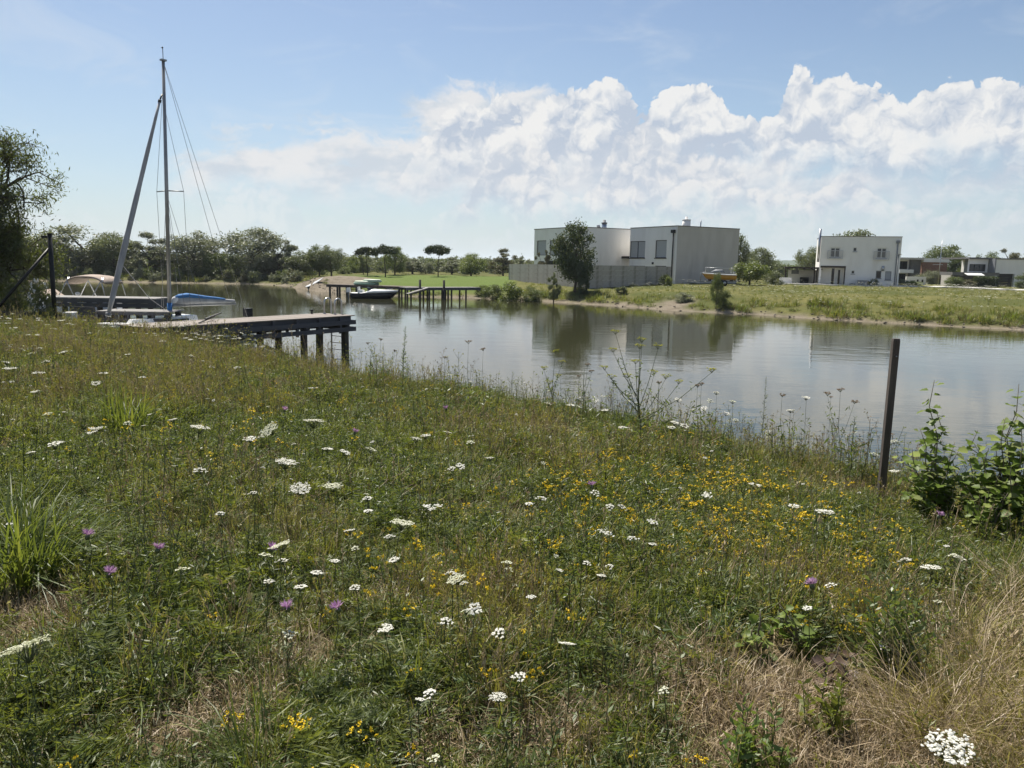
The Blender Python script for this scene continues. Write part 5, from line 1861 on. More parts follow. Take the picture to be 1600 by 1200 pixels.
def grass_tuft(seed, n, h, rad, w, lean=.35, bend=.7, mats=('g_green', 'g_straw'), dry=.12, seedheads=0):
    g = np.random.default_rng(seed)
    p = PM()
    r = rad * np.sqrt(g.uniform(0, 1, n))
    th_ = g.uniform(0, 6.28, n)
    base = np.stack([r * np.cos(th_), r * np.sin(th_), np.full(n, -.02)], 1)
    az = th_ + g.normal(0, .9, n)
    hh = h * g.uniform(.45, 1.2, n)
    le = np.abs(g.normal(0, lean, n)) * (.3 + r / rad)
    be = g.normal(bend, .45, n)
    ww = w * g.uniform(.6, 1.3, n)
    d = g.uniform(0, 1, n) < dry
    for k, sel in ((0, ~d), (1, d)):
        if sel.any():
            p.strips(base[sel], az[sel], hh[sel], le[sel], be[sel], ww[sel], g.uniform(0, 1, sel.sum()), mi=k)
    for k in range(seedheads):
        a, L = g.uniform(0, 6.28), h * g.uniform(1.0, 1.55)
        ln = abs(g.normal(0, .16))
        b = np.array([g.normal(0, rad * .5), g.normal(0, rad * .5), -.02])
        dr = np.array([math.cos(a), math.sin(a), 0])
        pts = [b + (dr * math.sin(ln * (1 + t)) + np.array([0, 0, math.cos(ln * (1 + t))])) * L * t for t in (0, .4, .75, 1)]
        p.tube(pts, [.0016, .0014, .0012, .001], 3, .6, 1)
        tip, prev = np.array(pts[-1]), np.array(pts[-2])
        m = 9
        C = prev + (tip - prev) * np.linspace(.45, 1.05, m)[:, None] + g.normal(0, .004, (m, 3))
        p.leaves(C, .011, .28, g, mi=2, axis=np.tile(nrm(tip - prev), (m, 1)) + g.normal(0, .45, (m, 3)))
    return p, mats


def feather_tuft(seed, nf, L, mats=('greyherb',)):
    """rosette of finely cut leaves (yarrow, wild carrot)"""
    g = np.random.default_rng(seed)
    p = PM()
    for k in range(nf):
        a, ln = g.uniform(0, 6.28), g.uniform(.15, 1.0)
        l = L * g.uniform(.6, 1.15)
        dr = np.array([math.cos(a), math.sin(a), 0])
        sd = np.array([-math.sin(a), math.cos(a), 0])
        b = np.array([g.normal(0, .03), g.normal(0, .03), 0])
        m = 9
        t = np.linspace(.18, 1, m)
        A = ln + t * .5
        C = b + dr * (l * t * np.sin(A))[:, None] + np.array([0, 0, 1.]) * (l * t * np.cos(A))[:, None]
        p.tube([b, C[m // 2], C[-1]], [.0018, .0014, .0008], 3, .4, 0)
        wd = l * .24 * np.sin(np.pi * np.clip(t * .92 + .08, 0, 1)) + .012
        for sg in (-1, 1):
            for fwd in (.35, .9):
                dirv = sd * sg + dr * fwd * np.sin(ln) + np.array([0, 0, .5 * fwd]) + g.normal(0, .25, (m, 3))
                dirv /= np.linalg.norm(dirv, axis=1)[:, None]
                ctr = C + dirv * (wd / 2)[:, None]
                p.leaves(ctr, wd.mean() * .52, .13, g, mi=0, axis=dirv.copy())
    return p, mats


def herb_tuft(seed, ns, h, leaf, mats=('herb', 'stem'), aspect=.34):
    g = np.random.default_rng(seed)
    p = PM()
    for k in range(ns):
        a, ln = g.uniform(0, 6.28), abs(g.normal(0, .3))
        l = h * g.uniform(.55, 1.15)
        dr = np.array([math.cos(a) * math.sin(ln), math.sin(a) * math.sin(ln), math.cos(ln)])
        b = np.array([g.normal(0, .05), g.normal(0, .05), 0])
        p.tube([b, b + dr * l], [.0026, .0012], 4, .4, 1)
        m = max(5, int(l / .028))
        for j in range(m):
            t = .12 + .88 * j / (m - 1)
            c = b + dr * l * t
            for q in range(2):
                aa = a + j * 1.57 + q * 3.14 + g.normal(0, .3)
                sz = leaf * (1.15 - .65 * t) * g.uniform(.8, 1.2)
                ax = np.array([math.cos(aa), math.sin(aa), .35 + .5 * t + g.normal(0, .2)])
                ax = nrm(ax)
                p.leaves((c + ax * sz)[None], sz, aspect, g, mi=0, axis=ax[None].copy())
    return p, mats


def stalks(seed, n, h, mats=('g_brown', 'g_straw'), rad=.14):
    """dry flowering stems that stand above the grass"""
    g = np.random.default_rng(seed)
    p = PM()
    for k in range(n):
        a, ln = g.uniform(0, 6.28), abs(g.normal(0, .13))
        l = h * g.uniform(.6, 1.2)
        dr = np.array([math.cos(a) * math.sin(ln), math.sin(a) * math.sin(ln), math.cos(ln)])
        b = np.array([g.normal(0, rad), g.normal(0, rad), 0])
        tip = b + dr * l
        p.tube([b, (b + tip) / 2 + g.normal(0, .012, 3), tip], [.0022, .0018, .0012], 3, g.uniform(), 1)
        for j in range(g.integers(2, 7)):
            t = g.uniform(.5, 1)
            c = b + (tip - b) * t
            e = c + np.array([g.normal(0, .05), g.normal(0, .05), g.uniform(.02, .08)])
            p.tube([c, e], [.0013, .0009], 3, .5, 1)
            p.leaves(e + g.normal(0, .006, (4, 3)), .0075, .5, g, mi=0)
        p.leaves(tip + g.normal(0, .008, (5, 3)), .008, .5, g, mi=0)
    return p, mats


def umbel(seed, R_, n, floret, dome=.16, mats=('white', 'stem'), rays=14, gaps=.0):
    """flat-topped flower head: florets grouped in small heads, rays below; centre of the top at the origin"""
    g = np.random.default_rng(seed)
    p = PM()
    hub = np.array([0, 0, -R_ * .85])
    nh = max(7, n // 7)
    k = np.arange(nh) + .5
    rr_ = R_ * .93 * np.sqrt(k / nh)
    ph = k * 2.39996
    H = np.stack([rr_ * np.cos(ph), rr_ * np.sin(ph), -dome * R_ * (rr_ / R_) ** 2], 1) + g.normal(0, R_ * .05, (nh, 3))
    C = np.repeat(H, n // nh, 0)
    C = C + np.stack([g.normal(0, R_ * .085, len(C)), g.normal(0, R_ * .085, len(C)), g.normal(0, R_ * .02, len(C))], 1)
    p.discs(C, floret, g, 0, tilt=.3)
    for i in g.choice(nh, min(rays, nh), replace=False):
        p.tube([hub, (hub + H[i]) / 2 + H[i] * np.array([.12, .12, 0]), H[i] - (0, 0, .003)], [.0013, .001, .0008], 3, .5, 1)
    return p.mesh('flower_head', mats)


def yellow_clump(seed, n, R_, h):
    """bird's-foot trefoil: small yellow pea flowers over low leaves"""
    g = np.random.default_rng(seed)
    p = PM()
    for k in range(n):
        b = np.array([g.normal(0, R_), g.normal(0, R_), 0])
        tip = b + np.array([g.normal(0, .02), g.normal(0, .02), h * g.uniform(.75, 1.1)])
        p.tube([b, tip], [.0013, .001], 3, .4, 1)
        C = tip + g.normal(0, .007, (7, 3)) * np.array([1, 1, .5])
        p.discs(C, .0062, g, 0, tilt=.8, k=5)
        p.leaves(b + (tip - b) * g.uniform(.2, .8, (5, 1)) + g.normal(0, .012, (5, 3)), .009, .5, g, mi=2)
    return p.mesh('flower_clump', ('yellow', 'stem', 'herb'))


def proto(mesh_or_pair, name):
    me = mesh_or_pair if isinstance(mesh_or_pair, bpy.types.Mesh) else mesh_or_pair[0].mesh(name, mesh_or_pair[1])
    return bpy.data.objects.new(name, me)


def scatter(name, label, cat, protos, P, yaw, tilt, scale, idx):
    """one stuff object: a point for each clump, the clumps set on the points by geometry nodes"""
    c = bpy.data.collections.new(name + '_clumps')
    for k, o in enumerate(protos):
        o.name = f'{name}_clump_{k:02d}'
        c.objects.link(o)
    me = bpy.data.meshes.new(name)
    me.vertices.add(len(P))
    me.vertices.foreach_set('co', np.asarray(P, np.float32).ravel())
    rot = np.stack([tilt[0], tilt[1], yaw], 1).astype(np.float32)
    for nm, ty, val, key in (('rot', 'FLOAT_VECTOR', rot.ravel(), 'vector'), ('size', 'FLOAT', np.asarray(scale, np.float32), 'value'), ('which', 'INT', np.asarray(idx, np.int32), 'value')):
        a = me.attributes.new(nm, ty, 'POINT')
        a.data.foreach_set(key, val)
    o = link(name, me)
    ng = bpy.data.node_groups.new(name, 'GeometryNodeTree')
    ng.interface.new_socket('Geometry', in_out='INPUT', socket_type='NodeSocketGeometry')
    ng.interface.new_socket('Geometry', in_out='OUTPUT', socket_type='NodeSocketGeometry')
    N, Lk = ng.nodes.new, ng.links.new
    gi, go, ins, ci = N('NodeGroupInput'), N('NodeGroupOutput'), N('GeometryNodeInstanceOnPoints'), N('GeometryNodeCollectionInfo')
    ci.inputs['Collection'].default_value = c
    ci.inputs['Separate Children'].default_value = True
    ci.inputs['Reset Children'].default_value = True
    at = {}
    for nm, ty in (('rot', 'FLOAT_VECTOR'), ('size', 'FLOAT'), ('which', 'INT')):
        a = N('GeometryNodeInputNamedAttribute')
        a.data_type = ty
        a.inputs['Name'].default_value = nm
        at[nm] = next(s for s in a.outputs if s.enabled and s.name == 'Attribute')
    er = N('FunctionNodeEulerToRotation')
    Lk(at['rot'], er.inputs[0])
    Lk(gi.outputs[0], ins.inputs['Points'])
    Lk(ci.outputs[0], ins.inputs['Instance'])
    ins.inputs['Pick Instance'].default_value = True
    Lk(at['which'], ins.inputs['Instance Index'])
    Lk(er.outputs[0], ins.inputs['Rotation'])
    Lk(at['size'], ins.inputs['Scale'])
    Lk(ins.outputs[0], go.inputs[0])
    md = o.modifiers.new('clumps', 'NODES')
    md.node_group = ng
    return tag(o, label, cat, kind='stuff')


def polar_points(r0, r1, dens, half=46, g=rng):
    a = math.radians(2 * half) * (r1 * r1 - r0 * r0) / 2
    n = int(a * dens)
    r = np.sqrt(g.uniform(r0 * r0, r1 * r1, n))
    t = g.uniform(-math.radians(half), math.radians(half), n)
    return r * np.sin(t), r * np.cos(t)


def off_docks(x, y):
    ok = np.ones(len(x), bool)
    for (A, B, w) in (((-9.66, 20.77), (-5.56, 27.03), 1.75),):
        A, B = np.array(A), np.array(B)
        u_ = (B - A) / np.linalg.norm(B - A)
        s_ = (x - A[0]) * u_[0] + (y - A[1]) * u_[1]
        n_ = -(x - A[0]) * u_[1] + (y - A[1]) * u_[0]
        ok &= ~((s_ > -1.3) & (n_ > -.15) & (n_ < w))
    ok &= ~((y > 24.6) & (y < 27) & (x < -13.6))
    return ok


# bare, dry and green patches, laid out on the ground
PATCH = [(1150, 1090, .42, .95), (1300, 1165, .55, .95), (1480, 1140, .5, .9), (1030, 1040, .3, .7), (900, 1120, .25, .8), (60, 965, .4, .95), (330, 1120, .3, .7), (760, 1165, .3, .6),
         (720, 790, .5, .5), (1320, 770, .6, .45), (560, 940, .3, .5), (880, 690, 1.2, .5), (450, 1020, .3, .5)]
PATCH_W = [(at_ground(a, b, .03), r, s) for a, b, r, s in PATCH]


def dryness(x, y):
    r = np.hypot(x, y)
    d = (fbm(x, y, .55, 71, 4) - .5) * 1.5 + (fbm(x, y, 2.2, 77, 3) - .5) * .9 + .30 + .42 * sstep(6, 15, r)
    bare = np.zeros(len(x))
    for p, rr_, s in PATCH_W:
        q = np.hypot(x - p[0], y - p[1]) / rr_
        bare = np.maximum(bare, s * (1 - sstep(.45, 1.15, q + (fbm(x, y, 3, 5, 2) - .5) * .6)))
    return d, bare


def build_meadow():
    g = np.random.default_rng(21)
    kinds, protos = {}, []

    def reg(k, *items):
        kinds[k] = list(range(len(protos), len(protos) + len(items)))
        for it in items:
            protos.append(proto(it, 'clump'))
    reg('green', *[grass_tuft(100 + k, 52, .20, .085, .0038, mats=('g_green', 'g_straw', 'g_brown'), dry=.14, seedheads=k % 2) for k in range(3)])
    reg('dark', *[grass_tuft(120 + k, 52, .18, .09, .0046, lean=.6, bend=.9, mats=('g_dark', 'g_gold', 'g_brown'), dry=.08, seedheads=0) for k in range(3)])
    reg('gold', *[grass_tuft(140 + k, 44, .21, .09, .0030, lean=.4, bend=.6, mats=('g_gold', 'g_straw', ('g_straw', 'g_gold', 'g_gold')[k]), dry=.28, seedheads=4) for k in range(3)])
    reg('straw', *[grass_tuft(160 + k, 44, .19, .13, .0036, lean=1.0, bend=.8, mats=('g_straw', 'g_brown', 'g_brown'), dry=.15, seedheads=0) for k in range(3)])
    reg('feather', *[feather_tuft(180 + k, 11, .19, mats=(m,)) for k, m in enumerate(('greyherb', 'g_dark', 'g_green', 'herb'))])
    reg('herb', *[herb_tuft(200 + k, 6, .20, .017, mats=(m, 'stem')) for k, m in enumerate(('herb', 'g_green', 'greyherb'))])
    reg('stalk', *[stalks(220 + k, 4, .40, mats=m) for k, m in enumerate((('g_brown', 'g_straw'), ('g_gold', 'stem'), ('g_green', 'stem')))])
    X, Y_, Sc = [], [], []
    for r0, r1, dn, s in ((.9, 2.6, 150, .92), (2.6, 4.5, 190, .95), (4.5, 8, 130, 1.05), (8, 13, 84, 1.12), (13, 20, 52, 1.25), (20, 36, 30, 1.4)):
        x, y = polar_points(r0, r1, dn, g=g)
        X.append(x)
        Y_.append(y)
        Sc.append(np.full(len(x), s))
    x, y, sc = np.concatenate(X), np.concatenate(Y_), np.concatenate(Sc)
    h, sd, near = terrain(x, y)
    ok = near & (sd > .25) & off_docks(x, y)
    x, y, sc, h, sd = x[ok], y[ok], sc[ok], h[ok], sd[ok]
    d, bare = dryness(x, y)
    r = np.hypot(x, y)
    u1, u2 = g.uniform(0, 1, len(x)), g.uniform(0, 1, len(x))
    pick = np.empty(len(x), object)
    pick[:] = 'green'
    pg = np.clip(.03 + 1.0 * (d - .33), .02, .80)
    pick[u1 < pg] = 'gold'
    rest = u1 >= pg
    mixn = fbm(x, y, 1.6, 91, 3)
    pick[rest & (u2 < .30)] = 'dark'
    pick[rest & (u2 > .46 - .35 * (mixn - .4))] = 'feather'
    pick[rest & (u2 > .80)] = 'herb'
    pick[(u2 > .97) & (d > .25) & (r > 4)] = 'stalk'
    edge = (sd < 2.6) & (g.uniform(0, 1, len(x)) < .10)
    pick[edge] = 'stalk'
    bsel = g.uniform(0, 1, len(x)) < bare
    pick[bsel] = 'straw'
    ph = fbm(x, y, 1.3, 55, 3)
    sc = sc * (.50 + 1.02 * ph) * g.uniform(.75, 1.25, len(x))
    sc = np.where(bsel, sc * .75, sc)
    for px, py, rad, k_ in ((1185, 1030, .22, .4), (1245, 1015, .22, .4), (1285, 1065, .15, .5), (1395, 1055, .28, .45), (1380, 1120, .25, .5), (1180, 1190, .2, .5), (1376, 790, .2, .6), (1470, 820, .35, .6), (1560, 830, .5, .6), (1480, 860, .35, .7), (20, 930, .3, .6)):
        c = at_ground(px, py, .02)
        sc = np.where(np.hypot(x - c[0], y - c[1]) < rad, sc * k_, sc)
    keep = ~((bare > .5) & ~bsel & (g.uniform(0, 1, len(x)) < .6))
    idx = np.array([kinds[k][int(v * 997) % len(kinds[k])] for k, v in zip(pick, g.uniform(0, 1, len(x)))])
    x, y, h, sc, idx = x[keep], y[keep], h[keep], sc[keep], idx[keep]
    n = len(x)
    scatter('meadow_grass', 'unmown mixed meadow grass and herbs, green with golden dry patches', 'grass', protos,
            np.stack([x, y, h - .01], 1), g.uniform(0, 6.28, n), (g.normal(0, .10, n), g.normal(0, .10, n)), sc, idx)
    print('meadow clumps', n)
    # matted straw on the worn patches
    mx, my = [], []
    for p, rr_, s in PATCH_W:
        m = int(330 * rr_ * rr_ * 3.14 * s)
        a, q = g.uniform(0, 6.28, m), rr_ * 1.05 * np.sqrt(g.uniform(0, 1, m))
        mx.append(p[0] + q * np.cos(a))
        my.append(p[1] + q * np.sin(a))
    mx, my = np.concatenate(mx), np.concatenate(my)
    n = len(mx)
    mat_ = [grass_tuft(340 + k, 34, .15, .12, .0032, lean=1.25, bend=.45, mats=('g_straw', 'g_brown', 'g_brown'), dry=.3) for k in range(3)]
    scatter('straw_litter', 'matted pale straw lying on the worn patches of the meadow', 'straw', [proto(k, 'c') for k in mat_], np.stack([mx, my, terrain(mx, my)[0]], 1), g.uniform(0, 6.28, n), (g.normal(0, .15, n), g.normal(0, .15, n)), g.uniform(.6, 1.2, n), g.integers(0, 3, n))
    # long combed hay at the lower right
    hay = [grass_tuft(300 + k, 60, .50, .14, .0034, lean=.9, bend=.7, mats=('g_straw', 'g_gold', 'g_straw'), dry=.12, seedheads=2) for k in range(3)]
    hp = []
    for px, py, rad, m in ((1575, 1060, .32, 46), (1530, 1160, .38, 40), (1600, 960, .30, 36), (1610, 1180, .4, 40)):
        c = at_ground(px, py, .05)
        a, rr_ = g.uniform(0, 6.28, m), rad * np.sqrt(g.uniform(0, 1, m))
        hp.append(np.stack([c[0] + rr_ * np.cos(a), c[1] + rr_ * np.sin(a)], 1))
    hp = np.concatenate(hp)
    n = len(hp)
    scatter('dry_grass', 'long straw coloured dry grass combed over at the lower right corner', 'dry grass', [proto(k, 'c') for k in hay],
            np.stack([hp[:, 0], hp[:, 1], terrain(hp[:, 0], hp[:, 1])[0]], 1), g.uniform(0, 6.28, n), (g.normal(.35, .25, n), g.normal(-.45, .25, n)), g.uniform(.5, .9, n), g.integers(0, 3, n))
    # grass of the far banks and lawn
    tf = [grass_tuft(320 + k, 70, .42, .30, .022, lean=.4, bend=.5, mats=m, dry=.25) for k, m in enumerate((('g_dark', 'g_gold'), ('g_green', 'g_straw'), ('g_dark', 'g_brown'), ('herb', 'g_brown')))]
    xs, ys, zs, ss, ix = [], [], [], [], []
    for (r0, r1, dn) in ((40, 62, 2.2), (62, 85, 1.2), (85, 125, .55)):
        x, y = polar_points(r0, r1, dn, 42, g)
        h, sd, near = terrain(x, y)
        mown = (y > 75) & (x > -24) & (x < 1) & (y < 122)
        pr = np.where(sd < 5, 1.0, .42) * np.where(mown & (sd > 1.5), .0, 1.0)
        ok = (~near) & (sd > .5) & (g.uniform(0, 1, len(x)) < pr)
        ok &= seg_dist(x, y, PATH_PTS) > 1.9
        sp_ = at_z(1045, 474, .5)
        ok &= np.hypot((x - sp_[0] - .3 * (y - sp_[1])) / 2.1, (y - sp_[1]) / 3.9) > .85
        bq = fbm(x, y, .4, 33, 3)
        xs.append(x[ok])
        ys.append(y[ok])
        zs.append(h[ok])
        ss.append((np.where(sd < 5, 1.0, .42) * (.55 + bq) * g.uniform(.7, 1.3, len(x)))[ok])
        k = g.integers(0, 2, len(x))
        k = np.where((sd < 4) & (g.uniform(0, 1, len(x)) < .5), g.integers(2, 4, len(x)), k)
        ix.append(k[ok])
    x, y, z, s, ix = map(np.concatenate, (xs, ys, zs, ss, ix))
    n = len(x)
    scatter('bank_grass', 'rough grass on the far bank and lawn across the water', 'grass', [proto(k, 'c') for k in tf], np.stack([x, y, z - .02], 1), g.uniform(0, 6.28, n), (g.normal(0, .08, n), g.normal(0, .08, n)), s, ix)
    print('bank clumps', n)
    # brush under the far left trees
    gm = np.random.default_rng(31)
    br = []
    for k, lf in enumerate(('olive', 'willow', 'brown', 'green')):
        P, kk_, L = crown_points('shrub', gm, 700)
        v, q = leaf_quads(P, .06, .4, gm)
        br.append(bpy.data.objects.new('c', arr_mesh('brush', v, quads=q, mats=[LM[lf]], tint=gm.uniform(0, 1, len(P)))))
    x, y = polar_points(98, 128, .5, 42, g)
    h, sd, near = terrain(x, y)
    ok = (~near) & (sd > .9) & (sd < 16) & (x < -29) & (np.hypot(x + 23, y - 92) > 9)
    x, y, h = x[ok], y[ok], h[ok]
    n = len(x)
    scatter('bank_undergrowth', 'dense low brush along the far left shore below the trees', 'undergrowth', br, np.stack([x, y, h - .05], 1), g.uniform(0, 6.28, n), (np.zeros(n), np.zeros(n)), g.uniform(.9, 2.2, n), g.choice(4, n, p=[.3, .3, .2, .2]))
    # scrub beyond the lawns, out to the hills
    x, y = polar_points(136, 420, .028, 44, g)
    h = terrain(x, y)[0]
    ok = ~((y < 150) & (x > 30))
    x, y, h = x[ok], y[ok], h[ok]
    n = len(x)
    scatter('distant_scrub', 'belt of scrub and low trees beyond the far lawn', 'scrub', [bpy.data.objects.new('c', o.data) for o in br], np.stack([x, y, h - .1], 1), g.uniform(0, 6.28, n), (np.zeros(n), np.zeros(n)), g.uniform(2.2, 4.6, n), g.choice(4, n, p=[.35, .35, .1, .2]))


build_meadow()

# ------------------------------------------------------------------ flowers
HEADS = {'yarrow': [umbel(k, .030, (112, 84, 98, 70)[k], .0042, dome=(.25, .5, .1, .35)[k], mats=('cream' if k == 3 else 'white', 'stem')) for k in range(4)],
         'carrot': [umbel(10 + k, .050, 280, .0036, dome=.12, mats=('white' if k != 1 else 'cream', 'stem'), rays=22) for k in range(3)]}
STEM = []
for k in range(4):
    g = np.random.default_rng(400 + k)
    p = PM()
    a, b = g.normal(0, .02, 2), g.normal(0, .02, 2)
    p.tube([(0, 0, 0), (a[0], a[1], .4), (a[0] * .6 + b[0] * .4, a[1] * .6 + b[1] * .4, .75), (0, 0, 1.0)], [.0028, .0024, .002, .0016], 4, .5, 0)
    for j in range(5):
        t = .12 + .16 * j
        aa = g.uniform(0, 6.28)
        ax = nrm((math.cos(aa), math.sin(aa), .7))
        c = np.array([a[0] * t, a[1] * t, t]) + ax * .035
        p.leaves(c + g.normal(0, .012, (7, 3)), .02, .16, g, mi=1, axis=np.tile(ax, (7, 1)) + g.normal(0, .5, (7, 3)))
    STEM.append(p.mesh('stem', ('stem', 'greyherb')))

WHITE_G, YELLOW_G, PURPLE_G = 'white umbel flowers in the meadow', 'yellow trefoil flowers in the meadow', 'purple knapweed flowers in the meadow'
WL = 'white flat topped umbel flower on a thin stem in the meadow'


def flower(name, label, cat, group, head, pos, h, size, tilt=(0, 0), g=rng):
    """pos = foot on the ground; head, stem shared between flowers"""
    t = thing(name, label, cat, tuple(pos), g.uniform(0, 6.28), group)
    s = link('stem', STEM[g.integers(0, 4)], t)
    s.scale = (1, 1, h)
    o = link('flower_head', head, t, (0, 0, h))
    o.rotation_euler = (tilt[0], tilt[1], g.uniform(0, 6.28))
    o.scale = (size, size, size)
    return t


def plant_flowers():
    g = np.random.default_rng(77)
    # (pixel of the head, width in pixels, label)
    big = [(37, 1008, 66, 'large cream umbel flower at the lower left edge of the meadow'), (1485, 1165, 68, 'large white umbel flower in the dry grass at the lower right'),
           (490, 656, 38, 'wide white umbel flower beside a green closed one, right of the low sedge'), (470, 762, 38, 'broad white umbel flower left of a similar one in mid meadow'),
           (521, 758, 32, 'white umbel flower right of the broad one in mid meadow'), (629, 815, 40, 'white umbel flower topping the cluster in the middle of the meadow'),
           (437, 850, 36, 'white umbel flower with a pink knapweed just beside it'), (1265, 616, 30, 'tall white umbel flower standing against the lake left of the stake'),
           (1290, 798, 32, 'white umbel flower on the grass just left of the stake foot'), (1455, 885, 32, 'white umbel flower below the big leaved sapling'),
           (973, 667, 28, 'white umbel flower at the foot of the branching yellow umbel plant'), (418, 671, 36, 'white umbel flower directly left of the widest one'),
           (447, 720, 38, 'white umbel flower below the pair near the low sedge')]
    mids = [(312, 666, 32), (312, 732, 24), (390, 684, 22), (415, 865, 28), (283, 887, 24), (608, 836, 20), (546, 828, 20), (441, 873, 22), (495, 893, 22), (470, 915, 24), (523, 875, 18),
            (615, 873, 20), (555, 915, 22), (420, 908, 20), (712, 903, 34), (705, 893, 22), (723, 909, 20), (793, 877, 22), (795, 888, 18), (452, 988, 26), (602, 983, 26), (605, 976, 20), (697, 968, 24), (742, 950, 28), (728, 953, 20),
            (778, 986, 28), (810, 1054, 26), (670, 1080, 26), (657, 1092, 20), (778, 1087, 30), (885, 1004, 30), (677, 1183, 24), (1414, 872, 20), (1432, 968, 16), (1465, 938, 18), (1423, 935, 16), (1297, 912, 18),
            (1020, 815, 18), (1020, 849, 16), (940, 898, 18), (917, 878, 16), (875, 890, 14), (952, 883, 18), (830, 932, 16), (846, 776, 20), (827, 786, 18), (930, 768, 20), (953, 790, 18), (973, 790, 16), (1397, 688, 24), (1366, 708, 18),
            (1050, 667, 18), (857, 630, 22), (892, 632, 18), (930, 626, 22), (1180, 757, 22), (1240, 790, 18), (1055, 660, 20), (1070, 664, 20), (983, 616, 20), (1110, 625, 16), (1085, 640, 20), (1100, 638, 16), (1060, 624, 16),
            (1135, 645, 16), (1150, 655, 14), (1120, 612, 14), (1145, 626, 14), (945, 640, 14), (575, 776, 20), (665, 680, 18), (700, 675, 14), (735, 690, 16), (705, 730, 18), (720, 728, 18), (765, 715, 18), (650, 685, 20), (540, 706, 20), (512, 700, 20), (580, 700, 20),
            (345, 800, 18), (395, 768, 16), (575, 797, 18), (555, 855, 16), (85, 693, 24), (75, 645, 16), (48, 706, 14), (95, 690, 12), (200, 660, 14), (270, 655, 16), (150, 598, 14), (300, 555, 16), (330, 572, 14), (370, 573, 18),
            (35, 545, 12), (50, 551, 12), (98, 550, 12), (10, 565, 14), (72, 563, 12), (62, 543, 12), (200, 553, 14), (108, 505, 12), (85, 513, 10), (127, 493, 12), (60, 497, 10), (140, 520, 10), (312, 517, 12), (337, 524, 14), (345, 533, 12), (353, 513, 12), (368, 525, 14), (378, 520, 12), (390, 530, 12),
            (305, 526, 12), (290, 528, 10), (322, 530, 12), (298, 530, 10), (410, 540, 10), (1502, 870, 22), (1490, 866, 16), (1260, 620, 16), (1235, 640, 14), (1380, 1010, 14)]

    def place(px, py, w, lab, kind=None):
        kind = kind or ('carrot' if w >= 30 else 'yarrow')
        h = g.uniform(.24, .38) if kind == 'yarrow' else g.uniform(.36, .52)
        if py > 950:
            h *= .8
        p = at_ground(px, py, h)
        if terrain(p[:1], p[1:2])[1][0] < .5:           # seen over the brink: it stands on the edge, on a taller stem
            d_ = ray(px, py)
            for k_ in np.linspace(p[1] / d_[1], 3.0, 400):
                q_ = np.array([0, 0, EYE]) + d_ * k_
                t_ = terrain(q_[:1], q_[1:2])
                if t_[1][0] > .9 and t_[2][0]:
                    break
            if not .1 < q_[2] - t_[0][0] < 1.25:
                return
            p = q_
        dist = np.linalg.norm(p - np.array([0, 0, EYE]))
        z = ground(p[0], p[1])
        hh = p[2] - z
        if terrain(p[:1], p[1:2])[1][0] < .15 or dist > 34:
            return
        R_ = w / 2 * dist / F_PX
        base = .050 if kind == 'carrot' else .030
        s = np.clip(.86 * R_ / base, .38, 1.8)
        flower('umbel_flower', lab, 'flower', WHITE_G if lab == WL else None, HEADS[kind][g.integers(0, len(HEADS[kind]))], (p[0], p[1], z), hh, s, (g.normal(.10, .16), g.normal(0, .16)), g)
    for a in big:
        place(*a)
    for a in mids:
        place(*a, WL)
    # the rest come up at random, thinning towards the bare ground
    n = 0
    cand_x, cand_y = polar_points(2.2, 26, 3.4, 36, g)
    h, sd, near = terrain(cand_x, cand_y)
    d, bare = dryness(cand_x, cand_y)
    dens = fbm(cand_x, cand_y, .7, 44, 3)
    small = []
    for x, y, z, s, nr, b, q in zip(cand_x, cand_y, h, sd, near, bare, dens):
        if not nr or s < .3 or b > .4 or g.uniform() > sstep(.35, .62, q) * (.9 if x < 1.5 else .5):
            continue
        if not off_docks(np.array([x]), np.array([y]))[0]:
            continue
        if n < 165 and y < 17:
            R_ = g.uniform(.36, .8)
            flower('umbel_flower', WL, 'flower', WHITE_G, HEADS['yarrow'][g.integers(0, 4)], (x, y, z), g.uniform(.20, .36), R_, (g.normal(0, .25), g.normal(0, .25)), g)
            n += 1
        else:
            small.append((x, y, z))
    sp = []
    for k in range(3):
        gg = np.random.default_rng(500 + k)
        pm = PM()
        for j in range(3):
            b = gg.normal(0, .08, 2)
            pm.tube([(b[0], b[1], 0), (b[0], b[1], .33)], [.002, .0015], 3, .5, 1)
            c = np.stack([gg.normal(b[0], .014, 26), gg.normal(b[1], .014, 26), np.full(26, .335) + gg.normal(0, .003, 26)], 1)
            pm.discs(c, .006, gg, 0)
        sp.append(proto(pm.mesh('c', ('white', 'stem')), 'c'))
    S_ = np.array(small)
    if len(S_):
        m = len(S_)
        scatter('small_white_flowers', 'countless small white flowers in the farther meadow', 'flowers', sp, S_, g.uniform(0, 6.28, m), (np.zeros(m), np.zeros(m)), g.uniform(.8, 1.3, m), g.integers(0, 3, m))
    # white specks of clover and yarrow on the lawn across the water
    x, y = polar_points(45, 100, 1.1, 36, g)
    h, sd, near = terrain(x, y)
    q = fbm(x, y, .22, 61, 3)
    ok = (~near) & (sd > 2.5) & (x > 4) & (g.uniform(0, 1, len(x)) < sstep(.38, .62, q) * sstep(0, 40, x + 12))
    P = np.stack([x, y, h + .06], 1)[ok]
    m = len(P)
    scatter('lawn_flowers', 'white flower specks on the lawn across the water', 'flowers', [bpy.data.objects.new('c', o.data) for o in sp], P, g.uniform(0, 6.28, m), (np.zeros(m), np.zeros(m)), g.uniform(.9, 1.7, m), g.integers(0, 3, m))
    # yellow trefoil
    YC = [yellow_clump(600 + k, 3 + k, .035, .14) for k in range(4)]
    yl = 'small yellow trefoil flowers low in the meadow grass'
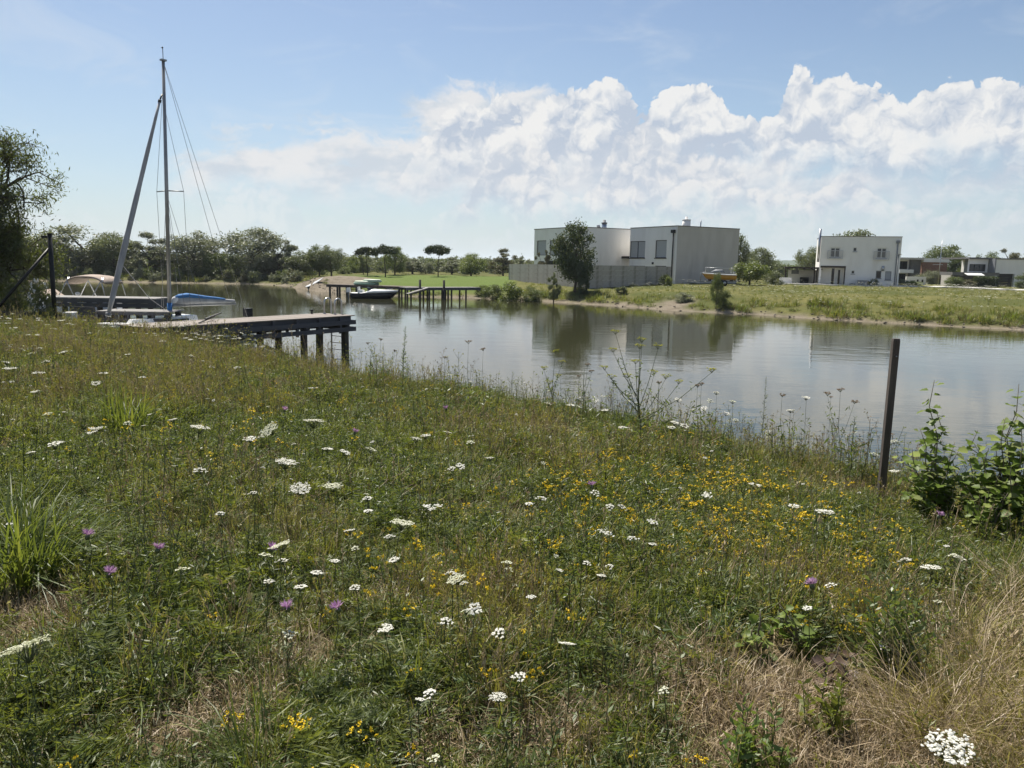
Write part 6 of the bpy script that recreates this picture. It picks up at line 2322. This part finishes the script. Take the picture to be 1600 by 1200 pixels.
    pts = [(465, 1112), (458, 1105), (472, 1118), (370, 1100), (362, 1104), (105, 1168), (97, 1190), (570, 1190), (605, 1184), (835, 1030), (830, 1040), (840, 895), (833, 880), (645, 1028), (650, 1158), (560, 1185), (585, 1126), (555, 1115), (495, 1188), (330, 946), (690, 890), (635, 890), (735, 870), (680, 882),
           (985, 1160), (1095, 1168), (1345, 955), (1415, 910), (1245, 770), (1455, 840), (255, 770), (245, 765), (810, 968), (760, 1030)]
    cnt = 0
    for px, py in pts:
        p = at_ground(px, py, .17)
        t_ = tag(link('yellow_flower', YC[g.integers(0, 4)], None, (p[0], p[1], ground(p[0], p[1])), g.uniform(0, 6.28)), yl, 'flower', YELLOW_G)
        t_.scale = (.65, .65, .85)
        cnt += 1
    far = []
    regions = [(1120, 790, 270, 70, 150), (980, 700, 180, 60, 70), (1280, 830, 250, 60, 95), (650, 870, 260, 90, 45), (900, 760, 180, 90, 60), (300, 620, 300, 90, 90), (560, 600, 200, 50, 60), (1350, 930, 120, 60, 30), (1110, 730, 150, 30, 80)]
    for cx, cy, sx, sy, m in regions:
        for k in range(m):
            px, py = g.normal(cx, sx * .5), g.normal(cy, sy * .5)
            p = at_ground(px, py, .2)
            x, y = p[0], p[1]
            hh, s, nr = terrain(np.array([x]), np.array([y]))
            if not nr[0] or s[0] < .3 or dryness(np.array([x]), np.array([y]))[1][0] > .6:
                continue
            far.append((p[0], p[1], hh[0]))
    far.sort(key=lambda q: q[0] ** 2 + q[1] ** 2)
    for q in far[:250]:
        t_ = tag(link('yellow_flower', YC[g.integers(0, 4)], None, q, g.uniform(0, 6.28)), yl, 'flower', YELLOW_G)
        s = g.uniform(.5, .85)
        t_.scale = (s, s, s * g.uniform(1.2, 1.7))
    S_ = np.array(far[250:])
    m = len(S_)
    scatter('small_yellow_flowers', 'countless small yellow flowers in the farther meadow', 'flowers', [bpy.data.objects.new('c', o) for o in YC], S_, g.uniform(0, 6.28, m), (np.zeros(m), np.zeros(m)), g.uniform(.7, 1.15, m), g.integers(0, 4, m))
    # purple knapweed
    pm = PM()
    gg = np.random.default_rng(9)
    a = gg.uniform(0, 6.28, 60)
    ax = np.stack([np.cos(a), np.sin(a), gg.uniform(.25, 1.6, 60)], 1)
    ax /= np.linalg.norm(ax, axis=1)[:, None]
    pm.leaves(ax * .014, .0135, .16, gg, mi=0, axis=ax.copy())
    b = MB().ball((0, 0, -.008), (.0085, .0085, .011), 8, 5)
    pm.raw(b.v, q=[f for f in b.f if len(f) == 4], tint=.5, mi=1)
    kn = pm.mesh('flower_head', ('purple', 'stem'))
    for k, (px, py, lab) in enumerate([(449, 948, 'left of two purple knapweed flowers side by side in the near meadow'), (527, 950, 'right of two purple knapweed flowers side by side in the near meadow'), (171, 895, 'purple knapweed flower low in the grass right of the tall sedge'),
                                       (137, 836, 'purple knapweed flower at the tip of the tall sedge leaves'), (247, 857, 'purple knapweed flower left of a white umbel, right of the sedge'), (1268, 913, 'pale pink knapweed flower above the bright leafy sapling'),
                                       (925, 758, 'single purple knapweed flower in the yellow flowered patch'), (555, 675, 'purple knapweed flower beside the widest white umbel'), (445, 640, 'small purple knapweed flower far out in the meadow'), (424, 857, 'purple knapweed flower touching a white umbel'),
                                       (1467, 805, 'violet flower below the large leaved sapling'), (697, 638, 'faint purple knapweed flower near the water edge')]):
        h = .32
        p = at_ground(px, py, h)
        z = ground(p[0], p[1])
        d = np.linalg.norm(p)
        flower('knapweed', lab, 'flower', PURPLE_G, kn, (p[0], p[1], z), p[2] - z, 1.15 + .05 * d, (g.normal(0, .25), g.normal(0, .25)), g)


plant_flowers()


# ------------------------------------------------------------------ single plants
def foot(px, py, h=.05):
    p = at_ground(px, py, h)
    return np.array([p[0], p[1], ground(p[0], p[1])])


def blade_clump(name, label, px, py, n, h, rad, w, mats, seed, lean=.3, bend=.6):
    p, m = grass_tuft(seed, n, h, rad, w, lean, bend, mats, .08)
    f = foot(px, py)
    o = link(name, p.mesh(name, m), None, tuple(f), 0)
    return tag(o, label, 'grass clump')


blade_clump('sedge', 'tall bright green sedge clump at the left edge of the meadow', 8, 900, 330, .60, .26, .0095, ('g_dark', 'g_green'), 701, .34, .55)
blade_clump('sedge', 'second green sedge tuft leaning right beside the tall clump', 60, 890, 120, .50, .15, .008, ('g_dark', 'g_green'), 702, .5, .7)
blade_clump('sedge', 'spiky dark green sedge tuft alone in the left middle meadow', 197, 668, 190, .55, .22, .011, ('g_dark', 'g_green'), 703, .6, .3)
blade_clump('sedge', 'grass tuft with broad blades at the lower middle edge', 650, 1060, 60, .28, .10, .007, ('g_green', 'g_gold'), 704, .4, .6)
blade_clump('sedge', 'fine upright green tuft at the lower left edge of the picture', 395, 1185, 70, .34, .09, .006, ('g_dark', 'g_green'), 705, .25, .4)


def leafy_plant(name, label, px, py, ns, h, leaf, mats, seed, aspect=.34, cat='plant'):
    p, m = herb_tuft(seed, ns, h, leaf, mats, aspect)
    return tag(link(name, p.mesh(name, m), None, tuple(foot(px, py)), 0), label, cat)


leafy_plant('leafy_herb', 'bright green leafy herb clump in the dry patch at lower right', 1393, 1062, 34, .44, .034, ('herb', 'stem'), 711)
leafy_plant('leafy_herb', 'small fresh green herb at the lower edge right of centre', 1182, 1194, 18, .24, .032, ('lime', 'stem'), 712)
leafy_plant('leafy_herb', 'dark upright weed with many small leaves in the middle meadow', 925, 905, 7, .42, .018, ('g_dark', 'stem'), 713)
leafy_plant('leafy_herb', 'second dark upright weed right of the first one', 880, 960, 8, .36, .02, ('herb', 'stem'), 714)
leafy_plant('leafy_herb', 'low green herb left of the dry patch', 1045, 985, 10, .18, .022, ('herb', 'stem'), 715)
leafy_plant('leafy_herb', 'grey green herb bush at the right below the sapling', 1470, 1010, 14, .26, .020, ('greyherb', 'stem'), 716)
leafy_plant('leafy_herb', 'small lettuce green herb in the dry grass at the lower right', 1290, 1130, 12, .20, .034, ('g_green', 'stem'), 717)


def spike(label, px, ptop, pbase, seed, mats=('herb', 'stem'), leafs=.045, dens=70):
    """single unbranched stem thick with narrow leaves"""
    g = np.random.default_rng(seed)
    f = foot(px, pbase, .1)
    h = at_y(px, ptop, f[1])[2] - f[2]
    p = PM()
    top = np.array([g.normal(0, .03), g.normal(0, .03), h])
    p.tube([(0, 0, 0), top * .5 + g.normal(0, .01, 3), top], [.006, .005, .002], 5, .4, 1)
    for k in range(int(dens * h)):
        t = g.uniform(.12, 1)
        a = g.uniform(0, 6.28)
        ax = nrm((math.cos(a), math.sin(a), .7))
        s = leafs * (1.1 - .65 * t) * g.uniform(.7, 1.2)
        p.leaves((top * t + ax * s * .9)[None], s, .16, g, mi=0, axis=ax[None].copy())
    return tag(link('tall_weed', p.mesh('tall_weed', mats), None, tuple(f), 0), label, 'weed')


spike('tall slender leafy weed spike rising against the water right of the jetty', 628, 510, 615, 721, dens=150)
spike('short leafy weed spike between jetty end and the tall slender one', 578, 548, 600, 722, dens=130)
spike('low leafy weed just left of the tall slender spike', 590, 560, 603, 723, dens=120)
spike('dark thistle like weed with bent tip standing right of the yellow umbel plant', 1192, 590, 690, 724, mats=('greyherb', 'stem'), leafs=.055, dens=75)
spike('small weed shoot near the water between the two yellow umbel plants', 912, 570, 640, 725, mats=('greyherb', 'stem'), leafs=.03)
spike('weed shoot on the bank right of the thistle like weed', 1332, 650, 735, 726, mats=('herb', 'stem'), leafs=.04, dens=110)
spike('thin weed shoot close behind the stake', 1345, 668, 745, 727, mats=('greyherb', 'stem'), leafs=.035)


def umbel_plant(label, px, pbase, tips, seed, stem_r=.008, head='umbel_green', hr=.05):
    """branching dry umbellifer; tips = pixels of its heads"""
    g = np.random.default_rng(seed)
    f = foot(px, pbase, .1)
    t = thing('umbel_plant', label, 'plant', tuple(f))
    pm = PM()
    T = [at_y(a, b, f[1] + g.normal(0, .12)) - f for a, b in tips]
    main = T[0]
    jn = lambda k: main * k + np.array([.02 * math.sin(9 * k), 0, 0])
    pm.tube([(0, 0, 0), jn(.3), jn(.6), main], [stem_r, stem_r * .85, stem_r * .6, stem_r * .3], 5, .4, 0)
    for e in T[1:]:
        k = np.clip((e[2] / main[2]) * .55 + g.uniform(-.12, .05), .10, .75)
        b = jn(k)
        mid = b + (e - b) * .55 + np.array([0, 0, -.06 * np.linalg.norm(e - b)])
        pm.tube([b, mid, e], [stem_r * .6, stem_r * .45, stem_r * .25], 4, .4, 0)
        for q in range(3):
            c = b + (e - b) * g.uniform(.2, .9)
            pm.leaves(c + g.normal(0, .02, (5, 3)), .028, .2, g, mi=1)
    pm.leaves(np.stack([g.normal(0, .12, 60), g.normal(0, .12, 60), g.uniform(.02, .45, 60)], 1), .045, .2, g, mi=1)
    link('stem', pm.mesh('stem', ('stem', 'herb')), t)
    for k, e in enumerate(T):
        p = PM()
        m = 9
        a = np.linspace(0, 6.28, m, endpoint=False)
        H = np.stack([hr * np.cos(a) * g.uniform(.5, 1, m), hr * np.sin(a) * g.uniform(.5, 1, m), hr * .75 + g.normal(0, .006, m)], 1)
        for q in H:
            p.tube([(0, 0, -.005), q], [.0018, .0012], 3, .5, 1)
        C = np.repeat(H, 6, 0) + g.normal(0, hr * .16, (m * 6, 3)) * np.array([1, 1, .4])
        p.discs(C, .0075, g, 0)
        link('flower_head', p.mesh('flower_head', (head, 'stem')), t, tuple(e))


umbel_plant('tall branching plant with yellow green umbels standing at the water edge', 1000, 705, [(1000, 545), (962, 522), (958, 550), (1028, 545), (1003, 535), (980, 590), (955, 592), (1112, 582), (1060, 600), (1022, 585), (1040, 592), (945, 578), (993, 568)], 731)
umbel_plant('slim branching plant with greenish umbel near the water left of the taller one', 862, 650, [(868, 552), (850, 578), (878, 568), (858, 600), (872, 590)], 732, .006)
umbel_plant('thin dry branching plant between the two yellow umbel plants', 912, 655, [(918, 572), (905, 590), (924, 582)], 733, .005, 'g_brown', .035)
for k, (px, pt, pb, lab) in enumerate([(732, 537, 640, 'closed brown umbel head on a tall stalk above the watery gap'), (1313, 612, 740, 'forked dry umbel stalk between tall white umbel and stake'), (755, 548, 650, 'thin dry stalk right of the closed brown umbel head'), (595, 532, 600, 'thin grey stalk with tiny head close to the jetty ladder'),
                                       (1222, 620, 705, 'dry umbel stalk right of the thistle like weed'), (1298, 622, 712, 'dry umbel stalk beside the tall white umbel'), (695, 560, 620, 'dry stalk with dark head left of the closed brown umbel'), (1090, 605, 680, 'dark dry umbel stalk behind the small white flowers'), (1096, 602, 690, 'second dark dry umbel stalk close by the first'), (1030, 600, 670, 'dry stalk tucked beside the branching yellow umbel plant')]):
    umbel_plant(lab, px, pb, [(px, pt)] + ([(px + 22, pt + 18), (px - 20, pt + 6)] if k in (1, 3) else []), 740 + k, .004, 'g_brown', .032 if k else .045)


# ------------------------------------------------------------------ white poplar saplings
def leaf_shape(seed, L=.09):
    g = np.random.default_rng(seed)
    out = [(0, .0), (.30, .10), (.52, .22), (.50, .42), (.36, .52), (.40, .70), (.20, .80), (.0, 1.0)]
    rg = [np.array([x * L * .95 * g.uniform(.9, 1.1), y * L, (abs(x) * .30 - .10 * y * y) * L]) for x, y in out]
    lf = [np.array([-p[0] * g.uniform(.9, 1.1), p[1], p[2]]) for p in rg[1:-1]]
    mid = [np.array([0, y * L, -.10 * y * y * L - .01 * L]) for y in (.1, .22, .42, .52, .7, .8)]
    p = PM()
    v = rg + mid + lf
    n = len(rg)
    t, q = [], []
    ri = list(range(n))
    mi_ = [n + k for k in range(6)]
    li = [n + 6 + k for k in range(6)]
    for side, flip in ((ri[1:-1], False), (li, True)):
        for k in range(5):
            a = (mi_[k], side[k], side[k + 1], mi_[k + 1])
            q.append(a[::-1] if flip else a)
        for a in ((0, side[0], mi_[0]), (mi_[5], side[5], ri[-1])):
            t.append(a[::-1] if flip else a)
    p.raw(v, q=q, t=t, tint=g.uniform(0, 1, len(q)) * .2 + .4, mi=0)
    p.tube([(0, 0, 0), (0, -.04, .012)], [.0013, .0013], 3, .5, 1)
    return p


LM['poplar'] = leaf_mat('leaf_poplar', (0.095, 0.160, 0.016), (0.190, 0.265, 0.034), trans=0.55, gloss=0.025, rough=0.5, under=(0.17, 0.20, 0.13))
LM['poplar_lime'] = leaf_mat('leaf_poplar_lime', (0.120, 0.200, 0.022), (0.190, 0.270, 0.040), trans=0.6, gloss=0.025, rough=0.5, under=(0.24, 0.29, 0.13))
LM['poplar_dry'] = leaf_mat('leaf_dry', (0.075, 0.048, 0.036), (0.13, 0.085, 0.062), trans=0.2, gloss=0.04)
LM['twig'] = mat('twig', (0.10, 0.085, 0.060), (0.17, 0.15, 0.11), scale=20, rough=0.8)
PLEAF = {k: [leaf_shape(800 + q).mesh('leaf', (k, 'stem')) for q in range(3)] for k in ('poplar', 'poplar_lime', 'poplar_dry')}


def sapling(label, base, stems, seed, kinds=(('poplar', .6), ('poplar_lime', .4)), step=.031, size=1.0, name='poplar_sapling'):
    """stems: lists of points; every leaf hangs on its own stalk"""
    g = np.random.default_rng(seed)
    t = thing(name, label, 'sapling', tuple(base))
    m = MB()
    for st_ in stems:
        P = [np.array(q, float) for q in st_]
        m.tube(P, list(np.linspace(.0075, .0022, len(P))), 6)
    m.build('stem', LM['twig'], t)
    ks, ps = [k for k, _ in kinds], np.array([q for _, q in kinds])
    for st_ in stems:
        P = np.array(st_, float)
        seg = np.linalg.norm(np.diff(P, axis=0), axis=1)
        tot = seg.sum()
        s = step * 2
        cum = np.concatenate([[0], np.cumsum(seg)])
        ang = g.uniform(0, 6.28)
        while s < tot:
            i = min(len(seg) - 1, np.searchsorted(cum, s) - 1)
            c = P[i] + (P[i + 1] - P[i]) * ((s - cum[i]) / seg[i])
            ang += 2.4 + g.normal(0, .3)
            d = nrm((math.cos(ang), math.sin(ang), g.normal(.05, .35)))
            kind = ks[g.choice(len(ks), p=ps / ps.sum())]
            nrm_ = nrm(np.array([g.normal(0, .55), g.normal(0, .55), 1]))
            xax = nrm(np.cross(d, nrm_))
            zax = np.cross(xax, d)
            sc_ = size * g.uniform(.75, 1.35) * (1 - .45 * (s / tot) ** 3)
            o = link('leaf', PLEAF[kind][g.integers(0, 3)], t)
            Mx = Matrix(((xax[0], d[0], zax[0], c[0] + d[0] * .04 * sc_), (xax[1], d[1], zax[1], c[1] + d[1] * .04 * sc_), (xax[2], d[2], zax[2], c[2] + d[2] * .04 * sc_ - .01), (0, 0, 0, 1)))
            o.matrix_local = Mx @ Matrix.Scale(sc_, 4)
            s += step * g.uniform(.7, 1.35)
    return t


def stems_to(base, tips, seed, wob=.03):
    g = np.random.default_rng(seed)
    out = []
    for (px, py, dy) in tips:
        e = at_y(px, py, base[1] + dy) - base
        n = 5
        out.append([np.array([0, 0, -.02])] + [e * (k / n) + np.array([g.normal(0, wob), g.normal(0, wob), .10 * math.sin(math.pi * k / n) * np.linalg.norm(e[:2])]) for k in range(1, n)] + [e])
    return out


b = foot(1470, 800, .1)
sapling('poplar sapling with one tall leafy shoot right of the stake', b, stems_to(b, [(1460, 594, .1), (1437, 668, .0), (1425, 700, -.1), (1492, 690, .1), (1445, 735, -.2), (1480, 740, -.25), (1410, 742, .1), (1500, 730, .2), (1462, 640, .05), (1455, 715, .1), (1432, 760, -.1), (1490, 765, -.2), (1405, 715, .15), (1418, 770, -.15), (1450, 780, -.3), (1500, 700, .15), (1440, 705, .2)], 51), 52)
b = foot(1560, 812, .1)
sapling('bushy poplar sapling with large leaves at the right edge of the meadow', b, stems_to(b, [(1592, 600, .15), (1570, 655, .0), (1610, 640, .2), (1528, 672, .1), (1545, 700, -.1), (1515, 720, -.1), (1598, 690, -.2), (1580, 730, -.3), (1535, 760, -.35), (1505, 775, -.2), (1620, 700, .2), (1605, 755, -.3), (1555, 690, .1), (1500, 745, -.1), (1570, 770, -.4), (1540, 735, .1), (1590, 650, 0), (1520, 690, .2), (1508, 745, .1), (1530, 790, -.4), (1575, 700, .2), (1560, 745, -.2), (1600, 720, -.1), (1550, 720, .25)], 53), 54, size=1.1)
b = foot(1640, 830, .1)
sapling('poplar sapling cut off by the right edge behind the bushy one', b, stems_to(b, [(1650, 600, .2), (1625, 660, .3), (1600, 720, .25), (1660, 680, 0), (1615, 780, -.2)], 55), 56, size=1.1)
b = foot(1550, 838, .05)
sapling('low yellow green poplar suckers at the foot of the bushy sapling', b, stems_to(b, [(1520, 800, -.1), (1560, 790, -.1), (1590, 805, 0), (1500, 822, 0), (1540, 775, .05), (1575, 770, 0), (1515, 770, .05)], 57, .015), 58, kinds=(('poplar', .5), ('poplar_lime', .5)), step=.03, size=.9)
b = foot(1185, 1030, .02)
sapling('lime green poplar sucker with few leaves in the dry patch', b, stems_to(b, [(1188, 955, 0), (1175, 985, -.05), (1205, 978, .05), (1160, 1000, -.05), (1150, 985, .05)], 59, .008), 60, kinds=(('poplar_lime', .8), ('poplar', .2)), step=.025, size=.62)
b = foot(1255, 1015, .02)
sapling('poplar sucker with pale leaf undersides right of the lime green one', b, stems_to(b, [(1218, 945, 0), (1232, 962, -.05), (1262, 980, .05), (1245, 990, 0), (1215, 965, .05)], 61, .008), 62, kinds=(('poplar_lime', .5), ('poplar', .5)), step=.027, size=.68)
b = foot(1285, 1065, .02)
sapling('withered poplar twig with curled brown leaves in the dry patch', b, stems_to(b, [(1310, 1010, 0), (1335, 1022, .05), (1305, 1045, -.03)], 63, .008), 64, kinds=(('poplar_dry', 1.0),), step=.03, size=.75)

# stones and clods along the far water line
g = np.random.default_rng(95)
x, y = polar_points(44, 110, 6.0, 40, g)
h, sd, near = terrain(x, y)
ok = (~near) & (sd > -.15) & (sd < .9) & (g.uniform(0, 1, len(x)) < .5)
x, y, h = x[ok], y[ok], h[ok]
M['stone'] = mat('stone', (0.14, 0.12, 0.095), (0.24, 0.21, 0.175), scale=3, rough=0.95, c3=(0.10, 0.085, 0.065))
st_ = []
for k in range(3):
    b = MB().ball((0, 0, .02), (.10 + .03 * k, .08, .05), 7, 4)
    b.v = [tuple(np.array(v) * (1 + g.uniform(-.2, .2))) for v in b.v]
    st_.append(bpy.data.objects.new('c', b.mesh('c', M['stone'])))
n = len(x)
scatter('shore_stones', 'small stones and earth clods along the far water line', 'stones', st_, np.stack([x, y, h], 1), g.uniform(0, 6.28, n), (g.normal(0, .3, n), g.normal(0, .3, n)), g.uniform(.3, 1.2, n), g.integers(0, 3, n))
build_haze()
